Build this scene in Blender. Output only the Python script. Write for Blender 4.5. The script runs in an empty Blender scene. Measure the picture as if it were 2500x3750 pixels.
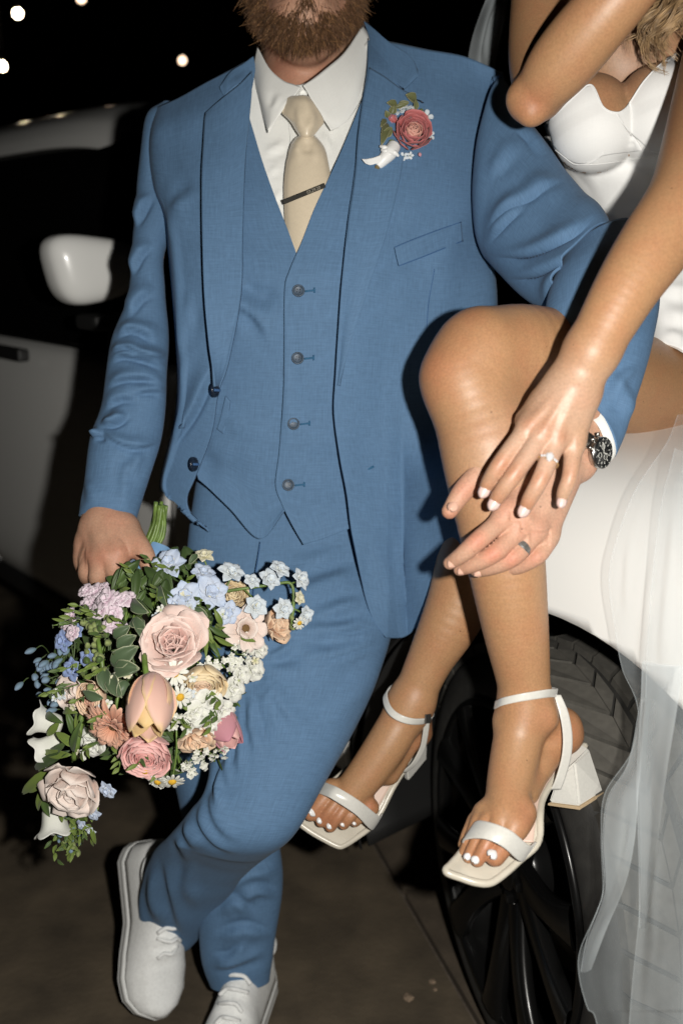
import bpy, bmesh, math, random
import numpy as np
from mathutils import Vector, Matrix
random.seed(7); rng = np.random.default_rng(7)
scn = bpy.context.scene
COL = scn.collection

# ---------------------------------------------------------------- camera
CAM = np.array([0.0, 0.0, 1.25]); PITCH = math.radians(15.0); FPX = 3750*35/36
FW = np.array([0, math.cos(PITCH), -math.sin(PITCH)]); RT = np.array([1.0, 0, 0]); UP = np.array([0, math.sin(PITCH), math.cos(PITCH)])
cd = bpy.data.cameras.new('camera'); cam = bpy.data.objects.new('camera', cd); COL.objects.link(cam)
cam.location = CAM; cam.rotation_euler = (math.pi/2-PITCH, 0, 0)
cd.sensor_fit = 'VERTICAL'; cd.sensor_height = 36; cd.sensor_width = 24; cd.lens = 35
cd.clip_start = 0.02; cd.clip_end = 500
cd.dof.use_dof = True; cd.dof.focus_distance = 1.27; cd.dof.aperture_fstop = 2.8
scn.camera = cam
# ---------------------------------------------------------------- night sky
w = bpy.data.worlds.new('World'); scn.world = w; w.use_nodes = True
nt = w.node_tree; bg = nt.nodes['Background']
sk = nt.nodes.new('ShaderNodeTexSky'); sk.sky_type = 'NISHITA'; sk.sun_disc = False
sk.sun_elevation = math.radians(-4); sk.sun_rotation = math.radians(200)
nt.links.new(sk.outputs[0], bg.inputs[0]); bg.inputs[1].default_value = 0.006
# ---------------------------------------------------------------- the camera's flash, to the right of the lens
fl = bpy.data.lights.new('camera_flash', 'SPOT'); fl.energy = 94; fl.color = (1.0, 0.965, 0.90); fl.shadow_soft_size = 0.016
fl.spot_size = math.radians(130); fl.spot_blend = 0.4
flo = bpy.data.objects.new('camera_flash', fl); COL.objects.link(flo)
flo.location = CAM + RT*0.13 + UP*0.02; flo.rotation_euler = cam.rotation_euler
# ---------------------------------------------------------------- view
vs = scn.view_settings; vs.view_transform = 'Standard'; vs.look = 'None'; vs.exposure = 0.0; vs.gamma = 1.0; vs.use_curve_mapping = False
scn.cycles.max_bounces = 8; scn.cycles.transparent_max_bounces = 24

# ---------------------------------------------------------------- helpers
def P(px, py, d):
    """world point seen at photograph position px,py at depth d metres"""
    return CAM + FW*d + RT*(d*(px-1250)/FPX) - UP*(d*(py-1875)/FPX)
def PA(a):
    a = np.asarray(a, float); d = a[..., 2:3]
    return CAM + FW*d + RT*(d*(a[..., 0:1]-1250)/FPX) - UP*(d*(a[..., 1:2]-1875)/FPX)
def proj(V):
    q = V-CAM; d = q@FW
    return 1250+FPX*(q@RT)/d, 1875-FPX*(q@UP)/d, d
def nrm(v):
    v = np.asarray(v, float); return v/max(np.linalg.norm(v), 1e-9)
def crs(K, n):
    """catmull-rom resample of control rows K (k,...) to n rows (centripetal-free, uniform)"""
    K = np.asarray(K, float); k = len(K)
    if k == 2: 
        t = np.linspace(0, 1, n); return K[0]+(K[1]-K[0])*t.reshape((-1,)+(1,)*(K.ndim-1))
    E = np.concatenate([2*K[:1]-K[1:2], K, 2*K[-1:]-K[-2:-1]])
    t = np.linspace(0, k-1-1e-9, n); i = t.astype(int); f = (t-i).reshape((-1,)+(1,)*(K.ndim-1))
    p0, p1, p2, p3 = E[i], E[i+1], E[i+2], E[i+3]
    return 0.5*(2*p1+(p2-p0)*f+(2*p0-5*p1+4*p2-p3)*f**2+(3*p1-p0-3*p2+p3)*f**3)
def lerp_tab(tab, x):
    tab = np.asarray(tab, float); return np.interp(x, tab[:, 0], tab[:, 1])

def mesh_obj(name, V, F, mat=None, parent=None, smooth=True, uv=None, solid=0, offset=0, sub=0):
    V = np.asarray(V, np.float64).reshape(-1, 3)
    me = bpy.data.meshes.new(name)
    if isinstance(F, np.ndarray):
        nf, k = F.shape
        me.vertices.add(len(V)); me.vertices.foreach_set('co', V.astype(np.float32).ravel())
        me.loops.add(nf*k); me.loops.foreach_set('vertex_index', F.astype(np.int32).ravel())
        me.polygons.add(nf); me.polygons.foreach_set('loop_start', np.arange(0, nf*k, k, dtype=np.int32))
        try: me.polygons.foreach_set('loop_total', np.full(nf, k, np.int32))
        except Exception: pass
        me.update(calc_edges=True); me.validate()
    else:
        me.from_pydata(V.tolist(), [], F); me.update()
    if uv is not None:
        ul = me.uv_layers.new(name='UVMap'); li = np.empty(len(me.loops), np.int32); me.loops.foreach_get('vertex_index', li)
        ul.data.foreach_set('uv', np.asarray(uv, np.float32).reshape(-1, 2)[li].ravel())
    me.polygons.foreach_set('use_smooth', np.full(len(me.polygons), smooth))
    if mat is not None: me.materials.append(mat)
    o = bpy.data.objects.new(name, me); COL.objects.link(o)
    if parent is not None: o.parent = parent
    if solid:
        m = o.modifiers.new('solid', 'SOLIDIFY'); m.thickness = solid; m.offset = offset
    if sub:
        m = o.modifiers.new('sub', 'SUBSURF'); m.levels = sub; m.render_levels = sub
    return o
def grid_faces(R, C, closed=False):
    r, c = np.meshgrid(np.arange(R-1), np.arange(C if closed else C-1), indexing='ij')
    c1 = (c+1) % C
    return np.stack([r*C+c, r*C+c1, (r+1)*C+c1, (r+1)*C+c], -1).reshape(-1, 4)
def grid_uv(V, closed=False):
    R, C = V.shape[:2]
    du = np.linalg.norm(np.diff(V, axis=1), axis=2).mean(0); dv = np.linalg.norm(np.diff(V, axis=0), axis=2).mean(1)
    u = np.concatenate([[0], np.cumsum(du)]); v = np.concatenate([[0], np.cumsum(dv)])
    U = np.empty((R, C, 2)); U[..., 0] = u[None]; U[..., 1] = v[:, None]; return U
def grid_normals(V, closed=False):
    if closed:
        W = np.concatenate([V[:, -1:], V, V[:, :1]], 1); dc = (W[:, 2:]-W[:, :-2])
    else: dc = np.gradient(V, axis=1)
    dr = np.gradient(V, axis=0); n = np.cross(dc, dr); return n/(np.linalg.norm(n, axis=2, keepdims=True)+1e-12)
def fold_disp(V, N, folds):
    """V,N (n,3); folds = (polyline px, width px, amplitude m[, asym]); real relief along the surface normal"""
    px, py, d = proj(V); q = np.stack([px, py], -1)
    fac = np.einsum('ij,ij->i', N, CAM-V); fs = np.sign(fac); fac = np.abs(fac)/np.linalg.norm(CAM-V, axis=1)
    fac = np.clip((fac-0.05)*3, 0, 1)
    out = np.zeros(len(V))
    for f in folds:
        poly = np.asarray(f[0], float); wd = f[1]; a = f[2]; asym = f[3] if len(f) > 3 else 0.6
        if len(poly) > 2: poly = crs(poly, 4*len(poly))
        best = np.full(len(V), 1e9); sd = np.zeros(len(V)); tt = np.zeros(len(V))
        seg = np.linalg.norm(np.diff(poly, axis=0), axis=1); cum = np.concatenate([[0], np.cumsum(seg)]); L = cum[-1]
        for i in range(len(poly)-1):
            A, B = poly[i], poly[i+1]; ab = B-A; l2 = ab@ab+1e-9
            t = np.clip(((q-A)@ab)/l2, 0, 1); r = q-A-t[:, None]*ab; dd = np.hypot(r[:, 0], r[:, 1])
            s = (ab[0]*r[:, 1]-ab[1]*r[:, 0]); mk = dd < best
            best = np.where(mk, dd, best); sd = np.where(mk, np.sign(s)*dd, sd); tt = np.where(mk, (cum[i]+t*seg[i])/L, tt)
        tap = np.clip(np.minimum(tt, 1-tt)*2.6, 0, 1); tap = tap*tap*(3-2*tap); ww = wd*(0.7+0.7*tt)
        if asym > 0.65:   # a lapped crease: long slope on one side, a steep drop and a hollow on the other
            sh = np.where(sd < 0, np.exp(-(best/(2.3*ww))**2), np.exp(-(best/(0.62*ww))**2))-0.38*np.exp(-((sd-1.15*ww)/(0.75*ww))**2)*(best < 4*ww)*np.exp(-np.maximum(best-np.abs(sd)-1, 0)/ww)
            out += 0.85*a*tap*sh
        else:
            out += a*tap*(np.exp(-(best/ww)**2)-asym*np.exp(-((sd-1.5*ww)/ww)**2)*np.exp(-np.maximum(best-np.abs(sd)-1, 0)/ww)*(best < 4*ww))
    return (out*fac*fs)[:, None]*N
def vnoise(V, scale, seed=0):
    """cheap smooth 3-d noise from summed sines"""
    r = np.random.default_rng(seed); s = np.zeros(len(V))
    for _ in range(7):
        k = r.normal(size=3)*scale; s += np.sin(V@k+r.uniform(0, 6.28))
    return s/7
def patch(name, rows, mat, parent, nr=60, nc=40, dfun=None, off=0, solid=0.003, folds=(), noise=0.0, nscale=40, soff=-1, extra=None):
    """sheet through control rows of (px,py[,d]); d from dfun(px,py)+off when left out. Columns upsampled too."""
    K = []
    for row in rows:
        K.append([(p[0], p[1], p[2]) if len(p) == 3 else (p[0], p[1], np.nan) for p in row])
    K = np.asarray(K, float)
    if dfun is not None:
        m = np.isnan(K[..., 2])
        K[..., 2] = np.where(m, dfun(K[..., 0], K[..., 1])+off, K[..., 2])
    G = crs(K, nr); G = np.swapaxes(crs(np.swapaxes(G, 0, 1), nc), 0, 1)
    if extra is not None: G = extra(G)
    V = PA(G)
    N = grid_normals(V); sgn = np.sign(np.einsum('ijk,ijk->ij', N, CAM-V)); flip = np.median(sgn) < 0
    if noise: V = V+(noise*vnoise(V.reshape(-1, 3), nscale, hash(name) % 97 if False else len(name))).reshape(nr, nc, 1)*N
    if len(folds): V = V+fold_disp(V.reshape(-1, 3), (N*(-1 if flip else 1)).reshape(-1, 3), folds).reshape(V.shape)
    F = grid_faces(nr, nc)
    if flip: F = F[:, ::-1]
    uv = grid_uv(V)
    return mesh_obj(name, V, F, mat, parent, uv=uv, solid=solid, offset=soff)
def tube(name, st, mat, parent, nl=90, nc=48, folds=(), cap=(False, False), solid=0.0, noise=0.0, nscale=40, sq=2.0):
    """closed sleeve through stations (xl,yl,xr,yr,d,ratio[,dl,dr]): its two photo edges, depth of the axis, depth/width ratio"""
    A = []
    for s in st:
        d = s[4]; dl = s[6] if len(s) > 6 else d; dr = s[7] if len(s) > 7 else d
        A.append(np.concatenate([P(s[0], s[1], dl), P(s[2], s[3], dr), [s[5]]]))
    A = crs(np.array(A), nl); L, R, rat = A[:, :3], A[:, 3:6], A[:, 6]
    c = (L+R)/2; a = (R-L)/2; t = np.gradient(c, axis=0); t /= np.linalg.norm(t, axis=1, keepdims=True)
    # keep the cross-section's third axis toward the viewer
    view = c-CAM; view /= np.linalg.norm(view, axis=1, keepdims=True)
    b = np.cross(a, t); b /= np.linalg.norm(b, axis=1, keepdims=True)+1e-9
    al = a/(np.linalg.norm(a, axis=1, keepdims=True)+1e-9)
    b2 = view-al*np.einsum('ij,ij->i', view, al)[:, None]; b2 /= np.linalg.norm(b2, axis=1, keepdims=True)
    sg = np.sign(np.einsum('ij,ij->i', b, view)); sg[sg == 0] = 1; b = b*sg[:, None]
    wgt = np.clip(np.abs(np.einsum('ij,ij->i', b, view)), 0, 1)[:, None]
    b = b*wgt+b2*(1-wgt); b /= np.linalg.norm(b, axis=1, keepdims=True)
    bl = np.linalg.norm(a, axis=1)*rat
    th = np.linspace(0, 2*math.pi, nc, endpoint=False)
    cx = np.sign(np.cos(th))*np.abs(np.cos(th))**(2/sq); sx = np.sign(np.sin(th))*np.abs(np.sin(th))**(2/sq)
    V = c[:, None]+a[:, None]*cx[None, :, None]+(b*bl[:, None])[:, None]*sx[None, :, None]
    N = grid_normals(V, True)
    outw = V-c[:, None]; 
    if np.einsum('ijk,ijk->ij', N, outw).mean() < 0: N = -N
    if noise: V = V+(noise*vnoise(V.reshape(-1, 3), nscale, len(name))).reshape(nl, nc, 1)*N
    if len(folds): V = V+fold_disp(V.reshape(-1, 3), N.reshape(-1, 3), folds).reshape(V.shape)
    F = grid_faces(nl, nc, True); Fl = F
    n0 = np.cross(V[0, 1]-V[0, 0], V[1, 0]-V[0, 0])
    if n0@(V[0, 0]-c[0]) < 0: Fl = F[:, ::-1]
    uv = grid_uv(V)
    o = mesh_obj(name, V, Fl, mat, parent, uv=uv, solid=solid, offset=-1)
    if any(cap):
        bm = bmesh.new(); bm.from_mesh(o.data); bm.verts.ensure_lookup_table()
        if cap[0]: bm.faces.new([bm.verts[i] for i in range(nc)])
        if cap[1]: bm.faces.new([bm.verts[(nl-1)*nc+i] for i in range(nc)])
        bmesh.ops.recalc_face_normals(bm, faces=bm.faces); bm.to_mesh(o.data); bm.free()
        o.data.polygons.foreach_set('use_smooth', np.full(len(o.data.polygons), True))
    return o
def rope(name, pts, r, mat, parent, n=24, nc=8, world=True, flat=None):
    """thin round tube through world points; r scalar or list"""
    K = np.asarray(pts, float); C = crs(K, n); rr = np.full(n, r) if np.isscalar(r) else np.interp(np.linspace(0, 1, n), np.linspace(0, 1, len(r)), r)
    V, F = rope_geo(C, rr, nc)
    return mesh_obj(name, V, F, mat, parent)
def rope_geo(C, rr, nc=6):
    n = len(C); t = np.gradient(C, axis=0); t /= np.linalg.norm(t, axis=1, keepdims=True)+1e-12
    u = np.cross(t, np.array([0.31, 0.52, 0.79])); u /= np.linalg.norm(u, axis=1, keepdims=True)+1e-12; v = np.cross(t, u)
    th = np.linspace(0, 2*math.pi, nc, endpoint=False)
    V = C[:, None]+(u[:, None]*np.cos(th)[None, :, None]+v[:, None]*np.sin(th)[None, :, None])*rr[:, None, None]
    V = np.concatenate([C[None, :1].reshape(1, 3), V.reshape(-1, 3), C[-1:]])
    F = (grid_faces(n, nc, True)+1).tolist()
    for i in range(nc):
        F.append([0, 1+(i+1) % nc, 1+i]); b = 1+(n-1)*nc; F.append([len(V)-1, b+i, b+(i+1) % nc])
    return V, F
def ribbon(name, C, side, wd, mat, parent, n=24, solid=0.001, bulge=0.0, out=None):
    """flat strap along world points C, half-width vectors side (same count, world), solidified"""
    C = crs(np.asarray(C, float), n); S = crs(np.asarray(side, float), n)
    S = S/np.linalg.norm(S, axis=1, keepdims=True)*np.interp(np.linspace(0, 1, n), np.linspace(0, 1, np.size(wd)), np.ravel(wd))[:, None]
    k = np.linspace(-1, 1, 7)
    V = C[:, None]+S[:, None]*k[None, :, None]
    if out is not None: V = V+bulge*(1-k**2)[None, :, None]*crs(np.asarray(out, float), n)[:, None]
    return mesh_obj(name, V, grid_faces(n, 7), mat, parent, uv=grid_uv(V), solid=solid, offset=0)
def empty(name, loc, label=None, cat=None, group=None):
    o = bpy.data.objects.new(name, None); COL.objects.link(o); o.location = loc; o.empty_display_size = 0.05
    if label: tag(o, label, cat, group)
    return o
def tag(o, label=None, cat=None, group=None, kind=None):
    if label: o['label'] = label
    if cat: o['category'] = cat
    if group: o['group'] = group
    if kind: o['kind'] = kind
    return o
def adopt(root):
    """children were modelled in world space: keep them there under a root that stands at the thing's base"""
    inv = Matrix.Translation(root.location).inverted()
    for c in root.children:
        c.matrix_parent_inverse = inv
        if c.type == 'EMPTY': adopt(c)
def box_obj(name, M, size, mat, parent, bev=0.0):
    bm = bmesh.new(); bmesh.ops.create_cube(bm, size=1.0)
    for v in bm.verts: v.co = Vector((v.co.x*size[0], v.co.y*size[1], v.co.z*size[2]))
    if bev: bmesh.ops.bevel(bm, geom=bm.edges[:], offset=bev, segments=2, affect='EDGES', profile=0.6)
    bm.transform(M)
    me = bpy.data.meshes.new(name); bm.to_mesh(me); bm.free(); me.materials.append(mat)
    for p in me.polygons: p.use_smooth = False
    o = bpy.data.objects.new(name, me); COL.objects.link(o); o.parent = parent; return o
def frame(o, x, y=None, z=None):
    """4x4 with columns x,y,z at o"""
    x = nrm(x)
    if z is not None: z = nrm(z); y = nrm(np.cross(z, x)); z = np.cross(x, y)
    else: y = nrm(np.asarray(y)-x*(np.asarray(y)@x)); z = np.cross(x, y)
    M = Matrix.Identity(4)
    for i in range(3): M[i][0], M[i][1], M[i][2], M[i][3] = x[i], y[i], z[i], o[i]
    return M
def npM(M): return np.array(M)
def xf(M, V):
    M = np.array(M); return np.asarray(V)@M[:3, :3].T+M[:3, 3]

# ---------------------------------------------------------------- signed-distance bodies
def rcone(p, a, b, r1, r2, flat=None):
    ba = b-a; q = p-a; h = np.clip((q@ba)/max(ba@ba, 1e-12), 0, 1); q = q-h[:, None]*ba
    r = r1+(r2-r1)*h
    if flat is None: return np.sqrt(np.einsum('ij,ij->i', q, q))-r
    n, s = flat; k = q@n
    return (np.sqrt(np.maximum(np.einsum('ij,ij->i', q, q)+k*k*(1/s**2-1), 0))-r)*min(1.0, 0.5+0.5*s)
def smin(a, b, k):
    h = np.maximum(k-np.abs(a-b), 0)/k; return np.minimum(a, b)-h*h*k*0.25
def item_eval(p, it):
    if isinstance(it, list):
        d = None
        for q in it:
            e = rcone(p, *q); d = e if d is None else np.minimum(d, e)
        return d
    return rcone(p, *it)
def sdf_eval(p, spec):
    """spec: groups (kind, k, items[, k_join]); an item is one round cone or a list of them (a smooth limb); 'f' groups are hard-unioned with each other first"""
    base = None; fing = None; kj = 0.006
    for g in spec:
        kind, k, items = g[:3]; d = None
        for it in items:
            e = item_eval(p, it); d = e if d is None else smin(d, e, k)
        if kind == 'b': base = d if base is None else smin(base, d, g[3] if len(g) > 3 else k)
        else: fing = d if fing is None else np.minimum(fing, d); kj = g[3] if len(g) > 3 else kj
    return base if fing is None else (fing if base is None else smin(base, fing, kj))
def flat_prims(items):
    for it in items:
        if isinstance(it, list):
            for q in it: yield q
        else: yield it
def sdf_mesh(spec, h, pad=0.012):
    lo = np.full(3, 1e9); hi = -lo
    for g in spec:
        for pr in flat_prims(g[2]):
            for q, r in ((pr[0], pr[2]), (pr[1], pr[3])): lo = np.minimum(lo, q-r); hi = np.maximum(hi, q+r)
    lo -= pad; hi += pad; B = 8
    nb = np.ceil((hi-lo)/(h*B)).astype(int); n = nb*B
    cs = [lo[i]+(np.arange(nb[i])+0.5)*h*B for i in range(3)]
    cc = np.stack(np.meshgrid(*cs, indexing='ij'), -1).reshape(-1, 3)
    fc = sdf_eval(cc, spec); act = np.abs(fc) < h*B*1.25
    F = np.repeat(np.repeat(np.repeat(fc.reshape(nb), B, 0), B, 1), B, 2).astype(np.float32)
    o = (np.stack(np.meshgrid(*[np.arange(B)]*3, indexing='ij'), -1).reshape(-1, 3)-(B-1)/2)*h
    ids = np.argwhere(act.reshape(nb)); ca = cc[act]
    od = np.lexsort((ids[:, 2]//3, ids[:, 1]//3, ids[:, 0]//3)); ids = ids[od]; ca = ca[od]; NBT = 40
    for s in range(0, len(ca), NBT):
        cb = ca[s:s+NBT]; sub = []; lim = 0.032+h*B*0.9   # only the limbs near these blocks count
        for g in spec:
            its = []
            for it in g[2]:
                if isinstance(it, list):
                    l = [q for q in it if rcone(cb, *q).min() < lim]
                    if l: its.append(l)
                elif rcone(cb, *it).min() < lim: its.append(it)
            if its: sub.append((g[0], g[1], its)+tuple(g[3:]))
        if not sub: continue
        pts = (cb[:, None]+o[None]).reshape(-1, 3); v = sdf_eval(pts, sub).reshape(-1, B, B, B)
        for q, (i, j, k) in enumerate(ids[s:s+NBT]): F[i*B:i*B+B, j*B:j*B+B, k*B:k*B+B] = v[q]
    return relax(*surface_nets(F, lo+h*0.5, h))
def relax(V, Q, it=5):
    """even out the cell steps of the skin mesh"""
    E = np.concatenate([Q[:, [0, 1]], Q[:, [1, 2]], Q[:, [2, 3]], Q[:, [3, 0]]]); n = len(V); cnt = np.bincount(E.ravel(), minlength=n)[:, None]+1e-9
    for k in range(it):
        S = np.stack([np.bincount(E[:, 0], V[E[:, 1], i], n)+np.bincount(E[:, 1], V[E[:, 0], i], n) for i in range(3)], -1)/cnt
        V = V+(S-V)*(.5 if k % 2 == 0 else -.35)
    return V, Q
def surface_nets(F, org, h):
    S = F < 0; nx, ny, nz = F.shape
    cnt = np.zeros((nx-1, ny-1, nz-1), np.int8)
    for dx in (0, 1):
        for dy in (0, 1):
            for dz in (0, 1): cnt += S[dx:nx-1+dx, dy:ny-1+dy, dz:nz-1+dz]
    act = (cnt > 0) & (cnt < 8); ij = np.argwhere(act); idx = np.full(act.shape, -1, np.int64); idx[act] = np.arange(len(ij))
    acc = np.zeros((len(ij), 3)); num = np.zeros(len(ij)); c = [(0, 0, 0), (1, 0, 0), (0, 1, 0), (0, 0, 1), (1, 1, 0), (1, 0, 1), (0, 1, 1), (1, 1, 1)]
    E = [(0, 1), (0, 2), (0, 3), (1, 4), (1, 5), (2, 4), (2, 6), (3, 5), (3, 6), (4, 7), (5, 7), (6, 7)]
    fv = [F[ij[:, 0]+a, ij[:, 1]+b, ij[:, 2]+d] for a, b, d in c]
    for a, b in E:
        f0, f1 = fv[a], fv[b]; m = (f0 < 0) != (f1 < 0); t = np.where(m, f0/np.where(m, f0-f1, 1), 0)
        A = np.array(c[a], float); D = np.array(c[b], float)-A
        acc += np.where(m[:, None], A+t[:, None]*D, 0); num += m
    V = org+(ij+acc/num[:, None])*h
    Q = []
    for ax in range(3):
        sl0 = [slice(None)]*3; sl1 = [slice(None)]*3; sl0[ax] = slice(0, -1); sl1[ax] = slice(1, None)
        a, b = S[tuple(sl0)], S[tuple(sl1)]; e = np.argwhere(a != b); o1, o2 = [(1, 2), (2, 0), (0, 1)][ax]
        ok = (e[:, o1] > 0) & (e[:, o2] > 0) & (e[:, o1] < F.shape[o1]-1) & (e[:, o2] < F.shape[o2]-1); e = e[ok]
        d1 = np.zeros(3, int); d1[o1] = 1; d2 = np.zeros(3, int); d2[o2] = 1
        def g(x): return idx[x[:, 0], x[:, 1], x[:, 2]]
        q = np.stack([g(e-d1-d2), g(e-d2), g(e), g(e-d1)], -1)
        inside = S[e[:, 0], e[:, 1], e[:, 2]]
        q = np.where(inside[:, None], q, q[:, ::-1]); Q.append(q)
    Q = np.concatenate(Q); return V, Q[(Q >= 0).all(1)]
def join_geo(parts):
    V = []; F = []; o = 0
    for v, f in parts:
        V.append(np.asarray(v).reshape(-1, 3)); F.append(np.asarray(f)+o); o += len(V[-1])
    return np.concatenate(V), np.concatenate(F)
def chain(pts, rad, flat=None, n=8):
    """smooth limb: a list of short round cones along a curve through the joints"""
    K = np.concatenate([np.asarray(pts, float), np.asarray(rad, float)[:, None]], 1); K = crs(K, (len(K)-1)*n+1)
    return [[(K[i, :3], K[i+1, :3], K[i, 3], K[i+1, 3])+((flat,) if flat is not None else ()) for i in range(len(K)-1)]]

# ---------------------------------------------------------------- materials
def mat(name, base=(0.5, 0.5, 0.5), rough=0.5, **kw):
    m = bpy.data.materials.new(name); m.use_nodes = True; t = m.node_tree; b = t.nodes['Principled BSDF']
    b.inputs['Base Color'].default_value = (*base, 1); b.inputs['Roughness'].default_value = rough
    for k, v in kw.items():
        if k in ('var', 'vscale', 'bump', 'bscale', 'var2'): continue
        b.inputs[k].default_value = v
    if 'var' in kw:
        tc = t.nodes.new('ShaderNodeTexCoord'); nz = t.nodes.new('ShaderNodeTexNoise'); nz.inputs['Scale'].default_value = kw.get('vscale', 30); nz.inputs['Detail'].default_value = 4
        t.links.new(tc.outputs['Object'], nz.inputs['Vector'])
        mx = t.nodes.new('ShaderNodeMix'); mx.data_type = 'RGBA'
        mx.inputs['A'].default_value = (*[c*(1-kw['var']) for c in base], 1); c2 = kw.get('var2', [min(1, c*(1+kw['var'])) for c in base]); mx.inputs['B'].default_value = (*c2, 1)
        mr = t.nodes.new('ShaderNodeMapRange'); mr.inputs[1].default_value = 0.3; mr.inputs[2].default_value = 0.7
        t.links.new(nz.outputs['Fac'], mr.inputs[0]); t.links.new(mr.outputs[0], mx.inputs['Factor']); t.links.new(mx.outputs['Result'], b.inputs['Base Color'])
    if 'bump' in kw:
        tc = t.nodes.new('ShaderNodeTexCoord'); nz = t.nodes.new('ShaderNodeTexNoise'); nz.inputs['Scale'].default_value = kw.get('bscale', 300); nz.inputs['Detail'].default_value = 3
        t.links.new(tc.outputs['Object'], nz.inputs['Vector']); bp = t.nodes.new('ShaderNodeBump'); bp.inputs['Strength'].default_value = kw['bump']; bp.inputs['Distance'].default_value = 0.002
        t.links.new(nz.outputs['Fac'], bp.inputs['Height']); t.links.new(bp.outputs[0], b.inputs['Normal'])
    return m
def cloth_mat(name, base, amount=0.22, rough=0.75, sheen=0.03, warp=(900, 45), bump=0.25):
    """woven cloth: fine slubs along both thread directions of the sheet's own UVs"""
    m = bpy.data.materials.new(name); m.use_nodes = True; t = m.node_tree; b = t.nodes['Principled BSDF']; L = t.links.new
    b.inputs['Roughness'].default_value = rough; b.inputs['Sheen Weight'].default_value = sheen; b.inputs['Sheen Roughness'].default_value = 0.45
    b.inputs['Specular IOR Level'].default_value = 0.2
    uv = t.nodes.new('ShaderNodeTexCoord'); outs = []
    for sc in ((warp[0], warp[1], 1), (warp[1], warp[0], 1), (160, 160, 1)):
        mp = t.nodes.new('ShaderNodeMapping'); mp.inputs['Scale'].default_value = sc; L(uv.outputs['UV'], mp.inputs[0])
        nz = t.nodes.new('ShaderNodeTexNoise'); nz.inputs['Scale'].default_value = 1.0; nz.inputs['Detail'].default_value = 2; L(mp.outputs[0], nz.inputs['Vector']); outs.append(nz.outputs['Fac'])
    ad = t.nodes.new('ShaderNodeMath'); ad.operation = 'ADD'; L(outs[0], ad.inputs[0]); L(outs[1], ad.inputs[1])
    a2 = t.nodes.new('ShaderNodeMath'); a2.operation = 'MULTIPLY_ADD'; a2.inputs[1].default_value = 0.5; L(outs[2], a2.inputs[0]); L(ad.outputs[0], a2.inputs[2])
    mr = t.nodes.new('ShaderNodeMapRange'); mr.inputs[1].default_value = 0.85; mr.inputs[2].default_value = 1.65; L(a2.outputs[0], mr.inputs[0])
    mx = t.nodes.new('ShaderNodeMix'); mx.data_type = 'RGBA'; mx.inputs['A'].default_value = (*[c*(1-amount) for c in base], 1); mx.inputs['B'].default_value = (*[min(1, c*(1+amount)) for c in base], 1)
    L(mr.outputs[0], mx.inputs['Factor']); L(mx.outputs['Result'], b.inputs['Base Color'])
    bp = t.nodes.new('ShaderNodeBump'); bp.inputs['Strength'].default_value = bump; bp.inputs['Distance'].default_value = 0.0006; L(ad.outputs[0], bp.inputs['Height']); L(bp.outputs[0], b.inputs['Normal'])
    return m
def skin_mat(name, base, red, pale, rough=0.48, sss=0.08, spec=0.5):
    """skin: base tone, flushed tone (attribute 'flush': knuckles, knees, elbows), paler tone (attribute 'pale': hands)"""
    m = bpy.data.materials.new(name); m.use_nodes = True; t = m.node_tree; b = t.nodes['Principled BSDF']; L = t.links.new
    b.inputs['Roughness'].default_value = rough; b.inputs['Subsurface Weight'].default_value = sss; b.inputs['Subsurface Radius'].default_value = (1.0, 0.35, 0.18); b.inputs['Subsurface Scale'].default_value = 0.004
    b.inputs['Specular IOR Level'].default_value = spec
    tc = t.nodes.new('ShaderNodeTexCoord')
    def noise(sc, det, lo, hi, o0, o1):
        n = t.nodes.new('ShaderNodeTexNoise'); n.inputs['Scale'].default_value = sc; n.inputs['Detail'].default_value = det; L(tc.outputs['Object'], n.inputs['Vector'])
        r = t.nodes.new('ShaderNodeMapRange'); r.inputs[1].default_value = lo; r.inputs[2].default_value = hi; r.inputs[3].default_value = o0; r.inputs[4].default_value = o1; L(n.outputs['Fac'], r.inputs[0]); return r.outputs[0]
    def mix(A, B, f, mode='MIX'):
        x = t.nodes.new('ShaderNodeMix'); x.data_type = 'RGBA'; x.blend_type = mode
        for k, v in (('A', A), ('B', B), ('Factor', f)):
            if isinstance(v, tuple): x.inputs[k].default_value = (*v, 1)
            elif isinstance(v, float): x.inputs[k].default_value = v
            else: L(v, x.inputs[k])
        return x.outputs['Result']
    def attr(n): q = t.nodes.new('ShaderNodeAttribute'); q.attribute_name = n; return q.outputs['Fac']
    def math_(op, a_, b_):
        q = t.nodes.new('ShaderNodeMath'); q.operation = op; q.use_clamp = True
        for i, v in enumerate((a_, b_)):
            if isinstance(v, float): q.inputs[i].default_value = v
            else: L(v, q.inputs[i])
        return q.outputs[0]
    c = mix(base, pale, attr('pale'))
    fl = math_('ADD', math_('MULTIPLY', attr('flush'), 0.85), noise(30, 5, .42, .75, 0, .35))
    c = mix(c, red, fl)
    vo = t.nodes.new('ShaderNodeTexVoronoi'); vo.inputs['Scale'].default_value = 38; L(tc.outputs['Object'], vo.inputs['Vector'])
    lt = t.nodes.new('ShaderNodeMapRange'); lt.inputs[1].default_value = 0.03; lt.inputs[2].default_value = 0.055; lt.inputs[3].default_value = 0.5; lt.inputs[4].default_value = 1.0; L(vo.outputs['Distance'], lt.inputs[0])
    c = mix(c, math_('MULTIPLY', lt.outputs[0], noise(380, 3, .3, .7, .80, 1.0)), 1.0, 'MULTIPLY')
    L(c, b.inputs['Base Color'])
    bp = t.nodes.new('ShaderNodeBump'); bp.inputs['Strength'].default_value = 0.25; bp.inputs['Distance'].default_value = 0.001
    h = math_('ADD', noise(650, 2, 0, 1, 0, .5), noise(160, 3, 0, 1, 0, .5)); L(h, bp.inputs['Height']); L(bp.outputs[0], b.inputs['Normal'])
    return m
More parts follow.
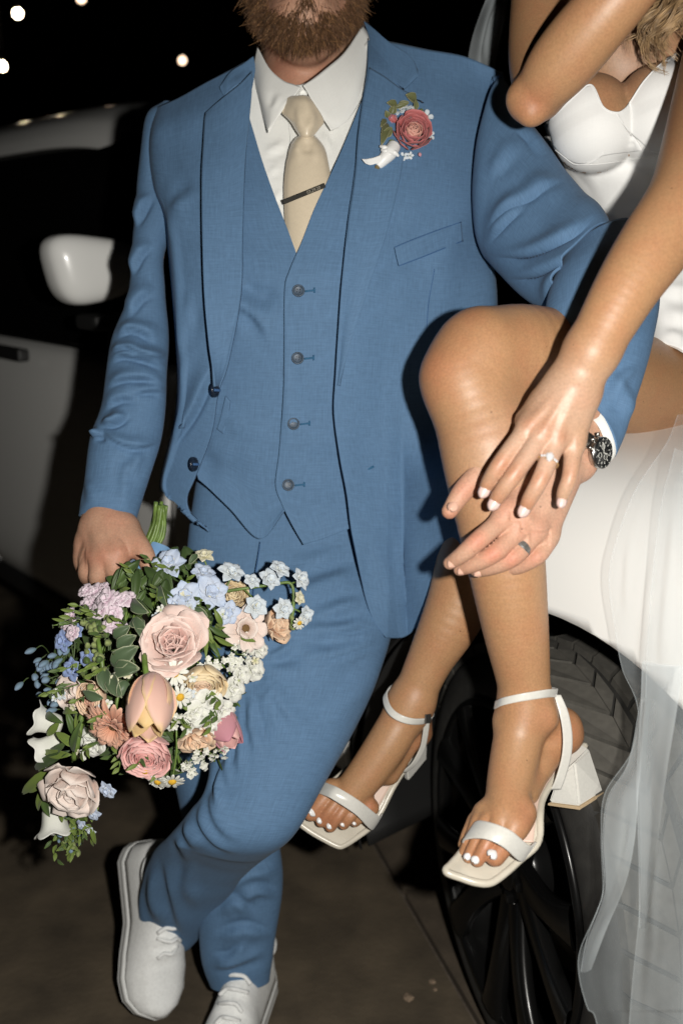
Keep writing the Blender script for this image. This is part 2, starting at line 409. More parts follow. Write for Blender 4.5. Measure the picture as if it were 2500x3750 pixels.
def tone(o, name, spots):
    """per-vertex skin tone: spots (world point, radius, strength)"""
    me = o.data; V = np.empty(len(me.vertices)*3, np.float32); me.vertices.foreach_get('co', V); V = V.reshape(-1, 3); w = np.zeros(len(V))
    for c, r, k in spots:
        w = np.maximum(w, k*np.exp(-(np.linalg.norm(V-np.asarray(c), axis=1)/r)**2))
    at_ = me.attributes.new(name, 'FLOAT', 'POINT'); at_.data.foreach_set('value', w.astype(np.float32))

# ================================================================ setting
M_GROUND = mat('worn concrete', (0.082, 0.063, 0.041), 0.85, var=0.35, vscale=9, bump=0.6, bscale=90)
M_SLAB = mat('paving slab', (0.078, 0.060, 0.042), 0.8, var=0.3, vscale=14, bump=0.5, bscale=120)
M_JOINT = mat('joint sand', (0.10, 0.08, 0.062), 0.95, var=0.3, vscale=60)
g = mesh_obj('ground', [(-60, -20, -0.03), (60, -20, -0.03), (60, 120, -0.03), (-60, 120, -0.03)], [[0, 1, 2, 3]], M_JOINT, smooth=False); tag(g, kind='structure')
# poured concrete on the left, paving slabs under the car on the right of a slanting joint
J0 = np.array([0.06, 1.93]); JD = nrm(np.array([0.29, -0.957])); JN = np.array([0.957, 0.29])
def jpt(a, b, z=0.0): q = J0+JD*a+JN*b; return (q[0], q[1], z)
lane = mesh_obj('lane', [jpt(-30, -0.006), jpt(8, -0.006), jpt(8, -30), jpt(-30, -30), jpt(-30, -0.006, -.03), jpt(8, -0.006, -.03)], [[0, 3, 2, 1], [0, 1, 5, 4]], M_GROUND, smooth=False); tag(lane, kind='structure')
pav = mesh_obj('pavement', [jpt(-3, 0, -.02), jpt(3, 0, -.02), jpt(3, 4, -.02), jpt(-3, 4, -.02)], [[0, 3, 2, 1]], M_JOINT, smooth=False); tag(pav, kind='structure')
bm = bmesh.new(); bmesh.ops.create_cube(bm, size=1.0)
for v in bm.verts: v.co = Vector((v.co.x*0.396, v.co.y*0.236, v.co.z*0.03))
bmesh.ops.bevel(bm, geom=bm.edges[:], offset=0.006, segments=1, affect='EDGES')
me = bpy.data.meshes.new('slab'); bm.to_mesh(me); bm.free(); me.materials.append(M_SLAB)
ang = math.atan2(JD[1], JD[0])
for i in range(-4, 8):
    for j in range(0, 7):
        q = jpt((i+0.5*(j % 2))*0.405, 0.125+j*0.245, -0.0135+random.uniform(-.0015, .0015)); 
        o = bpy.data.objects.new('slab', me); COL.objects.link(o); o.parent = pav; o.location = q; o.rotation_euler = (random.uniform(-.004, .004), random.uniform(-.004, .004), ang)
# a few leaf scraps and pebbles on the lane
M_PEB = mat('pebble', (0.22, 0.16, 0.11), 0.9, var=0.3, vscale=200)
for px, py, rr_, lab in ((1582, 3598, .0065, 'pale pebble on the slanting joint left of the wheel'), (1495, 3660, .010, 'flat brown leaf scrap on the concrete near the bottom edge'), (1592, 3625, .004, 'tiny brown grit crumb just below the pale pebble')):
    d_ = CAM[2]/(math.sin(PITCH)+math.cos(PITCH)*(py-1875)/FPX); bm = bmesh.new(); bmesh.ops.create_icosphere(bm, subdivisions=2, radius=rr_)
    for v in bm.verts: v.co = v.co*random.uniform(.75, 1.15); v.co.z *= 0.45
    me2 = bpy.data.meshes.new('pebble'); bm.to_mesh(me2); bm.free(); me2.materials.append(M_PEB)
    o = bpy.data.objects.new('pebble', me2); COL.objects.link(o); o.location = P(px, py, d_)+np.array([0, 0, rr_*.3]); tag(o, lab, 'pebble', 'grit on the ground')

# ================================================================ car
W0 = np.array([0.276, 1.222, 0.0]); BK = np.array([-0.643, 0.766, 0.0]); BK /= np.linalg.norm(BK); OUT = np.array([-0.766, -0.643, 0.0]); OUT /= np.linalg.norm(OUT)
ZU = np.array([0, 0, 1.0])
def car_pt(s, o, z): return W0+np.multiply.outer(np.asarray(s, float), BK)+np.multiply.outer(np.asarray(o, float), OUT)+np.multiply.outer(np.asarray(z, float), ZU)
M_PAINT = mat('white car paint', (0.76, 0.76, 0.74), 0.28, **{'Coat Weight': 0.7, 'Coat Roughness': 0.06, 'Specular IOR Level': 0.4})
M_DARKP = mat('black plastic trim', (0.012, 0.012, 0.012), 0.55)
M_GLASSB = mat('tinted window glass', (0.004, 0.004, 0.004), 0.06, **{'Specular IOR Level': 0.35})
M_TREAD = mat('dusty tread rubber', (0.075, 0.070, 0.060), 0.85, var=0.2, vscale=60)
M_TYRE = mat('tyre rubber', (0.022, 0.021, 0.019), 0.7, var=0.25, vscale=60, bump=0.25, bscale=500)
M_GLOSSB = mat('gloss black alloy', (0.005, 0.005, 0.005), 0.26, **{'Coat Weight': 0.04, 'Coat Roughness': 0.1, 'Specular IOR Level': 0.18})
M_STEEL = mat('brake steel', (0.22, 0.21, 0.2), 0.4, Metallic=1.0)
car = empty('car', W0+BK*1.2+OUT*-0.9, 'white parked car the couple lean and sit on, black wheel below', 'car')
# --- front fender and bonnet: one pressed skin with a round wheel arch cut out of it
prof = np.array([(-0.02, 0.37), (-0.002, 0.43), (0.012, 0.55), (0.016, 0.70), (0.0, 0.82), (-0.035, 0.90), (-0.10, 0.955), (-0.22, 0.985), (-0.50, 1.01), (-0.95, 1.025)])
pr = crs(prof, 60); ss = np.linspace(-0.62, 0.92, 90)
S, T = np.meshgrid(ss, np.arange(60), indexing='ij')
oo = pr[:, 0][None]+0*S; zz = pr[:, 1][None]+0*S
zz = zz-0.05*np.clip((-S-0.1)/0.5, 0, 1)**2*np.clip((zz-0.6)/0.4, 0, 1); oo = oo-0.10*np.clip((-S-0.25)/0.4, 0, 1)**2
V = car_pt(S, oo, zz); fen = mesh_obj('fender', V, grid_faces(90, 60)[:, ::-1].copy(), M_PAINT, None, solid=0.012, offset=-1)
ZC = 0.365
bm = bmesh.new(); bmesh.ops.create_cone(bm, cap_ends=True, segments=96, radius1=0.415, radius2=0.415, depth=0.8)
M4 = frame(car_pt(0.0, 0.0, ZC+0.012), BK, z=OUT); bm.transform(M4)
cme = bpy.data.meshes.new('cut'); bm.to_mesh(cme); bm.free(); cut = bpy.data.objects.new('cut', cme); COL.objects.link(cut)
bo = fen.modifiers.new('arch', 'BOOLEAN'); bo.object = cut; bo.operation = 'DIFFERENCE'; bo.solver = 'EXACT'
dg = bpy.context.evaluated_depsgraph_get(); nm = bpy.data.meshes.new_from_object(fen.evaluated_get(dg)); fen.modifiers.clear(); fen.data = nm
bpy.data.objects.remove(cut); fen.parent = car
# dark arch trim and liner
th = np.linspace(-0.35, math.pi+0.35, 70)
def arch(r0, r1, o0, o1, name, m, n=6):
    rr = np.linspace(r0, r1, n); ooo = np.linspace(o0, o1, n)
    V = car_pt(np.cos(th)[:, None]*rr[None], ooo[None]+0*th[:, None], ZC+0.012+np.sin(th)[:, None]*rr[None])
    return mesh_obj(name, V, grid_faces(70, n), m, car, solid=0.004, offset=0)
arch(0.405, 0.418, -0.004, -0.012, 'arch_trim', M_DARKP); arch(0.404, 0.40, -0.02, -0.42, 'arch_liner', M_DARKP)
bk = [car_pt(s, -0.42, z) for s, z in ((-0.5, 0.1), (0.5, 0.1), (0.5, 0.85), (-0.5, 0.85))]
mesh_obj('inner_panel', bk, [[0, 1, 2, 3]], M_DARKP, car, smooth=False)
# --- cabin side: door, window, roof
dp = crs(np.array([(-0.03, 0.37), (-0.004, 0.43), (0.012, 0.55), (0.018, 0.75), (0.008, 0.90), (-0.02, 0.985), (-0.045, 1.01)]), 40)
def sweep(name, s0, s1, profile, m, n=40, solid=0.01):
    s = np.linspace(s0, s1, n); S = s[:, None]+0*profile[None, :, 0]
    V = car_pt(S, profile[None, :, 0]+0*S, profile[None, :, 1]+0*S); return mesh_obj(name, V, grid_faces(n, len(profile))[:, ::-1].copy(), m, car, solid=solid, offset=-1)
fd = sweep('front_door', 0.932, 1.98, dp, M_PAINT); rd = sweep('rear_door', 1.99, 3.1, dp, M_PAINT)
sweep('sill', -0.1+0.55, 3.1, crs(np.array([(-0.10, 0.29), (-0.03, 0.31), (-0.025, 0.365)]), 8), M_DARKP)
wp = crs(np.array([(-0.05, 1.015), (-0.08, 1.15), (-0.14, 1.35), (-0.21, 1.50)]), 20)
fr = np.linspace(0, 1, 30); Sx = np.linspace(0, 1, 40)
Sg = (0.62+0.62*fr**0.9)[None]*(1-Sx[:, None])+3.1*Sx[:, None]; wpi = crs(wp, 30)
V = car_pt(Sg, wpi[None, :, 0]+0*Sg, wpi[None, :, 1]+0*Sg); mesh_obj('side_window', V, grid_faces(40, 30)[:, ::-1].copy(), M_GLASSB, car, solid=0.004, offset=-1)
rp = crs(np.array([(-0.205, 1.495), (-0.215, 1.53), (-0.25, 1.565), (-0.35, 1.60), (-0.6, 1.63), (-0.9, 1.635)]), 24)
fr = np.linspace(0, 1, 24); Sg = (1.20+0.12*fr)[None]*(1-Sx[:, None])+3.1*Sx[:, None]; drop = 0.07*np.exp(-((Sg-1.2)/0.35)**2)
V = car_pt(Sg, rp[None, :, 0]+0*Sg, rp[None, :, 1]-drop); mesh_obj('roof', V, grid_faces(40, 24)[:, ::-1].copy(), M_PAINT, car, solid=0.012, offset=-1)
ap = crs(np.array([car_pt(0.60, -0.06, 1.0), car_pt(0.9, -0.12, 1.25), car_pt(1.24, -0.215, 1.49)]), 20)
rope('windscreen_pillar', ap, 0.028, M_PAINT, car, n=20)
V = np.array([car_pt(0.60, -0.07, 1.0), car_pt(1.24, -0.23, 1.5), car_pt(1.3, -0.9, 1.56), car_pt(0.42, -0.9, 1.03)]); mesh_obj('windscreen', V, [[0, 1, 2, 3]], M_GLASSB, car, smooth=False, solid=0.004)
# door handle: dark recess and bar
hM = frame(car_pt(1.72, 0.018, 0.99), BK, z=OUT)
hd = box_obj('door_handle', hM, (0.22, 0.032, 0.03), M_DARKP, fd, 0.008)
# door mirror: rounded housing on a foot
bm = bmesh.new(); bmesh.ops.create_uvsphere(bm, u_segments=40, v_segments=24, radius=1.0)
for v in bm.verts:
    x, y, z = v.co; f = lambda a: math.copysign(abs(a)**0.62, a)
    x, y, z = f(x), f(y), f(z)
    v.co = Vector((x*0.052, y*(0.092-0.016*z), z*0.062+0.012*y*z))
MM = frame(car_pt(1.05, 0.100, 1.205), -BK, y=OUT); bm.transform(MM)
me = bpy.data.meshes.new('mirror_housing'); bm.to_mesh(me); bm.free(); me.materials.append(M_PAINT)
for p in me.polygons: p.use_smooth = True
mh = bpy.data.objects.new('mirror_housing', me); COL.objects.link(mh); mh.parent = car
box_obj('mirror_base', frame(car_pt(1.06, 0.06, 1.105), -BK, y=OUT), (0.09, 0.12, 0.03), M_DARKP, mh, 0.012)
box_obj('mirror_foot', frame(car_pt(1.06, 0.01, 1.06), -BK, y=OUT), (0.08, 0.09, 0.09), M_DARKP, mh, 0.012)
# --- wheel
whl = empty('wheel', car_pt(0, 0, 0)); whl.parent = car
WSC = 0.935; WC = np.array([0.240, 1.312, 0.3635*WSC])
STEER = math.radians(25); CBK, COUT = BK, OUT  # front wheels turned outward
BK = np.array([CBK[0]*math.cos(STEER)-CBK[1]*math.sin(-STEER), 0, 0]); BK = np.array([CBK[0]*math.cos(STEER)+CBK[1]*math.sin(STEER), -CBK[0]*math.sin(STEER)+CBK[1]*math.cos(STEER), 0])
OUT = np.array([COUT[0]*math.cos(STEER)+COUT[1]*math.sin(STEER), -COUT[0]*math.sin(STEER)+COUT[1]*math.cos(STEER), 0])
def wpt(r, a, o):  # radius, angle, offset outward
    r, a, o = np.broadcast_arrays(np.asarray(r, float), np.asarray(a, float), np.asarray(o, float))
    r = r*WSC; o = o*WSC; return WC+(r*np.cos(a))[..., None]*(-BK)+(r*np.sin(a))[..., None]*ZU+o[..., None]*OUT
wparts = []
def lathe(name, prof, m, n=96, parent=None):
    a = np.linspace(0, 2*math.pi, n, endpoint=False); prof = np.asarray(prof, float)
    V = wpt(prof[:, 0][:, None], a[None], prof[:, 1][:, None]); o = mesh_obj(name, V, grid_faces(len(prof), n, True), m, parent or whl); wparts.append(o); return o
RT_ = 0.352
tyre_prof = crs(np.array([(0.270, -0.012), (0.278, 0.0), (0.298, 0.005), (0.32, 0.0), (0.342, -0.012), (0.350, -0.03), (RT_, -0.06), (RT_, -0.12), (RT_, -0.18), (0.350, -0.21), (0.342, -0.228), (0.30, -0.245), (0.27, -0.23)]), 50)
lathe('tyre', tyre_prof, M_TYRE, 120)
# raised tread blocks: two chevron rows either side of a centre groove, and shoulder blocks
NB = 38; pitch = 2*math.pi/NB
def block(o0, o1, a00, a01, a10, a11, r0=0.345, r1=0.3635):
    V = []
    for r, sh in ((r0, 0), (r1, 0.0012)):
        for o, (aa, ab) in ((o0+sh*np.sign(o1-o0), (a00, a01)), (o1-sh*np.sign(o1-o0), (a10, a11))):
            V += [(r, aa+sh*2, o), (r, ab-sh*2, o)]
    return V
FB = [[0, 1, 3, 2], [4, 6, 7, 5], [0, 4, 5, 1], [2, 3, 7, 6], [0, 2, 6, 4], [1, 5, 7, 3]]
def tread_row(o0, o1, sl0, sl1, gap=0.006, drop=0.0):
    me0 = None
    for k in range(NB):
        a = k*pitch; gp = gap/0.36
        q = block(o0, o1, sl0+gp/2, sl0+pitch-gp/2, sl1+gp/2, sl1+pitch-gp/2)
        if me0 is None:
            Vl = np.array([[r*math.cos(t), r*math.sin(t), o-(drop if abs(o+0.12) > 0.09 else 0)*0] for r, t, o in q])
            me0 = bpy.data.meshes.new('tread_block'); me0.from_pydata(Vl.tolist(), [], FB); me0.materials.append(M_TREAD); me0.update()
            bm = bmesh.new(); bm.from_mesh(me0); bmesh.ops.recalc_face_normals(bm, faces=bm.faces); bm.to_mesh(me0); bm.free()
        o = bpy.data.objects.new('tread_block', me0); COL.objects.link(o); o.parent = whl
        Rz = Matrix.Rotation(a, 4, 'Z'); o.matrix_local = Matrix.Translation(-Vector(car_pt(0, 0, 0))) @ frame(WC, -BK, y=ZU) @ Rz @ Matrix.Scale(WSC, 4)
FR = np.array(frame(WC, -BK, y=ZU)); SGN = 1.0 if FR[:3, 2]@OUT > 0 else -1.0
def row(o0, o1, s0, s1): tread_row(SGN*o0, SGN*o1, s0, s1)
row(-0.113, -0.090, 0.09, 0.0); row(-0.0902, -0.016, 0.0, 0.13)
row(-0.127, -0.176, 0.04, 0.14); row(-0.1785, -0.222, 0.14, 0.17)
# rim: barrel, lip, brake disc, hub, ten twin spokes
lathe('rim_barrel', [(0.272, -0.01), (0.263, -0.02), (0.252, -0.05), (0.245, -0.2), (0.05, -0.21)], M_GLOSSB)
lathe('rim_lip', crs(np.array([(0.274, -0.012), (0.276, 0.002), (0.270, 0.008), (0.261, 0.004), (0.258, -0.012)]), 16), M_GLOSSB)
lathe('brake_disc', [(0.175, -0.12), (0.175, -0.10), (0.10, -0.10), (0.10, -0.12)], M_STEEL)
lathe('hub', crs(np.array([(0.068, -0.06), (0.066, -0.03), (0.05, -0.016), (0.034, -0.012), (0.033, -0.006), (0.001, -0.005)]), 24), M_GLOSSB, 48)
NS = 5; me0 = None
for k in range(NS*2):
    sp = []; c = k//2*2*math.pi/NS; sd = -1 if k % 2 else 1
    rr = np.linspace(0.055, 0.264, 14); f = (rr-0.055)/0.209
    ca = c+sd*(0.20+0.10*f); hw = (0.017+0.014*(1-f)**2+0.016*f**3)
    zc = -0.022+0.018*np.sin(f*math.pi*0.55)+0.006*f
    th8 = np.linspace(0, 2*math.pi, 12, endpoint=False); sq = lambda t: np.sign(t)*np.abs(t)**0.6
    V = []
    for i in range(14):
        uu = sq(np.cos(th8))*hw[i]; vv = sq(np.sin(th8))*0.013
        V.append(wpt(np.full(12, rr[i]), ca[i]+uu/max(rr[i], .05), zc[i]+vv))
    V = np.array(V); o = mesh_obj('spoke', V, grid_faces(14, 12, True), M_GLOSSB, whl); wparts.append(o)
for k in range(5):
    a = k*2*math.pi/5; q = wpt(0.045, a, -0.012); o = box_obj('wheel_nut', frame(q, -BK, y=ZU), (0.016, 0.016, 0.016), M_GLOSSB, whl, 0.003); wparts.append(o)
WGROUND = Matrix.Translation(Vector(W0))
BK, OUT = CBK, COUT
for o in wparts: o.matrix_parent_inverse = Matrix.Translation(Vector(car_pt(0, 0, 0))).inverted()
for _c in car.children:
    _c.matrix_parent_inverse = Matrix.Translation(car.location).inverted()
whl.matrix_parent_inverse = Matrix.Translation(car.location).inverted()

# ================================================================ festoon bulbs far behind
M_BULB = mat('lit bulb', (1, 0.8, 0.5), 0.3); bb = M_BULB.node_tree.nodes['Principled BSDF']; bb.inputs['Emission Color'].default_value = (1, 0.80, 0.55, 1); bb.inputs['Emission Strength'].default_value = 60
M_BULB2 = mat('dim lit bulb', (1, 0.8, 0.5), 0.3); bb = M_BULB2.node_tree.nodes['Principled BSDF']; bb.inputs['Emission Color'].default_value = (1, 0.72, 0.5, 1); bb.inputs['Emission Strength'].default_value = 7
M_WIRE = mat('black cable', (0.01, 0.01, 0.01), 0.6)
for (px, py, d, r, m, lab) in ((66, 50, 9.0, 0.028, M_BULB, 'brightest warm bulb hanging at the top left in the dark'), (8, 243, 9.5, 0.03, M_BULB, 'white lit bulb at the left edge above the car roof'),
                          (668, 222, 12.0, 0.03, M_BULB2, 'lone lit bulb in the dark left of the suited man'), (298, -6, 9.0, 0.03, M_BULB2, 'dim bulb cut off by the top edge of the photo')):
    e = empty('festoon_bulb', P(px, py, d), lab, 'light bulb', 'festoon bulbs in the dark')
    bm = bmesh.new(); bmesh.ops.create_uvsphere(bm, u_segments=20, v_segments=12, radius=r)
    for v in bm.verts:
        if v.co.z > 0: v.co.z *= 1.25
    bm.transform(Matrix.Translation(Vector(P(px, py, d)))); me = bpy.data.meshes.new('bulb'); bm.to_mesh(me); bm.free(); me.materials.append(m)
    o = bpy.data.objects.new('bulb', me); COL.objects.link(o); o.parent = e
    c = P(px, py, d); rope('socket', [c+ZU*r*1.1, c+ZU*(r*2.4)], 0.02, M_WIRE, e, n=4); rope('cable', [c+ZU*r*2.4, c+ZU*2.5], 0.005, M_WIRE, e, n=4)
    adopt(e)

# ================================================================ the man
SUIT = (0.089, 0.168, 0.286)
M_SUIT = cloth_mat('blue suit wool', SUIT, 0.18, warp=(900, 34))
M_SEAM = mat('blue thread', (0.03, 0.09, 0.22), 0.8)
M_SHIRT = cloth_mat('white shirt cotton', (0.80, 0.80, 0.77), 0.03, 0.7, 0.03)
M_TIE = cloth_mat('champagne satin', (0.60, 0.51, 0.38), 0.08, 0.34, 0.25, warp=(1500, 300), bump=0.15)
M_TIE.node_tree.nodes['Principled BSDF'].inputs['Specular IOR Level'].default_value = 0.5
M_BTN = mat('navy horn button', (0.05, 0.075, 0.11), 0.5, var=0.4, vscale=200)
M_BTN2 = mat('dark navy button', (0.01, 0.016, 0.03), 0.25)
M_HOLE = mat('teal buttonhole thread', (0.02, 0.10, 0.20), 0.8)
M_SKINM = skin_mat('fair skin', (0.50, 0.29, 0.195), (0.53, 0.21, 0.135), (0.57, 0.355, 0.255), 0.56, spec=.35)
M_BEARD = mat('brown beard hair', (0.115, 0.062, 0.033), 0.5, var=0.5, vscale=120, var2=(0.26, 0.14, 0.07))
M_CLIP = mat('dark gunmetal clip', (0.022, 0.02, 0.016), 0.6, **{'Specular IOR Level': 0.1})
M_SHOE = mat('white knit shoe', (0.81, 0.82, 0.81), 0.7, var=0.06, vscale=200, bump=0.3, bscale=900)
M_SOLE = mat('white foam sole', (0.80, 0.81, 0.80), 0.6, var=0.05, vscale=60)
man = empty('person', P(800, 3600, 1.66), 'bearded man in a blue three-piece suit with a champagne tie', 'person')
man.location.z = 0.0

# front of his torso: depth field
_py = np.array([150, 400, 700, 1000, 1400, 1800, 2000, 2350])
_xc = np.array([1185, 1190, 1175, 1145, 1110, 1070, 1060, 1060]); _w = np.array([640, 680, 640, 610, 590, 570, 560, 560])
_d0 = np.array([1.455, 1.415, 1.375, 1.365, 1.385, 1.42, 1.44, 1.47]); _t = np.array([.10, .12, .135, .135, .13, .13, .13, .13])
def TD(px, py):
    px = np.asarray(px, float); py = np.asarray(py, float)
    u = np.clip(np.abs((px-np.interp(py, _py, _xc))/np.interp(py, _py, _w)), 0, 0.985)
    return np.interp(py, _py, _d0)+np.interp(py, _py, _t)*(1-np.sqrt(1-u*u))

# ---- shirt
sh = patch('shirt', [[(938, 225), (1000, 290), (1105, 345), (1230, 280), (1370, 120)], [(890, 420), (1000, 420), (1105, 430), (1230, 420), (1380, 400)], [(890, 620), (1000, 620), (1105, 620), (1230, 620), (1380, 600)],
     [(900, 800), (1000, 800), (1095, 800), (1200, 800), (1330, 780)], [(920, 1000), (1000, 1000), (1085, 1000), (1180, 1000), (1300, 980)]], M_SHIRT, man, 60, 60, TD, 0.016,
     folds=[([(960, 560), (1010, 545), (1052, 520)], 12, .004), ([(975, 640), (1030, 610)], 10, .002), ([(990, 760), (1035, 690)], 10, .002), ([(1215, 560), (1180, 480)], 12, .003)], solid=0.0015)
# placket strip beside the tie
patch('placket', [[(1050, 345), (1062, 345)], [(1056, 460), (1066, 460)], [(1060, 520), (1072, 520)], [(1040, 700), (1052, 700)]], M_SHIRT, sh, 20, 4, TD, 0.0135, solid=0.001)
# collar stand + two wings
patch('collar_stand', [[(938, 165, 1.475), (985, 262, 1.44), (1050, 303, 1.425), (1108, 308, 1.42), (1180, 268, 1.43), (1262, 195, 1.455), (1330, 85, 1.50)],
     [(935, 240, 1.465), (985, 320, 1.435), (1050, 350, 1.42), (1108, 352, 1.415), (1180, 320, 1.425), (1262, 260, 1.45), (1340, 150, 1.49)]], M_SHIRT, sh, 10, 40, solid=0.002)
patch('collar_wing', [[(939, 168, 1.468), (985, 248, 1.432), (1035, 293, 1.415), (1075, 308, 1.408), (1101, 318, 1.404)],
     [(930, 215, 1.468), (965, 290, 1.428), (1010, 330, 1.410), (1048, 348, 1.402), (1082, 345, 1.400)],
     [(928, 290, 1.462), (955, 350, 1.424), (990, 380, 1.405), (1022, 390, 1.398), (1058, 360, 1.398)],
     [(945, 370, 1.452), (965, 415, 1.418), (985, 432, 1.402), (1005, 440, 1.396), (1030, 412, 1.396)],
     [(978, 478, 1.405), (979, 481, 1.402), (981, 485, 1.400), (983, 481, 1.399), (986, 476, 1.399)]], M_SHIRT, sh, 30, 30, folds=[([(985, 400), (1000, 330)], 14, -.002)], solid=0.0022)
patch('collar_wing', [[(1328, 92, 1.492), (1262, 190, 1.447), (1200, 245, 1.424), (1150, 285, 1.412), (1110, 312, 1.404)],
     [(1350, 130, 1.482), (1290, 235, 1.440), (1228, 300, 1.418), (1170, 330, 1.407), (1122, 330, 1.402)],
     [(1355, 175, 1.472), (1310, 290, 1.432), (1250, 360, 1.413), (1195, 390, 1.403), (1142, 365, 1.399)],
     [(1350, 250, 1.455), (1310, 360, 1.425), (1262, 420, 1.409), (1215, 435, 1.401), (1170, 412, 1.398)],
     [(1330, 340, 1.430), (1290, 415, 1.415), (1255, 455, 1.407), (1225, 472, 1.401), (1213, 476, 1.398)]], M_SHIRT, sh, 30, 30, solid=0.0022)
# collar button glimpsed above the knot
def disc(name, c, nx, ny, r, th, m, parent, holes=False):
    nz = nrm(np.cross(nx, ny)); nx = nrm(nx); ny = nrm(np.cross(nz, nx))
    prof = np.array([(0.0, 0.2), (0.62, 0.2), (0.72, 0.35), (0.80, 0.9), (0.93, 1.0), (1.0, 0.6), (1.0, 0.0)])
    a = np.linspace(0, 2*math.pi, 24, endpoint=False)
    V = np.array([[c+(nx*math.cos(t)+ny*math.sin(t))*r*p[0]+nz*th*p[1] for t in a] for p in prof])
    o = mesh_obj(name, V, grid_faces(len(prof), 24, True), m, parent)
    if holes:
        hm = M_SEAM
        for k in range(4):
            t = k*math.pi/2+0.6; q = c+(nx*math.cos(t)+ny*math.sin(t))*r*0.3+nz*th*0.25
            VV = np.array([q+(nx*math.cos(s)+ny*math.sin(s))*r*0.1 for s in np.linspace(0, 6.28, 8, endpoint=False)]); VV += nz*0.0002
            mesh_obj('button_hole', VV, [list(range(8))], M_BTN2, o)
    return o
CN = -FW
disc('collar_button', P(1110, 345, 1.412), RT, UP, 0.0055, 0.002, M_SHIRT, sh)

# ---- tie
tie = empty('necktie', P(1110, 340, 1.41)); tie.parent = man
def TDo(o): return lambda px, py: TD(px, py)+o
patch('knot', [[(1052, 352, 1.405), (1085, 350, 1.392), (1112, 348, 1.388), (1130, 352, 1.392)], [(1044, 362, 1.402), (1080, 372, 1.385), (1120, 375, 1.380), (1150, 378, 1.388)],
     [(1030, 408, 1.400), (1075, 430, 1.382), (1130, 440, 1.377), (1186, 440, 1.394)], [(1056, 440, 1.398), (1088, 462, 1.381), (1130, 470, 1.376), (1170, 470, 1.392)],
     [(1090, 490, 1.393), (1103, 496, 1.382), (1128, 498, 1.379), (1153, 492, 1.390)], [(1096, 503, 1.396), (1108, 506, 1.388), (1128, 506, 1.386), (1147, 504, 1.394)]], M_TIE, tie, 40, 40,
     folds=[([(1085, 380), (1110, 480)], 16, .002), ([(1150, 400), (1138, 480)], 14, .002)], solid=0.003)
def tprof(xl, xr, y, d, b=.008): xm = (xl+xr)/2; return [(xl, y, d+.006), (xl+(xr-xl)*.12, y, d-.3*b), (xl+(xr-xl)*.35, y, d-b), (xm+(xr-xl)*.15, y, d-b), (xl+(xr-xl)*.88, y, d-.3*b), (xr, y, d+.006)]
patch('blade', [tprof(1096, 1150, 494, 1.394), tprof(1076, 1166, 510, 1.391), tprof(1058, 1190, 545, 1.388), tprof(1045, 1205, 610, 1.384), tprof(1038, 1216, 680, 1.381), tprof(1039, 1222, 760, 1.379), tprof(1044, 1226, 850, 1.378), tprof(1050, 1226, 1000, 1.380)],
     M_TIE, tie, 70, 40, folds=[([(1122, 500), (1125, 570)], 22, -.0035), ([(1095, 520), (1085, 600)], 18, .0015), ([(1150, 515), (1165, 600)], 18, .0015)], solid=0.003)
clip_a, clip_b = P(1036, 741, 1.3665), P(1190, 678, 1.3655)
cx = nrm(clip_b-clip_a); cy = nrm(np.cross(cx, nrm(CAM-clip_a))); cz = nrm(np.cross(cx, cy)); cz = cz if cz@(CAM-clip_a) > 0 else -cz
clip = box_obj('tie_clip', frame((clip_a+clip_b)/2, cx, z=cz), (np.linalg.norm(clip_b-clip_a), 0.0064, 0.0018), M_CLIP, tie, 0.0006)
M_ENG = mat('engraving', (0.22, 0.19, 0.14), 0.6)
tc = bpy.data.curves.new('engraving', 'FONT'); tc.body = '03.29.20'; tc.size = 0.0058; tc.extrude = 0.0001; tc.align_x = 'CENTER'; tc.align_y = 'CENTER'
to = bpy.data.objects.new('engraving', tc); COL.objects.link(to); dg = bpy.context.evaluated_depsgraph_get(); tm = bpy.data.meshes.new_from_object(to.evaluated_get(dg)); bpy.data.objects.remove(to)
ey = nrm(np.cross(cz, cx)); TM = frame(P(1148, 696, 1.3658)+cz*0.0016, cx, y=ey); tm.transform(TM); tm.materials.clear(); tm.materials.append(M_ENG)
to = bpy.data.objects.new('engraving', tm); COL.objects.link(to); to.parent = clip

# ---- waistcoat
vest = empty('waistcoat', P(1080, 1000, 1.38)); vest.parent = man
def hemlift(G):
    G = G.copy(); v = np.linspace(0, 1, G.shape[0])[:, None]; G[..., 2] -= .007*np.clip((v-.82)/.18, 0, 1)**1.5; return G
vf_l = [([(780, 1040), (870, 1110), (945, 1170), (1000, 1260)], 17, .010, 1.0), ([(860, 1030), (960, 1085), (1035, 1085)], 34, -.007, .3), ([(740, 1480), (900, 1640), (1020, 1700)], 60, .004), ([(735, 1600), (860, 1700)], 40, .004), ([(880, 1000), (870, 1300)], 26, .004),
        ([(800, 1500), (900, 1560), (1030, 1590)], 40, .003)]
patch('left_panel', [[(885, 340), (860, 340), (800, 340), (740, 340)], [(928, 482), (880, 480), (820, 480), (740, 480)], [(962, 595), (900, 590), (830, 590), (740, 590)], [(1012, 735), (930, 730), (840, 730), (740, 730)], [(1064, 870), (960, 870), (860, 870), (740, 870)],
     [(1092, 960), (990, 960), (870, 960), (740, 960)], [(1095, 1065), (990, 1065), (870, 1065), (740, 1065)], [(1095, 1300), (980, 1300), (870, 1300), (740, 1300)], [(1080, 1550), (960, 1550), (850, 1540), (730, 1530)],
     [(1060, 1760), (940, 1755), (820, 1710), (700, 1680)], [(1046, 1840), (955, 1880), (840, 1795), (715, 1720)], [(1036, 1872), (951, 1974), (840, 1862), (728, 1752)]], M_SUIT, vest, 160, 100, TD, 0.004, extra=hemlift, folds=vf_l, noise=.0008, nscale=60, solid=0.003)
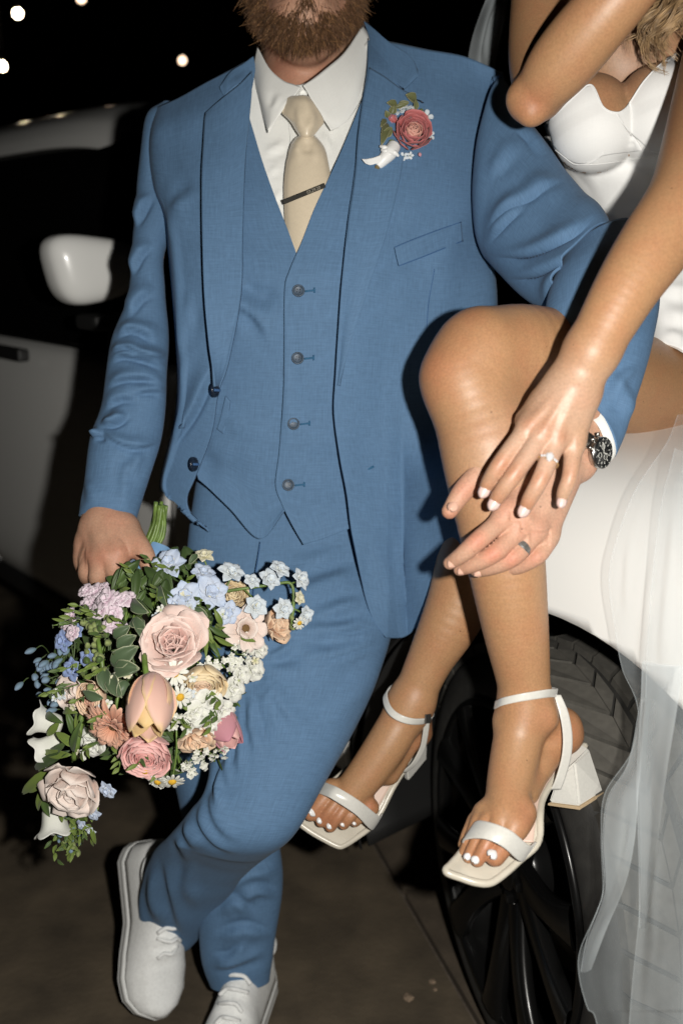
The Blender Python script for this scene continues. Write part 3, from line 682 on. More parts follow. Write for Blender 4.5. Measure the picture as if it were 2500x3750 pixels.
vr = [[(1335, 340), (1350, 340), (1370, 340), (1400, 340)], [(1296, 440), (1310, 440), (1340, 440), (1390, 440)], [(1252, 545), (1290, 545), (1330, 545), (1390, 545)], [(1202, 655), (1250, 655), (1310, 655), (1380, 655)], [(1150, 765), (1210, 765), (1280, 770), (1360, 770)],
     [(1101, 893), (1170, 893), (1250, 900), (1340, 900)], [(1060, 990), (1140, 990), (1230, 1000), (1330, 1000)], [(1042, 1065), (1130, 1065), (1220, 1070), (1320, 1070)], [(1040, 1300), (1120, 1300), (1200, 1300), (1300, 1300)],
     [(1037, 1450), (1110, 1450), (1190, 1450), (1290, 1450)], [(1022, 1655), (1100, 1655), (1190, 1655), (1290, 1655)], [(1009, 1775), (1090, 1790), (1180, 1790), (1300, 1790)], [(1034, 1850), (1090, 1880), (1190, 1870), (1310, 1860)],
     [(1072, 1927), (1108, 1940), (1200, 1920), (1320, 1900)], [(1112, 1996), (1128, 1990), (1200, 1967), (1330, 1915)]]
patch('right_panel', vr, M_SUIT, vest, 140, 70, TD, -0.004, extra=hemlift, folds=[([(1050, 1100), (1050, 1770)], 14, .0012), ([(1100, 1640), (1240, 1600)], 40, .002), ([(1080, 1440), (1200, 1400)], 50, .002)], noise=.0006, nscale=60, solid=0.003)
for (x, y) in ((1093, 1065), (1090, 1312), (1075, 1552), (1056, 1776)):
    d = float(TD(x, y))-0.0045
    disc('button', P(x, y, d), RT, UP, 0.0086, 0.0032, M_BTN, vest, True)
    q = [P(x+24, y+2, d-.001), P(x+58, y-2, d-.001)]
    rope('buttonhole', [q[0], (q[0]+q[1])/2, q[1]], 0.0013, M_HOLE, vest, n=6); rope('buttonhole', [q[1]+UP*.0035, q[1]-UP*.0035], 0.0012, M_HOLE, vest, n=4)
patch('pocket_welt', [[(826, 1450), (842, 1470)], [(808, 1525), (832, 1540)], [(794, 1572), (818, 1590)]], M_SUIT, vest, 16, 8, TD, 0.0005, solid=0.0025)

# ---- jacket
jac = empty('suit_jacket', P(1100, 1000, 1.38)); jac.parent = man
def wrap(rows, dxs=((4, .07), (-60, .17))):
    out = []
    for r in rows:
        x, y = r[-1][:2]; d = float(TD(x, y)); sgn = 1 if x > 1150 else -1
        out.append([(p[0], p[1], float(TD(p[0], p[1]))-OFFJ) if len(p) == 2 else p for p in r]+[(x+sgn*dx, y, d-OFFJ+dd) for dx, dd in dxs])
    return out
OFFJ = 0.014
rowsL = [[(928, 205, 1.47), (862, 243, 1.462), (762, 295, 1.46), (665, 350, 1.472), (585, 388, 1.49)], [(915, 330), (840, 360), (750, 400), (650, 440), (562, 470)], [(905, 470), (830, 490), (740, 520), (650, 545), (556, 560)],
     [(893, 650), (820, 670), (735, 700), (655, 715), (572, 690)], [(886, 850), (815, 860), (740, 870), (668, 870), (612, 810)], [(880, 1080), (815, 1080), (745, 1080), (685, 1070), (636, 1040)],
     [(834, 1330), (788, 1320), (738, 1310), (695, 1290), (652, 1260)], [(797, 1440), (760, 1440), (720, 1430), (690, 1410), (658, 1380)], [(772, 1590), (740, 1580), (705, 1565), (680, 1545), (650, 1520)],
     [(714, 1745), (688, 1725), (660, 1705), (640, 1680), (618, 1650)], [(682, 1825), (658, 1803), (632, 1780), (612, 1757), (598, 1732)], [(700, 1888), (668, 1860), (640, 1832), (614, 1804), (592, 1776)], [(768, 1948), (720, 1910), (676, 1872), (636, 1836), (596, 1800)]]
foldL = [([(625, 1640), (715, 1490), (785, 1300)], 15, .013, 1.1), ([(625, 1380), (660, 1200), (680, 1050)], 26, .005), ([(690, 1030), (690, 1250), (650, 1450)], 22, .004),
         ([(620, 640), (650, 760), (640, 900)], 40, .006), ([(605, 770), (700, 640)], 26, -.004)]
patch('right_front', wrap(rowsL), M_SUIT, jac, 180, 110, folds=foldL, noise=.0008, nscale=50, solid=0.004)
rowsR = [[(1345, 140, 1.478), (1430, 152, 1.462), (1560, 180, 1.455), (1700, 206, 1.462), (1828, 262, 1.485)], [(1345, 255), (1440, 270), (1570, 290), (1700, 310), (1838, 340)], [(1322, 400), (1430, 420), (1560, 440), (1690, 460), (1818, 470)],
     [(1300, 620), (1410, 640), (1540, 660), (1670, 680), (1785, 680)], [(1276, 800), (1390, 820), (1520, 845), (1650, 870), (1775, 880)], [(1255, 1010), (1370, 1030), (1500, 1050), (1650, 1060), (1800, 1030)], [(1241, 1200), (1350, 1210), (1480, 1220), (1640, 1220), (1800, 1200)],
     [(1230, 1380), (1340, 1390), (1470, 1390), (1620, 1380), (1775, 1350)], [(1224, 1510), (1330, 1520), (1460, 1520), (1600, 1510), (1755, 1490)], [(1243, 1670), (1345, 1670), (1470, 1670), (1600, 1660), (1745, 1640)], [(1270, 1810), (1365, 1820), (1480, 1820), (1600, 1810), (1725, 1790)],
     [(1290, 1960), (1380, 1970), (1490, 1970), (1590, 1960), (1695, 1940)], [(1330, 2130), (1400, 2140), (1480, 2140), (1570, 2130), (1660, 2110)], [(1365, 2260), (1420, 2270), (1480, 2265), (1545, 2245), (1620, 2210)], [(1416, 2334), (1445, 2337), (1482, 2332), (1520, 2302), (1570, 2250)]]
foldR = [([(1500, 1900), (1520, 2280)], 60, .006), ([(1760, 700), (1640, 900), (1600, 1150)], 60, .005), ([(1700, 1000), (1560, 1300), (1540, 1700)], 70, .005), ([(1380, 1950), (1440, 2300)], 40, .004), ([(1300, 1500), (1420, 1900)], 70, -.004)]
def car_d(px, py):
    X = (px-1250)/FPX; Y = (py-1875)/FPX; return (0.766*W0[0]+0.643*W0[1])/(0.766*X+0.643*(0.966-0.2588*Y))
def flareR(G):
    G = G.copy(); u = np.linspace(0, 1, G.shape[1])[None]; G[..., 2] -= 0.03*np.clip((G[..., 1]-1300)/900, 0, 1)*np.clip(1-np.abs(G[..., 0]-1420)/320, 0, 1)+0.012*np.clip(1-u*4, 0, 1)*np.clip((G[..., 1]-500)/600, 0.3, 1); k = np.clip((G[..., 1]-1450)/300, 0, 1); G[..., 2] = np.where(k > 0, G[..., 2]*(1-k)+np.minimum(G[..., 2], car_d(G[..., 0], G[..., 1])-.06+.015*u)*k, G[..., 2]); return G
patch('left_front', wrap(rowsR), M_SUIT, jac, 160, 100, folds=foldR, noise=.0008, nscale=50, solid=0.004, extra=flareR)
# back of the jacket closes the shell behind him
bx = lambda y: (float(np.interp(y, _py, _xc)), float(np.interp(y, _py, _w)), float(np.interp(y, _py, _d0)))
br = [[(592, 395, 1.50), (700, 345, 1.50), (880, 262, 1.50), (1120, 215, 1.56), (1400, 172, 1.50), (1690, 218, 1.50), (1822, 275, 1.50)]]
for y, xl, xr in ((480, 600, 1820), (700, 640, 1780), (1000, 700, 1790), (1400, 740, 1765), (1800, 760, 1715), (2150, 780, 1640)):
    c, wv, d0 = bx(y); br.append([(xl, y, d0+.10), (xl+60, y, d0+.19), (c-200, y, d0+.25), (c, y, d0+.26), (c+200, y, d0+.25), (xr-60, y, d0+.19), (xr, y, d0+.10)])
patch('back_panel', br, M_SUIT, jac, 40, 40, solid=0.004)
# lapels: rolled, lying on the fronts, with notch and collar
def lap(name, rows, o, folds=(), roll=0.007, lift=0.011):
    rr = []
    for k, r in enumerate(rows):
        n = len(r); row = []
        for i, p in enumerate(r):
            u = i/(n-1); bul = -roll*math.sin(math.pi*u)*0.6-lift*(1-u)**2*min(1, k*2/len(rows))
            row.append((p[0], p[1], (p[2] if len(p) == 3 else float(TD(p[0], p[1])))-o+bul))
        rr.append(row)
    return patch(name, rr, M_SUIT, jac, 100, 26, folds=folds, solid=0.0035)
# columns: free outer edge -> roll line
lap('lapel', [[(751, 413), (790, 378), (830, 345), (880, 305), (922, 262)], [(748, 440), (790, 425), (838, 400), (885, 365), (922, 330)], [(744, 520), (790, 515), (830, 500), (870, 480), (912, 440)], [(738, 650), (780, 648), (820, 640), (858, 625), (897, 600)], [(740, 850), (775, 850), (810, 850), (848, 850), (888, 850)],
     [(748, 1080), (775, 1080), (808, 1080), (845, 1080), (882, 1080)], [(765, 1250), (782, 1250), (802, 1248), (824, 1244), (848, 1240)], [(780, 1340), (791, 1338), (803, 1336), (815, 1333), (828, 1330)], [(790, 1415), (793, 1415), (797, 1415), (800, 1415), (803, 1415)]], 0.024, lift=.020)
lap('collar', [[(928, 205, 1.475), (935, 250, 1.472), (928, 300, 1.466), (922, 330, 1.456)], [(893, 231, 1.468), (890, 262, 1.462), (882, 288, 1.452), (876, 308, 1.445)], [(845, 262, 1.462), (840, 288, 1.455), (836, 312, 1.449), (832, 340, 1.444)], [(805, 318, 1.455), (808, 328, 1.453), (813, 338, 1.450), (820, 352, 1.446)]], 0.018, roll=.003, lift=.004)
lap('lapel', [[(1518, 348), (1478, 330), (1440, 303), (1400, 274), (1352, 246)], [(1502, 400), (1468, 400), (1430, 390), (1385, 375), (1330, 355)], [(1485, 530), (1450, 530), (1410, 525), (1365, 515), (1310, 500)], [(1465, 650), (1425, 650), (1385, 648), (1345, 645), (1300, 640)], [(1430, 800), (1395, 805), (1360, 806), (1320, 804), (1277, 800)],
     [(1395, 920), (1365, 928), (1333, 932), (1300, 930), (1266, 925)], [(1345, 1065), (1322, 1074), (1300, 1076), (1277, 1074), (1254, 1070)], [(1280, 1270), (1270, 1274), (1260, 1275), (1250, 1273), (1240, 1270)], [(1240, 1410), (1238, 1412), (1235, 1412), (1233, 1412), (1230, 1412)]], 0.022, lift=.008)
lap('collar', [[(1330, 75, 1.51), (1352, 140, 1.49), (1355, 190, 1.475), (1350, 240, 1.462)], [(1368, 105, 1.49), (1385, 160, 1.476), (1395, 215, 1.462), (1400, 266, 1.449)], [(1420, 150, 1.472), (1440, 200, 1.462), (1445, 250, 1.452), (1442, 296, 1.442)], [(1500, 205, 1.458), (1512, 235, 1.452), (1508, 270, 1.444), (1476, 322, 1.434)], [(1530, 255, 1.455), (1530, 265, 1.450), (1527, 280, 1.445), (1480, 326, 1.434)]], 0.018, roll=.003, lift=.004)
# jacket buttons on the right front (seen nearly edge-on), buttonholes on the left front
for (x, y, dd) in ((783, 1428, 0.028), (706, 1700, 0.026)):
    c = P(x, y, float(TD(x, y))-dd); disc('button', c, nrm(FW*0.9+RT*0.35), UP, 0.0105, 0.004, M_BTN2, jac)
    rope('button_shank', [c, c+RT*0.008+FW*.006], 0.002, M_SEAM, jac, n=4)
for a, b in (((1250, 1437), (1318, 1413)), ((1308, 1736), (1368, 1708))):
    da = float(TD(*a))-OFFJ-.0035; db = float(TD(*b))-OFFJ-.0035
    if a[1] > 1600: da -= .006; db -= .007
    rope('buttonhole', [P(*a, da), P((a[0]+b[0])/2, (a[1]+b[1])/2, (da+db)/2), P(*b, db)], 0.0017, M_HOLE, jac, n=8)
# chest welt pocket
patch('chest_pocket', [[(1445, 905), (1525, 872), (1610, 840), (1688, 813)], [(1452, 938), (1530, 908), (1615, 876), (1691, 846)], [(1461, 972), (1540, 942), (1620, 910), (1694, 881)]], M_SUIT, jac, 14, 40, TD, -OFFJ-0.0052, solid=0.0025)
rope('pocket_seam', [P(x, y, float(TD(x, y))-OFFJ-.0048) for x, y in ((1445, 905), (1525, 872), (1610, 840), (1688, 813))], 0.0006, M_SEAM, jac, n=20)
rope('pocket_seam', [P(x, y, float(TD(x, y))-OFFJ-.0045) for x, y in ((1461, 973), (1540, 943), (1620, 911), (1694, 882))], 0.0008, M_SEAM, jac, n=20)
rope('front_dart', [P(x, y, float(TD(x, y))-OFFJ-.0008) for x, y in ((1590, 985), (1565, 1150), (1560, 1400), (1570, 1650))], 0.0005, M_SEAM, jac, n=30)

# right sleeve (left in the photo), hanging to the hand with the bouquet
slR = [(600, 372, 700, 400, 1.515, .6), (536, 430, 715, 470, 1.515, .75), (512, 600, 700, 600, 1.51, .85), (496, 770, 668, 765, 1.495, .9), (484, 930, 602, 920, 1.465, 1.05), (468, 1100, 604, 1060, 1.45, 1.0), (412, 1240, 618, 1240, 1.44, .9), (390, 1360, 610, 1370, 1.435, .85), (370, 1500, 606, 1490, 1.43, .8), (332, 1610, 588, 1610, 1.42, .8), (310, 1770, 545, 1750, 1.405, .75), (300, 1830, 520, 1825, 1.40, .85), (291, 1893, 496, 1908, 1.393, .9)]
FK = 1.35
fSR = [([(425, 1235), (480, 1205), (545, 1225), (575, 1262)], 13, .011, 1.0), ([(400, 1330), (450, 1300), (530, 1312), (612, 1345)], 13, .013, 1.0), ([(450, 1262), (540, 1300), (612, 1300)], 12, .008, .9), ([(388, 1420), (450, 1385), (530, 1380), (600, 1400)], 14, .011, 1.0), ([(480, 1440), (560, 1425), (608, 1440)], 13, .008, .9), ([(365, 1553), (420, 1548), (470, 1510)], 11, .013, 1.1), ([(372, 1565), (420, 1610), (500, 1632), (590, 1612)], 12, .010, 1.0), ([(338, 1598), (375, 1578)], 12, .010),
       ([(478, 1015), (510, 935), (560, 880)], 13, .008, .9), ([(494, 835), (520, 770), (548, 700)], 13, .009, .9), ([(466, 1165), (510, 1090), (570, 1050)], 15, .008, .9), ([(380, 1500), (440, 1455), (520, 1450)], 15, .008, .9), ([(600, 420), (560, 560), (600, 770)], 22, -.005, 0), ([(405, 1290), (470, 1270), (520, 1280)], 12, .007, .9),
       ([(320, 1750), (350, 1850)], 26, .003), ([(460, 1650), (455, 1890)], 20, .002), ([(520, 1650), (470, 1740)], 22, .004)]
tube('sleeve', slR, M_SUIT, jac, 240, 110, folds=[(f[0], f[1], f[2]*FK)+tuple(f[3:]) for f in fSR], solid=0.004, noise=.001, nscale=45)
tube('shirt_cuff', [(304, 1850, 490, 1850, 1.398, .8), (297, 1885, 486, 1890, 1.394, .82), (296, 1928, 462, 1910, 1.389, .86)], M_SHIRT, sh, 16, 40, solid=0.003)
# left sleeve (right in the photo): upper arm out to the elbow, forearm across her thigh
slL = [(1800, 290, 1840, 640, 1.47, .3), (1838, 300, 1772, 800, 1.455, .45), (1885, 400, 1775, 915, 1.43, .55), (1960, 490, 1800, 960, 1.41, .6), (2050, 615, 1850, 1015, 1.38, .65), (2130, 712, 1930, 1085, 1.345, .68), (2190, 762, 1990, 1118, 1.315, .7), (2232, 840, 2030, 1130, 1.285, .7)]
fSL = [([(1782, 845), (1850, 770), (1960, 705), (2065, 650)], 15, .0095, .9), ([(1786, 890), (1860, 800), (1930, 735)], 14, .008, .9), ([(1795, 925), (1940, 928), (2080, 865), (2185, 772)], 14, .011, .9), ([(1850, 1008), (1960, 1000), (2090, 950), (2200, 930)], 15, .009, .9), ([(1990, 1106), (2030, 1035), (2115, 990), (2195, 975)], 13, .011, .9), ([(1880, 470), (1940, 515), (1985, 580)], 14, .007, .9), ([(1790, 660), (1850, 560), (1890, 500)], 26, .005, .5), ([(1900, 620), (2000, 700), (2100, 780)], 40, .004, .3)]
tube('sleeve', slL, M_SUIT, jac, 230, 150, folds=fSL, solid=0.004, noise=.0012, nscale=45)
slF = [(2050, 960, 2330, 830, 1.30, .75), (2012, 1050, 2405, 960, 1.27, .75), (1995, 1150, 2410, 1115, 1.245, .72), (2005, 1260, 2385, 1260, 1.225, .7), (2030, 1390, 2345, 1395, 1.205, .68), (2070, 1520, 2300, 1530, 1.185, .66), (2110, 1640, 2262, 1632, 1.165, .66), (2128, 1700, 2228, 1690, 1.155, .66)]
slF = [(2050, 960, 2330, 830, 1.30, .75), (2012, 1050, 2405, 960, 1.27, .75), (1995, 1150, 2410, 1115, 1.245, .72), (2005, 1260, 2385, 1260, 1.225, .7), (2030, 1365, 2352, 1385, 1.208, .68), (2075, 1435, 2318, 1490, 1.197, .66), (2130, 1480, 2284, 1595, 1.188, .66), (2182, 1512, 2248, 1674, 1.180, .7)]
tube('sleeve', slF, M_SUIT, jac, 100, 64, folds=[([(2390, 1150), (2250, 1230), (2100, 1240)], 26, .008), ([(2350, 1330), (2260, 1400), (2240, 1500)], 20, .006), ([(2230, 1350), (2300, 1480), (2290, 1560)], 24, .005)], solid=0.004, noise=.001, nscale=45)
tube('shirt_cuff', [(2170, 1490, 2262, 1640, 1.186, .6), (2172, 1515, 2238, 1684, 1.178, .62), (2158, 1535, 2214, 1702, 1.173, .6)], M_SHIRT, sh, 18, 40, solid=0.003)

# ---- trousers
tro = empty('trousers', P(1050, 2000, 1.5)); tro.parent = man
fT = [([(1260, 1990), (1150, 2060), (1050, 2070)], 30, .006), ([(1320, 2080), (1200, 2130), (1060, 2180)], 28, .006), ([(1345, 2190), (1230, 2230), (1120, 2290)], 26, .006), ([(1370, 2260), (1250, 2300), (1130, 2310), (1040, 2300)], 24, .007), ([(1400, 2330), (1300, 2370), (1180, 2400), (1060, 2390)], 26, .006),
      ([(960, 2440), (1060, 2620), (1150, 2700)], 30, .005), ([(950, 2480), (1000, 2640), (1060, 2750)], 26, .006), ([(940, 2400), (1010, 2420), (1130, 2400)], 22, -.005), ([(910, 2510), (930, 2680), (960, 2790)], 18, .006), ([(880, 2560), (880, 2720), (880, 2860)], 16, .006), ([(850, 2660), (835, 2800), (830, 2900)], 14, .007), ([(820, 2760), (800, 2880), (810, 2980)], 13, .008),
      ([(800, 2840), (775, 2930), (810, 3020), (900, 3085)], 20, .007, .7), ([(750, 2920), (735, 3000), (790, 3080), (900, 3130)], 20, .007, .7), ([(690, 2990), (690, 3050), (740, 3120)], 20, .006), ([(1400, 2450), (1280, 2560), (1200, 2700)], 40, .004), ([(1010, 2230), (960, 2330), (950, 2450)], 30, .005)]+[([(930+6*i, 2470-4*i), ((930+x1)/2+10-i, (2480+y1)/2), (x1, y1)], 7.5, .0034, .9) for i, (x1, y1) in enumerate(((826, 2905), (858, 2890), (892, 2870), (925, 2850), (960, 2815), (995, 2770), (1040, 2720), (1085, 2660)))]+[([(1420, 2360), (1300, 2400), (1190, 2440), (1090, 2450)], 9, .004, .9), ([(1400, 2300), (1290, 2330), (1180, 2340)], 9, .004, .9), ([(1180, 2230), (1090, 2290), (1020, 2370)], 9, .004, .9), ([(1090, 2330), (1040, 2380), (950, 2440)], 16, .005)]
tube('seat', [(740, 1660, 1420, 1640, 1.50, .34), (715, 1780, 1430, 1770, 1.503, .35), (690, 1960, 1450, 1940, 1.51, .35), (680, 2120, 1460, 2110, 1.515, .45), (690, 2260, 1455, 2250, 1.53, .5), (760, 2380, 1400, 2380, 1.54, .46)], M_SUIT, tro, 60, 64, folds=fT, noise=.001, nscale=40)
legF = [(860, 2000, 1440, 2030, 1.51, .40), (760, 2180, 1446, 2200, 1.495, .52), (700, 2400, 1418, 2380, 1.465, .54), (715, 2600, 1342, 2580, 1.43, .58), (765, 2780, 1245, 2770, 1.395, .62), (752, 2890, 1165, 2910, 1.375, .66), (700, 2965, 1085, 3045, 1.37, .70), (630, 3050, 985, 3128, 1.415, .68), (556, 3130, 890, 3210, 1.52, .60), (515, 3260, 822, 3310, 1.60, .52), (510, 3370, 760, 3400, 1.65, .48), (516, 3448, 694, 3474, 1.68, .46)]
tube('leg', legF, M_SUIT, tro, 280, 150, folds=fT+[([(600, 3130), (640, 3300), (690, 3460)], 22, .010, .9), ([(560, 3160), (560, 3300), (620, 3400)], 22, .008), ([(720, 3120), (690, 3240), (760, 3330)], 24, .006), ([(640, 3060), (700, 3160)], 16, .008)], solid=0.003, noise=.0012, nscale=40)
legB = [(640, 2250, 1000, 2250, 1.56, .8), (630, 2600, 980, 2600, 1.57, .8), (640, 2850, 980, 2850, 1.585, .75), (690, 3080, 1026, 3120, 1.60, .7), (722, 3260, 1034, 3260, 1.615, .66), (728, 3400, 1014, 3400, 1.625, .64), (738, 3500, 1000, 3500, 1.63, .64), (752, 3562, 992, 3555, 1.635, .64), (770, 3610, 988, 3590, 1.637, .6)]
tube('leg', legB, M_SUIT, tro, 170, 90, folds=[([(1030, 3180), (900, 3200), (820, 3290)], 24, .012, .9), ([(1020, 3290), (930, 3260), (860, 3330)], 20, .008), ([(930, 3360), (860, 3300), (800, 3360)], 20, .010, .9), ([(1000, 3430), (890, 3400), (790, 3450)], 18, .012, .9), ([(900, 3430), (850, 3500), (770, 3510)], 14, .010, .9), ([(760, 3540), (860, 3520), (990, 3470)], 18, .006)], solid=0.003, noise=.0012, nscale=40)
rope('fly_seam', [P(x, y, d) for x, y, d in ((952, 1985, 1.451), (945, 2040, 1.440), (934, 2110, 1.428), (925, 2200, 1.418))], 0.0008, M_SEAM, tro, n=16)

# ---- running shoes, built along their own axes (x heel->toe, y across, z up from the sole)
M_LINE = mat('grey shoe stitching', (0.42, 0.43, 0.43), 0.7)
def shoe(name, heel, toe, up_hint, parent, L=0.30, Wd=0.112, flip=1):
    e = empty(name, heel); e.parent = parent
    x = nrm(toe-heel); y = nrm(np.cross(up_hint, x)); z = np.cross(x, y); M = frame(heel, x, y=y)
    n = 40; t = np.linspace(0, 1, n)
    half = Wd/2*np.interp(t, [0, .03, .1, .25, .45, .62, .75, .87, .95, 1], [.25, .5, .66, .70, .72, .92, 1.0, .9, .62, .18]); off = flip*0.008*np.sin(t*3.0)
    # midsole: flared, with a groove
    a = np.linspace(0, 2*math.pi, 32, endpoint=False)
    def ring(hw, zz, sc=1.0): return np.stack([np.stack([t*L, off+s*hw*sc, zz+0*t], -1) for s in (-1, 1)], 0)
    lev = [(0.0, .90), (.004, 1.0), (.014, 1.06), (.019, .99), (.022, 1.05), (.034, 1.0), (.037, .88)]
    rk = 0.02*np.clip((t-.78)/.22, 0, 1)**2+0.012*np.clip((.1-t)/.1, 0, 1); V = []
    for zz, sc in lev:
        zz2 = zz*(1.0-0.25*t); lft = np.stack([(t-.5)*L*(0.97+.03*sc)+.5*L, off+half*sc, rk+zz2], -1); rgt = np.stack([(t-.5)*L*(0.97+.03*sc)+.5*L, off-half*sc, rk+zz2], -1)
        V.append(np.concatenate([lft, rgt[::-1]]))
    V = np.array(V); C = V.shape[1]; F = grid_faces(len(lev), C, True).tolist(); F.append(list(range(C))[::-1]); F.append([(len(lev)-1)*C+i for i in range(C)])
    mesh_obj('sole', xf(M, V.reshape(-1, 3)), F, M_SOLE, e)
    # upper
    hgt = np.interp(t, [0, .04, .12, .22, .30, .42, .55, .70, .85, .95, 1], [.075, .088, .092, .090, .092, .086, .070, .052, .040, .028, .012]); phi = np.linspace(0, math.pi, 25); U = []
    for i in range(n):
        cs = np.cos(phi); sn = np.sin(phi)**0.75; U.append(np.stack([np.full(25, t[i]*L*.985+.002), off[i]+half[i]*.96*np.sign(cs)*np.abs(cs)**.8*(1-.18*sn*(1 if t[i] > .3 else .8)), rk[i]+.03*(1-.25*t[i])+hgt[i]*sn], -1))
    U = np.array(U); un = vnoise(U.reshape(-1, 3), 140, 3).reshape(n, 25); U[..., 2] += .0015*un
    U[..., 2] += (.003*np.sin(t*70)*np.clip((t-.35)/.1, 0, 1)*np.clip((.75-t)/.1, 0, 1))[:, None]*np.sin(phi)[None]**4
    o = mesh_obj('upper', xf(M, U.reshape(-1, 3)), grid_faces(n, 25), M_SHOE, e, solid=0.002)
    for k in range(5):
        tt = .36+.07*k; h = np.interp(tt, t, hgt)+.03*(1-.25*tt)+.004; hw = .026-.002*k
        pts = [(tt*L-.006*(1 if k % 2 else -1), -hw, h-.010), (tt*L, -hw*.5, h-.002), (tt*L+.003, 0, h+.002), (tt*L, hw*.5, h-.002), (tt*L+.006*(1 if k % 2 else -1), hw, h-.010)]
        rope('lace', xf(M, np.array(pts)+np.array([0, np.interp(tt, t, off), .004])), 0.0034, M_SHOE, e, n=16)
    pts = [(.33*L, 0, .125), (.30*L, .02, .13), (.34*L, .032, .118), (.37*L, .012, .115), (.36*L, -.018, .117), (.31*L, -.03, .122), (.335*L, -.005, .125)]
    rope('lace_bow', xf(M, np.array(pts)), 0.0026, M_SHOE, e, n=40)
    for zz_, a0, a1 in ((.55, .30, .95), (.30, .10, .70)):
        for sd_ in (-1, 1):
            tt_ = np.linspace(a0, a1, 14); ii = (tt_*(n-1)).astype(int); jj = int(12+sd_*(12-zz_*8)); rope('stitch_line', xf(M, U[ii, jj]+np.array([0, sd_*.0006, .0004])), .0011, M_LINE, e, n=30, nc=6)
    pts = crs(np.array([(.05*L, 0, .128), (.12*L, .03, .12), (.25*L, .034, .122), (.31*L, 0, .13), (.25*L, -.034, .122), (.12*L, -.03, .12), (.05*L, 0, .128)]), 40); rope('collar_lining', xf(M, pts), 0.006, M_SHOE, e, n=40)
    for c in e.children: c.matrix_parent_inverse = Matrix.Translation(Vector(heel)).inverted()
    return e
shoes = []
h1, t1 = P(490, 3085, 1.735), P(545, 3725, 1.655)
shoes.append((shoe('running_shoe', h1, t1, nrm(CAM-h1)*0.9+RT*0.42, man, L=float(np.linalg.norm(t1-h1))), h1))
h2 = np.array([-0.140, 1.475, 0.0]); t2 = np.array([-0.185, 1.19, 0.0])
shoes.append((shoe('running_shoe', h2, t2, ZU, man, L=0.295, flip=-1), h2))

# ---- head, neck, hands: one body
def hp(px, py, d): return P(px, py, d)
HD = 1.50  # depth of the head's middle
face = [('b', .03, [(P(1120, -150, 1.56), P(1120, -40, 1.55), .085, .082), (P(1118, -90, 1.475), P(1112, 60, 1.445), .050, .044), (P(985, -60, 1.53), P(1035, 60, 1.50), .040, .040), (P(1255, -80, 1.54), P(1205, 50, 1.50), .040, .040), (P(1035, 60, 1.50), P(1115, 110, 1.455), .040, .040), (P(1205, 50, 1.50), P(1115, 110, 1.455), .040, .040),
        (P(1118, -150, 1.52), P(1118, -60, 1.50), .07, .065)]),
        ('b', .03, [(P(1135, 0, 1.60), P(1125, 420, 1.56), .062, .068), (P(1060, 150, 1.57), P(1095, 400, 1.54), .040, .030), (P(1215, 120, 1.57), P(1130, 400, 1.54), .040, .030)], .03),
        ('b', .006, [(P(1075, -12, 1.405), P(1120, -8, 1.397), .008, .011), (P(1120, -8, 1.397), P(1165, -14, 1.405), .011, .008)], .012),
        ('b', .03, [(P(1110, 420, 1.56), P(1080, 1900, 1.55), .07, .07), (P(1110, 420, 1.55), P(700, 480, 1.55), .05, .03), (P(1110, 420, 1.55), P(1700, 420, 1.54), .05, .03), (P(1060, 1900, 1.55), P(1080, 2300, 1.54), .08, .08)], .03),
        ('b', .02, [(P(700, 480, 1.55), P(620, 600, 1.53), .02, .015), (P(620, 600, 1.53), P(545, 930, 1.475), .015, .018), (P(545, 930, 1.475), P(515, 1400, 1.440), .018, .02), (P(520, 1400, 1.445), P(400, 1840, 1.395), .02, .02)], .02),
        ('b', .02, [(P(1700, 420, 1.54), P(1800, 640, 1.47), .03, .025), (P(1800, 640, 1.47), P(2120, 980, 1.32), .02, .02), (P(2120, 980, 1.32), P(2170, 1560, 1.185), .02, .02)], .02)]
FACE_ONLY = face[:3]
# right hand (photo left): a fist round the bouquet's handle, back of the hand and thumb to us
RHW = P(393, 1880, 1.388)
hR = [('b', .012, [(P(398, 1830, 1.396), P(392, 1910, 1.388), .024, .028), (P(350, 1925, 1.380), P(325, 2030, 1.375), .020, .016), (P(385, 1925, 1.372), P(375, 2040, 1.350), .022, .016), (P(430, 1930, 1.375), P(430, 2030, 1.352), .022, .016), (P(455, 1945, 1.385), P(480, 2000, 1.375), .022, .017), (P(380, 1900, 1.385), P(330, 1975, 1.385), .026, .02)]),
      ('f', .006, chain([P(432, 2025, 1.350), P(418, 2088, 1.343), P(438, 2108, 1.375), P(470, 2080, 1.395)], [.0135, .0125, .011, .010]), .010),
      ('f', .006, chain([P(385, 2040, 1.350), P(358, 2112, 1.348), P(375, 2132, 1.382), P(420, 2110, 1.405)], [.0140, .0125, .0115, .010]), .010),
      ('f', .006, chain([P(338, 2040, 1.362), P(318, 2095, 1.362), P(330, 2118, 1.392), P(380, 2100, 1.41)], [.0135, .012, .011, .010]), .010),
      ('f', .006, chain([P(312, 2010, 1.378), P(300, 2060, 1.380), P(312, 2085, 1.405), P(350, 2075, 1.42)], [.012, .011, .010, .009]), .010),
      ('f', .008, chain([P(452, 1940, 1.380), P(495, 1985, 1.362), P(530, 2030, 1.352), P(548, 2078, 1.350)], [.019, .0165, .0135, .0115]), .014)]
# knuckles, tendons
hR.append(('b', .010, [(P(345, 1930, 1.362), P(388, 2035, 1.334), .004, .005), (P(395, 1920, 1.356), P(433, 2022, 1.338), .004, .0055), (P(318, 1930, 1.372), P(338, 2035, 1.347), .004, .005)], .012))
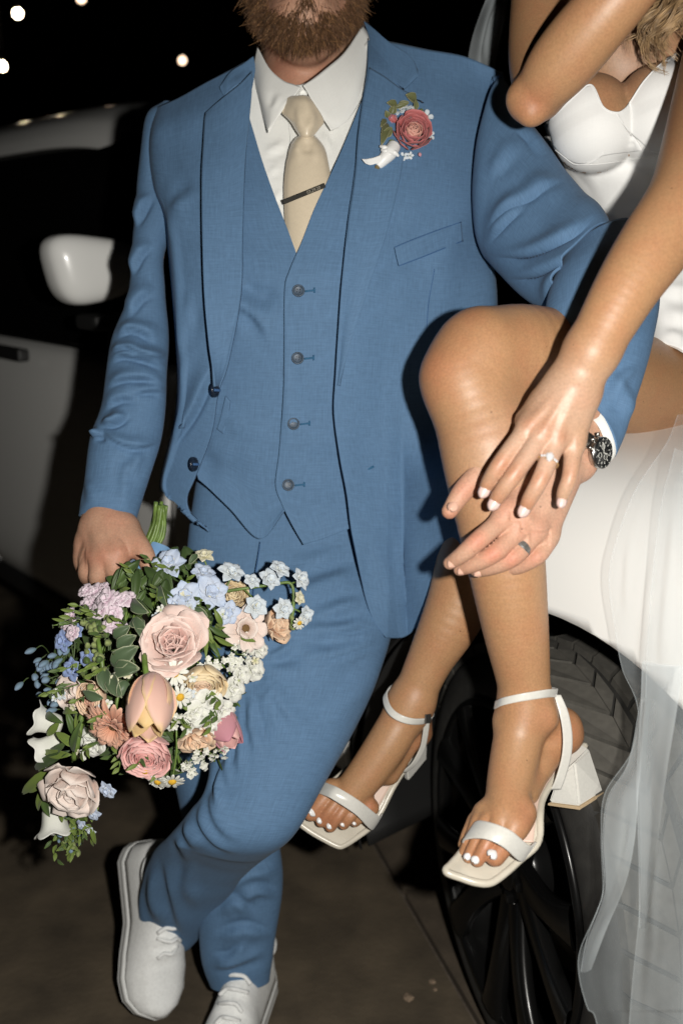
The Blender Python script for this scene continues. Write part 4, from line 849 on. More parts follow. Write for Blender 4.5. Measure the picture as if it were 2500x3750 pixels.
# left hand (photo right): laid over her shin
wl = P(2160, 1640, 1.165)
DH = 0.030
def PH(x, y, d): return P(x, y, d+DH)
hL = [('b', .008, [(PH(2165, 1590, 1.150), PH(2105, 1690, 1.132), .0225, .0262, (nrm(CAM-wl), .75)), (PH(2082, 1715, 1.125), PH(2002, 1955, 1.095), .019, .0120), (PH(2062, 1705, 1.118), PH(1958, 1942, 1.086), .019, .0126), (PH(2032, 1695, 1.116), PH(1906, 1918, 1.081), .019, .0132), (PH(1995, 1690, 1.118), PH(1860, 1876, 1.081), .019, .0132), (PH(2010, 1700, 1.128), PH(1910, 1780, 1.112), .022, .016)]),
      ('f', .004, chain([PH(1862, 1878, 1.082), PH(1806, 1930, 1.069), PH(1748, 1981, 1.059), PH(1692, 2030, 1.064), PH(1646, 2062, 1.076)], [.0128, .0109, .0107, .0094, .0074]), .006),
      ('f', .004, chain([PH(1906, 1922, 1.083), PH(1856, 1984, 1.072), PH(1801, 2031, 1.065), PH(1734, 2066, 1.074), PH(1682, 2086, 1.088)], [.0126, .0107, .0105, .0092, .0072]), .006),
      ('f', .004, chain([PH(1957, 1946, 1.088), PH(1916, 2004, 1.079), PH(1870, 2046, 1.074), PH(1802, 2077, 1.084), PH(1744, 2092, 1.098)], [.0122, .0104, .0102, .0090, .0070]), .006),
      ('f', .004, chain([PH(2001, 1962, 1.096), PH(1988, 2012, 1.088), PH(1958, 2044, 1.084), PH(1902, 2075, 1.094), PH(1850, 2090, 1.107)], [.0112, .0096, .0094, .0083, .0065]), .006),
      ('f', .006, chain([PH(1985, 1695, 1.124), PH(1880, 1680, 1.108), PH(1795, 1700, 1.099), PH(1702, 1790, 1.090), PH(1645, 1872, 1.088)], [.021, .0172, .0140, .0124, .0090]), .014),
      ('b', .006, [(PH(1860, 1876, 1.0775), PH(1863, 1880, 1.0775), .0110, .0110), (PH(1906, 1918, 1.0780), PH(1909, 1922, 1.0780), .0108, .0108), (PH(1956, 1942, 1.0830), PH(1959, 1946, 1.0830), .0104, .0104)], .008),
      ('b', .006, [(PH(2040, 1720, 1.0985), PH(1912, 1905, 1.0710), .0016, .0024), (PH(2000, 1715, 1.0995), PH(1866, 1868, 1.0710), .0016, .0024), (PH(2070, 1730, 1.1010), PH(1960, 1930, 1.0760), .0016, .0022), (PH(2085, 1760, 1.102), PH(1975, 1850, 1.089), .0016, .0016)], .008)]
geo = [sdf_mesh(face, 0.004), sdf_mesh(hR, 0.0016), sdf_mesh(hL, 0.0015)]
Vb, Fb = join_geo(geo); mb = mesh_obj('body', Vb, Fb, M_SKINM, man)
tone(mb, 'flush', [(PH(1748, 1981, 1.05), .011, 1.0), (PH(1801, 2031, 1.055), .011, 1.0), (PH(1870, 2046, 1.065), .010, .8), (PH(1960, 2040, 1.075), .010, .6), (PH(1862, 1878, 1.07), .014, .5), (PH(1906, 1920, 1.07), .014, .5), (PH(1957, 1944, 1.075), .014, .5), (PH(1700, 1795, 1.08), .013, .7), (PH(1640, 1880, 1.085), .010, .6), (P(432, 2030, 1.335), .016, .6), (P(385, 2040, 1.335), .016, .6), (P(340, 2040, 1.345), .016, .6), (P(470, 2035, 1.36), .016, .9), (P(1120, 330, 1.49), .06, .35), (P(1000, 250, 1.5), .05, .5)])
tone(mb, 'pale', [(PH(1900, 1800, 1.1), .09, .8)])
# nails on the visible finger ends
M_NAILM = mat('bare fingernail', (0.62, 0.38, 0.29), 0.3)
def nail(name, base, tip, up, wd, ln, m, parent, bulge=.0012, lift=0.0):
    """curved almond plate at the end of a finger"""
    x = nrm(tip-base); up = nrm(up-x*(np.asarray(up)@x)); y = np.cross(up, x); u = np.linspace(-1, 1, 9); v = np.linspace(0, 1, 9); V = []
    for b in v:
        wv = wd*(np.sqrt(max(0, 1-(2*b-1)**4))*.96+.04) if b < .5 else wd*(1-((b-.5)/.5)**2.6*.72)
        if b == 0: wv = wd*.55
        V.append([tip+x*(b*ln-ln*.55)+y*(a*wv)+up*(bulge*(1-a*a)*1.6-wd*.28*a*a+lift+bulge*math.sin(math.pi*b)*.4) for a in u])
    V = np.array(V); return mesh_obj(name, V, grid_faces(9, 9), m, parent, solid=.0006, offset=0)
tow = lambda p: nrm(CAM-p)
q = PH(1656, 1856, 1.086); nail('fingernail', PH(1702, 1790, 1.090), q+tow(q)*.0088, tow(q)-RT*.2, .0064, .0125, M_NAILM, man)
for b, e, wd in (((1692, 2030, 1.064), (1656, 2057, 1.074), .0056), ((1734, 2066, 1.074), (1692, 2084, 1.086), .0052), ((1802, 2077, 1.084), (1752, 2092, 1.096), .0052)):
    q = PH(*e); nail('fingernail', PH(*b), q+tow(q)*.0066-UP*.0028-RT*.001, tow(q)-UP*.7-RT*.3, wd, .010, M_NAILM, man)

adopt(man)

# ================================================================ the bride
M_SKINB = skin_mat('tanned skin', (0.43, 0.236, 0.118), (0.44, 0.175, 0.09), (0.55, 0.36, 0.262), 0.47, spec=.52)
M_DRESS = cloth_mat('white crepe', (0.80, 0.80, 0.79), 0.02, 0.6, 0.04)
M_SATIN = mat('ivory satin', (0.60, 0.59, 0.55), 0.27, var=0.04, vscale=300, **{'Sheen Weight': 0.2, 'Anisotropic': 0.3})
M_SOLEG = mat('champagne sole satin', (0.53, 0.49, 0.41), 0.28, var=0.08, vscale=40)
M_INSOLE = mat('pink beige insole', (0.62, 0.46, 0.38), 0.55)
M_TIP = mat('tan heel tip', (0.50, 0.38, 0.24), 0.6)
M_POLISH = mat('white nail polish', (0.80, 0.80, 0.80), 0.15, **{'Coat Weight': 0.5})
M_NAILB = mat('pale pink gel nail', (0.66, 0.48, 0.44), 0.3, **{'Coat Weight': 0.4})
bride = empty('person', P(2450, 1550, 1.45), 'bride in a white dress seated on the car, tanned legs crossed', 'person')

def footspec(ax_a, ax_b):
    x = nrm(ax_b-ax_a); lat = nrm(RT*0.95+FW*0.15-x*((RT*0.95+FW*0.15)@x)); n = np.cross(lat, x)
    return x, lat, (n if n@(CAM-ax_a) > 0 else -n)
# right leg crossed in front, foot hanging toward us
fx, flat_, fn = footspec(P(2075, 2690, 1.245), P(1745, 3150, 1.10))
legR = [('b', .02, chain([P(2700, 1480, 1.66), P(2300, 1405, 1.40), P(1960, 1310, 1.24), P(1765, 1290, 1.185)], [.085, .070, .0635, .052])+[(P(1752, 1300, 1.182), P(1688, 1385, 1.170), .049, .0420)]),
        ('b', .02, chain([P(1694, 1385, 1.175), P(1795, 1680, 1.165), P(1848, 2040, 1.17), P(1886, 2300, 1.185), P(1913, 2480, 1.20), P(1925, 2600, 1.207)], [.0425, .0565, .0465, .0390, .0325, .0290])+[(P(1850, 1560, 1.19), P(1895, 1800, 1.185), .048, .048)], .035),
        ('b', .012, [(P(1930, 2580, 1.212), P(2055, 2675, 1.240), .0265, .0225), (P(2065, 2650, 1.24), P(2068, 2690, 1.245), .0185, .0195)], .018),
        ('b', .012, chain([P(1920, 2590, 1.207), P(1893, 2720, 1.197), P(1866, 2860, 1.172), P(1846, 2990, 1.139)], [.0290, .0295, .0270, .0235])+
            [(P(1985, 2770, 1.225), P(1925, 2900, 1.178), .018, .016), (P(2050, 2695, 1.24), P(1975, 2790, 1.21), .0205, .017), (P(1910, 2975, 1.140), P(1885, 3030, 1.124), .0165, .0150), (P(1772, 2975, 1.150), P(1760, 3020, 1.138), .0125, .0105), (P(1895, 2995, 1.137), P(1775, 2995, 1.150), .0135, .0115)], .018),
        ('b', .008, [(P(2000, 2625, 1.190), P(2004, 2635, 1.191), .0105, .0105), (P(1842, 2640, 1.208), P(1844, 2650, 1.209), .010, .010)], .014),
        ('f', .006, chain([P(1888, 3020, 1.124), P(1850, 3085, 1.112), P(1812, 3136, 1.103)], [.0140, .0120, .0112]), .008),
        ('f', .006, chain([P(1822, 3010, 1.124), P(1784, 3085, 1.106), P(1748, 3150, 1.104)], [.0092, .0084, .0078]), .006),
        ('f', .006, chain([P(1778, 3010, 1.130), P(1744, 3080, 1.115), P(1716, 3138, 1.113)], [.0088, .0078, .0072]), .006),
        ('f', .006, chain([P(1748, 3010, 1.138), P(1720, 3072, 1.126), P(1700, 3118, 1.126)], [.0082, .0072, .0066]), .006),
        ('f', .006, chain([P(1732, 3005, 1.148), P(1708, 3058, 1.138), P(1694, 3093, 1.139)], [.0076, .0068, .0060]), .006)]
# left leg behind
gx, glat, gn = footspec(P(1535, 2680, 1.47), P(1190, 3000, 1.415))
legL = [('b', .02, chain([P(2650, 1500, 1.72), P(2250, 1440, 1.56), P(2030, 1470, 1.46), P(1800, 1880, 1.405), P(1668, 2230, 1.40), P(1572, 2420, 1.41), P(1505, 2570, 1.42)], [.085, .07, .054, .0545, .0435, .0325, .0290])),
        ('b', .012, [(P(1508, 2570, 1.42), P(1530, 2680, 1.468), .026, .0215)], .018),
        ('b', .012, chain([P(1505, 2570, 1.42), P(1432, 2700, 1.415), P(1355, 2815, 1.414), P(1285, 2905, 1.414)], [.0290, .0300, .0280, .0255])+[(P(1495, 2700, 1.45), P(1420, 2830, 1.43), .020, .018), (P(1212, 2895, 1.418), P(1345, 2958, 1.420), .0155, .0125)], .018),
        ('b', .008, [(P(1352, 2952, 1.410), P(1360, 2958, 1.412), .0105, .0105)], .010),
        ('f', .006, chain([P(1215, 2890, 1.414), P(1172, 2942, 1.408), P(1140, 2978, 1.408)], [.0140, .0122, .0115]), .008),
        ('f', .006, chain([P(1250, 2910, 1.408), P(1208, 2968, 1.400), P(1176, 3008, 1.404)], [.0098, .0088, .0084]), .006),
        ('f', .006, chain([P(1285, 2925, 1.408), P(1241, 2986, 1.398), P(1210, 3028, 1.403)], [.0095, .0086, .0081]), .006),
        ('f', .006, chain([P(1318, 2945, 1.410), P(1282, 2990, 1.401), P(1258, 3020, 1.406)], [.0090, .0082, .0076]), .006),
        ('f', .006, chain([P(1345, 2962, 1.414), P(1320, 2992, 1.406), P(1300, 3012, 1.411)], [.0085, .0076, .0069]), .006)]
# left arm and the hand laid on his
wv = nrm(CAM-P(2100, 1395, 1.04))
DB = 0.027
def PB(x, y, d): return P(x, y, d+DB)
armL = [('b', .03, chain([PB(2640, 200, 1.25), PB(2560, 560, 1.11), PB(2505, 730, 1.065), PB(2395, 900, 1.045), PB(2290, 1060, 1.035), PB(2165, 1285, 1.036)], [.048, .044, .0415, .0395, .0345, .0285])),
        ('b', .008, [(PB(2165, 1285, 1.036), PB(2100, 1400, 1.042), .0285, .0272, (wv, .85)), (PB(2100, 1400, 1.042), PB(2040, 1500, 1.048), .0272, .0275, (wv, .70))], .012),
        ('b', .012, [(PB(2060, 1440, 1.047), PB(1940, 1560, 1.043), .0200, .0128), (PB(2075, 1450, 1.043), PB(1990, 1582, 1.036), .0200, .0128), (PB(2100, 1450, 1.042), PB(2042, 1600, 1.037), .0200, .0128), (PB(2125, 1450, 1.046), PB(2100, 1618, 1.043), .0190, .0120), (PB(2020, 1470, 1.055), PB(1930, 1540, 1.06), .019, .014)], .014),
        ('f', .005, chain([PB(1938, 1560, 1.043), PB(1836, 1690, 1.030), PB(1792, 1758, 1.038), PB(1770, 1800, 1.048)], [.0112, .0094, .0084, .0066]), .008),
        ('f', .005, chain([PB(1990, 1582, 1.036), PB(1890, 1725, 1.022), PB(1832, 1805, 1.030), PB(1806, 1845, 1.040)], [.0114, .0096, .0086, .0067]), .008),
        ('f', .005, chain([PB(2042, 1600, 1.037), PB(1982, 1745, 1.021), PB(1938, 1828, 1.028), PB(1918, 1870, 1.038)], [.0110, .0093, .0083, .0065]), .008),
        ('f', .005, chain([PB(2100, 1618, 1.043), PB(2086, 1738, 1.031), PB(2064, 1800, 1.035), PB(2055, 1836, 1.043)], [.0104, .0087, .0077, .0060]), .008),
        ('f', .006, chain([PB(1990, 1470, 1.062), PB(1930, 1560, 1.075), PB(1880, 1640, 1.078), PB(1850, 1690, 1.082)], [.014, .0115, .0098, .0075]), .010),
        ('b', .006, [(PB(2085, 1420, 1.0235), PB(1995, 1570, 1.0235), .0018, .0025), (PB(2105, 1425, 1.0225), PB(2040, 1585, 1.0245), .0018, .0025), (PB(2060, 1430, 1.0285), PB(1945, 1548, 1.030), .0018, .0025), (PB(2120, 1440, 1.0270), PB(2070, 1520, 1.0235), .0015, .0015)], .008)]
# right arm: elbow on his shoulder, forearm up across the frame
armR = [('b', .015, chain([P(1962, 352, 1.20), P(2060, 225, 1.168), P(2215, 40, 1.125), P(2400, -170, 1.09)], [.0275, .0385, .0375, .032])+chain([P(1972, 345, 1.215), P(1975, 160, 1.285), P(2010, -200, 1.37)], [.031, .0400, .046])+[(P(1932, 378, 1.205), P(1943, 420, 1.198), .0205, .0138)]),
        ('b', .008, [(P(1905, 360, 1.202), P(1915, 380, 1.202), .011, .011)], .02)]
tors = [('b', .05, [(P(2440, 350, 1.50), P(2420, 700, 1.50), .105, .098), (P(2420, 700, 1.50), P(2440, 1000, 1.53), .098, .10), (P(2440, 1000, 1.53), P(2560, 1350, 1.60), .105, .12), (P(2330, 60, 1.50), P(2600, 60, 1.50), .075, .075), (P(2250, 250, 1.47), P(2560, 250, 1.47), .065, .07), (P(2230, 560, 1.47), P(2560, 620, 1.46), .065, .07)]),
        ('b', .03, [(P(2060, -20, 1.42), P(2300, 120, 1.48), .05, .07), (P(2420, -100, 1.52), P(2420, -260, 1.54), .055, .05)], .05),
        ('f', .02, [(P(2160, 430, 1.385), P(2175, 470, 1.385), .058, .060)], .02), ('f', .02, [(P(2410, 400, 1.372), P(2420, 440, 1.372), .060, .062)], .02)]
geoB = [sdf_mesh(legR, 0.0017), sdf_mesh(legL, 0.002), sdf_mesh(armL, 0.0014), sdf_mesh(armR, 0.0025), sdf_mesh(tors, 0.004)]
Vb, Fb = join_geo(geoB); bb_ = mesh_obj('body', Vb, Fb, M_SKINB, bride)
tone(bb_, 'flush', [(P(1580, 1330, 1.14), .035, .7), (P(1640, 1220, 1.14), .04, .35), (P(1850, 1370, 1.17), .016, .5), (P(1925, 395, 1.17), .024, .9), (P(2080, 2690, 1.23), .03, .7), (P(1940, 2990, 1.11), .025, .6), (P(1780, 3130, 1.10), .03, .8), (P(1200, 3000, 1.40), .035, .8), (P(1355, 2955, 1.40), .012, 1.0), (P(1540, 2690, 1.44), .03, .5), (P(2010, 2640, 1.18), .02, .4)]+[(PB(*q), .010, .55) for q in ((1836, 1690, 1.02), (1890, 1725, 1.012), (1982, 1745, 1.011), (2086, 1738, 1.02), (1938, 1560, 1.03), (1990, 1582, 1.025), (2042, 1600, 1.025), (1778, 1795, 1.03), (1815, 1835, 1.025), (1925, 1858, 1.022))])
tone(bb_, 'pale', [(PB(1960, 1680, 1.03), .075, .95), (PB(2060, 1480, 1.03), .055, .8), (P(2320, 250, 1.38), .07, .5)])

def march(spec, px, py, d0=0.85, d1=2.2):
    sh = px.shape; px = px.ravel(); py = py.ravel()
    D = FW+RT*((px-1250)/FPX)[:, None]-UP*((py-1875)/FPX)[:, None]; L = np.linalg.norm(D, axis=1); t = np.full(len(px), d0)
    for _ in range(70):
        f = sdf_eval(CAM+D*t[:, None], spec); t = np.minimum(t+f/L*0.8, d1)
    hit = (np.abs(sdf_eval(CAM+D*t[:, None], spec)) < 0.003) & (t < d1-.01)
    return t.reshape(sh), hit.reshape(sh)
def drape(spec, off):
    def f(G):
        G = G.copy(); t, h = march(spec, G[..., 0], G[..., 1]); G[..., 2] = np.where(h, np.minimum(t-off, G[..., 2]), G[..., 2]); return G
    return f
# ---- nails
for b, e, wd, ln in (((1792, 1758, 1.038), (1768, 1806, 1.047), .0062, .0145), ((1832, 1805, 1.030), (1803, 1851, 1.039), .0064, .0150), ((1938, 1828, 1.028), (1913, 1876, 1.037), .0062, .0150), ((2064, 1800, 1.035), (2053, 1845, 1.042), .0052, .0125)):
    q = PB(*e); nail('fingernail', PB(*b), q+tow(q)*.0074-nrm(q-PB(*b))*.0015, tow(q)+nrm(q-PB(*b))*.12, wd*1.02, ln*1.05, M_NAILB, bride, .0014)
for b, e, wd, ln, u in (((1850, 3085, 1.112), (1800, 3128, 1.103), .0064, .0108, .2), ((1782, 3090, 1.108), (1738, 3150, 1.104), .0048, .008, 0), ((1742, 3085, 1.117), (1710, 3138, 1.113), .0042, .0075, -.2)):
    q = P(*e); nail('toenail', P(*b), q+tow(q)*(.0137 if wd > .006 else .0084)+RT*u*.002, tow(q)+UP*.15+RT*u*.4, wd, ln, M_POLISH, bride, .0012)
for b, e, wd, ln in (((1172, 2942, 1.408), (1142, 2972, 1.408), .0078, .012), ((1205, 2972, 1.402), (1170, 3006, 1.404), .005, .008), ((1238, 2990, 1.400), (1206, 3026, 1.403), .005, .008), ((1280, 2992, 1.403), (1254, 3018, 1.406), .0045, .007), ((1318, 2994, 1.408), (1296, 3014, 1.411), .0038, .006)):
    q = P(*e); nail('toenail', P(*b), q+tow(q)*(.0108 if wd > .006 else .0078), tow(q)+gn*.3, wd, ln, M_POLISH, bride, .0012)

# ---- sandals
def sandal(name, loc): e = empty(name, loc); e.parent = bride; return e
def hexa(name, v, m, parent, bev=.002):
    V = [P(*q) for q in v]; o = mesh_obj(name, V, [[0, 1, 2, 3], [4, 7, 6, 5], [0, 4, 5, 1], [1, 5, 6, 2], [2, 6, 7, 3], [3, 7, 4, 0]], m, parent, smooth=False)
    bm = bmesh.new(); bm.from_mesh(o.data); bmesh.ops.recalc_face_normals(bm, faces=bm.faces)
    if bev: bmesh.ops.bevel(bm, geom=bm.edges[:], offset=bev, segments=2, affect='EDGES')
    bm.to_mesh(o.data); bm.free(); return o
sR = sandal('sandal', P(1900, 3000, 1.15))
soleR = [[(1633, 3192, 1.100), (1690, 3215, 1.098), (1745, 3232, 1.096), (1796, 3232, 1.098)], [(1652, 3165, 1.110), (1710, 3180, 1.108), (1775, 3197, 1.106), (1850, 3195, 1.108)], [(1686, 3125, 1.126), (1745, 3135, 1.124), (1820, 3145, 1.122), (1900, 3150, 1.122)],
         [(1712, 3070, 1.148), (1780, 3075, 1.146), (1880, 3085, 1.142), (1968, 3085, 1.138)], [(1740, 3000, 1.172), (1810, 3000, 1.170), (1900, 2995, 1.166), (1976, 2990, 1.158)], [(1830, 2900, 1.208), (1880, 2895, 1.205), (1940, 2900, 1.198), (1985, 2925, 1.186)],
         [(1930, 2800, 1.250), (1960, 2805, 1.245), (2000, 2820, 1.235), (2035, 2842, 1.222)], [(2020, 2710, 1.280), (2050, 2715, 1.275), (2085, 2735, 1.265), (2110, 2760, 1.252)], [(2075, 2680, 1.290), (2100, 2685, 1.286), (2125, 2705, 1.278), (2142, 2728, 1.266)]]
patch('sole', soleR, M_SOLEG, sR, 80, 24, solid=.009)
ins = [[(a[0]+(c[0]-a[0])*k, a[1]+(c[1]-a[1])*k, a[2]+(c[2]-a[2])*k-.003) for k in (.06, .36, .66, .94)] for a, c in ((r[0], r[-1]) for r in soleR[3:])]
patch('insole', ins, M_INSOLE, sR, 60, 16, solid=.002)
rope('sole_edge', [P(q[0], q[1], q[2]+.003) for q in [r[-1] for r in soleR][::-1]+soleR[0][::-1][1:]+[r[0] for r in soleR[1:]]], .0046, M_SOLEG, sR, n=110)
hexa('heel', [(2040, 2850, 1.226), (2103, 2790, 1.216), (2158, 2742, 1.242), (2090, 2700, 1.266), (2004, 2940, 1.236), (2120, 2955, 1.212), (2210, 2898, 1.236), (2120, 2880, 1.262)], M_SATIN, sR, .0025)
hexa('heel_tip', [(2003, 2942, 1.236), (2120, 2957, 1.212), (2211, 2900, 1.236), (2120, 2882, 1.262), (2004, 2950, 1.237), (2121, 2967, 1.213), (2213, 2909, 1.237), (2121, 2890, 1.263)], M_TIP, sR, .0006)
patch('toe_strap', [[(1716, 3055, 1.150), (1740, 3007, 1.122), (1800, 3013, 1.098), (1872, 3043, 1.092), (1938, 3097, 1.108), (1965, 3085, 1.135)], [(1706, 3080, 1.142), (1718, 3040, 1.116), (1785, 3042, 1.092), (1857, 3073, 1.086), (1922, 3125, 1.104), (1950, 3110, 1.132)], [(1690, 3100, 1.134), (1698, 3073, 1.112), (1770, 3071, 1.089), (1842, 3103, 1.084), (1904, 3155, 1.103), (1932, 3132, 1.13)]], M_SATIN, sR, 14, 60, solid=.0022)
def ring_band(name, pts, wpx, m, parent, n=60, tilt=0.0):
    C = crs(np.array([P(*q) for q in pts]+[P(*pts[0])]), n); up = np.array([nrm(UP+RT*tilt)]*n); return ribbon(name, C, up, wpx, m, parent, n=n, solid=.002)
ring_band('ankle_strap', [(1810, 2583, 1.204), (1838, 2570, 1.178), (1892, 2557, 1.166), (1950, 2547, 1.166), (2005, 2539, 1.178), (2036, 2537, 1.204), (2012, 2530, 1.236), (1940, 2535, 1.248), (1850, 2558, 1.240)], .0048, M_SATIN, sR, tilt=.18)
ribbon('side_strap', [P(2038, 2545, 1.205), P(2062, 2610, 1.200), P(2076, 2690, 1.198), P(2072, 2770, 1.197), P(2050, 2850, 1.200), P(2034, 2890, 1.205)], [RT, RT+FW*.2, RT+FW*.3, RT+FW*.3, RT+FW*.2, RT], [.0045, .0058, .0062, .0062, .006, .006], M_SATIN, sR, n=30, solid=.0022)
sL = sandal('sandal', P(1300, 2950, 1.42))
soleL = [[(1093, 3008, 1.425), (1130, 3040, 1.422), (1180, 3070, 1.420), (1236, 3098, 1.418), (1262, 3094, 1.420)], [(1112, 2985, 1.432), (1165, 3015, 1.430), (1215, 3040, 1.428), (1270, 3065, 1.426), (1312, 3062, 1.428)], [(1145, 2940, 1.445), (1200, 2970, 1.444), (1255, 2995, 1.442), (1310, 3015, 1.440), (1362, 3022, 1.440)], [(1200, 2880, 1.460), (1250, 2905, 1.458), (1300, 2925, 1.456), (1350, 2945, 1.452), (1398, 2965, 1.448)],
         [(1290, 2800, 1.475), (1330, 2820, 1.472), (1370, 2840, 1.470), (1410, 2860, 1.464), (1442, 2878, 1.458)], [(1380, 2720, 1.495), (1410, 2735, 1.492), (1440, 2755, 1.488), (1470, 2780, 1.482), (1492, 2800, 1.474)], [(1480, 2650, 1.510), (1500, 2660, 1.508), (1525, 2675, 1.504), (1550, 2690, 1.498), (1566, 2702, 1.490)]]
patch('sole', soleL, M_SOLEG, sL, 70, 20, solid=.009)
ins = [[(a[0]+(c[0]-a[0])*k, a[1]+(c[1]-a[1])*k, a[2]+(c[2]-a[2])*k-.003) for k in (.06, .36, .66, .93)] for a, c in ((r[0], r[-1]) for r in soleL[2:])]
patch('insole', ins, M_INSOLE, sL, 50, 14, solid=.002)
rope('sole_edge', [P(q[0], q[1], q[2]+.003) for q in [r[-1] for r in soleL][::-1]+soleL[0][::-1][1:]+[r[0] for r in soleL[1:]]], .0044, M_SOLEG, sL, n=110)
hexa('heel', [(1470, 2790, 1.485), (1490, 2810, 1.475), (1565, 2710, 1.495), (1530, 2680, 1.52), (1480, 2850, 1.50), (1495, 2862, 1.49), (1562, 2780, 1.52), (1535, 2770, 1.54)], M_SATIN, sL, .002)
patch('toe_strap', [[(1170, 2885, 1.445), (1180, 2864, 1.416), (1215, 2874, 1.390), (1250, 2891, 1.379), (1321, 2936, 1.381), (1388, 2989, 1.406), (1402, 2980, 1.44)], [(1158, 2905, 1.442), (1168, 2884, 1.413), (1202, 2892, 1.385), (1237, 2911, 1.375), (1312, 2960, 1.378), (1373, 3014, 1.404), (1388, 3005, 1.44)], [(1148, 2925, 1.44), (1156, 2904, 1.410), (1190, 2914, 1.384), (1223, 2931, 1.374), (1304, 2985, 1.377), (1357, 3038, 1.403), (1374, 3026, 1.44)]], M_SATIN, sL, 14, 60, solid=.0022)
C = [(1431, 2516, 1.435), (1410, 2545, 1.415), (1420, 2590, 1.392), (1450, 2622, 1.380), (1502, 2641, 1.380), (1555, 2640, 1.398), (1580, 2625, 1.425), (1560, 2570, 1.455), (1490, 2520, 1.46)]
Cw = crs(np.array([P(*q) for q in C]+[P(*C[0])]), 60); ribbon('ankle_strap', Cw, np.array([nrm(UP*.8+RT*.55)]*60), .0048, M_SATIN, sL, n=60, solid=.002)
ribbon('side_strap', [P(1562, 2640, 1.405), P(1556, 2690, 1.418), P(1545, 2740, 1.432), P(1515, 2795, 1.446), P(1478, 2828, 1.458)], [RT+FW*.4]*5, .0042, M_SATIN, sL, n=24, solid=.002)
bM = frame(P(1566, 2632, 1.393), RT+FW*.5, y=UP); box_obj('buckle', bM, (.010, .013, .0025), M_STEEL, sL, .0008)
rope('strap_end', [P(1566, 2600, 1.405), P(1578, 2580, 1.41), P(1580, 2592, 1.412)], .0035, M_SATIN, sL, n=8)

# ---- dress: two cups, bodice, skirt, drawn over the body
dress = empty('dress', P(2400, 700, 1.40)); dress.parent = bride
patch('cup', [[(1990, 462, 1.46), (2030, 420, 1.40), (2100, 355, 1.37), (2163, 311, 1.37), (2207, 391, 1.36), (2262, 416, 1.385)], [(1996, 480, 1.46), (2040, 460, 1.39), (2100, 430, 1.36), (2160, 410, 1.35), (2210, 425, 1.36), (2275, 440, 1.39)], [(2008, 510, 1.46), (2050, 510, 1.39), (2105, 505, 1.35), (2160, 490, 1.345), (2212, 480, 1.36), (2295, 475, 1.39)],
     [(2030, 540, 1.46), (2070, 550, 1.40), (2115, 555, 1.37), (2165, 545, 1.36), (2215, 525, 1.375), (2325, 512, 1.39)], [(2060, 566, 1.46), (2085, 588, 1.43), (2120, 600, 1.41), (2165, 595, 1.40), (2215, 570, 1.395), (2350, 552, 1.40)]], M_DRESS, dress, 50, 50, extra=drape(tors, .006), solid=.002)
patch('cup', [[(2250, 412, 1.385), (2286, 399, 1.37), (2310, 367, 1.36), (2358, 295, 1.36), (2422, 231, 1.36), (2500, 187, 1.37), (2660, 180, 1.47)], [(2268, 440, 1.39), (2310, 425, 1.36), (2345, 390, 1.34), (2390, 350, 1.33), (2440, 320, 1.33), (2510, 300, 1.35), (2660, 300, 1.47)], [(2310, 490, 1.39), (2345, 470, 1.35), (2380, 450, 1.33), (2420, 430, 1.33), (2470, 420, 1.33), (2530, 420, 1.36), (2660, 420, 1.47)],
     [(2350, 525, 1.39), (2380, 520, 1.36), (2410, 510, 1.345), (2450, 505, 1.345), (2490, 500, 1.35), (2540, 500, 1.38), (2660, 500, 1.47)], [(2380, 555, 1.40), (2400, 560, 1.38), (2430, 560, 1.37), (2465, 560, 1.37), (2500, 560, 1.38), (2545, 560, 1.40), (2660, 560, 1.47)]], M_DRESS, dress, 50, 50, extra=drape(tors, .006), solid=.002)
patch('bodice', [[(1985, 500, 1.47), (2110, 500, 1.40), (2180, 470, 1.39), (2256, 420, 1.392), (2320, 440, 1.39), (2480, 440, 1.39), (2690, 440, 1.50)], [(2035, 570, 1.47), (2120, 580, 1.41), (2190, 570, 1.40), (2270, 540, 1.395), (2360, 540, 1.39), (2480, 560, 1.39), (2690, 560, 1.50)], [(2070, 635, 1.48), (2140, 640, 1.43), (2200, 640, 1.415), (2280, 640, 1.40), (2370, 640, 1.39), (2480, 640, 1.39), (2690, 640, 1.50)], [(2095, 705, 1.49), (2165, 710, 1.45), (2220, 715, 1.43), (2290, 720, 1.415), (2370, 720, 1.40), (2480, 720, 1.40), (2690, 720, 1.50)],
     [(2120, 795, 1.50), (2200, 800, 1.46), (2250, 800, 1.44), (2310, 800, 1.43), (2380, 800, 1.42), (2480, 800, 1.41), (2690, 800, 1.50)], [(2190, 900, 1.50), (2230, 900, 1.47), (2280, 900, 1.45), (2330, 900, 1.43), (2390, 900, 1.42), (2480, 900, 1.41), (2690, 900, 1.50)], [(2200, 1000, 1.51), (2240, 1000, 1.48), (2290, 1000, 1.46), (2340, 1000, 1.44), (2400, 1000, 1.43), (2480, 1000, 1.42), (2690, 1000, 1.50)]],
     M_DRESS, dress, 60, 50, extra=drape(tors, .0035), folds=[([(2150, 800), (2300, 780), (2450, 740)], 30, .003), ([(2170, 850), (2320, 860)], 24, .004)], solid=.002)
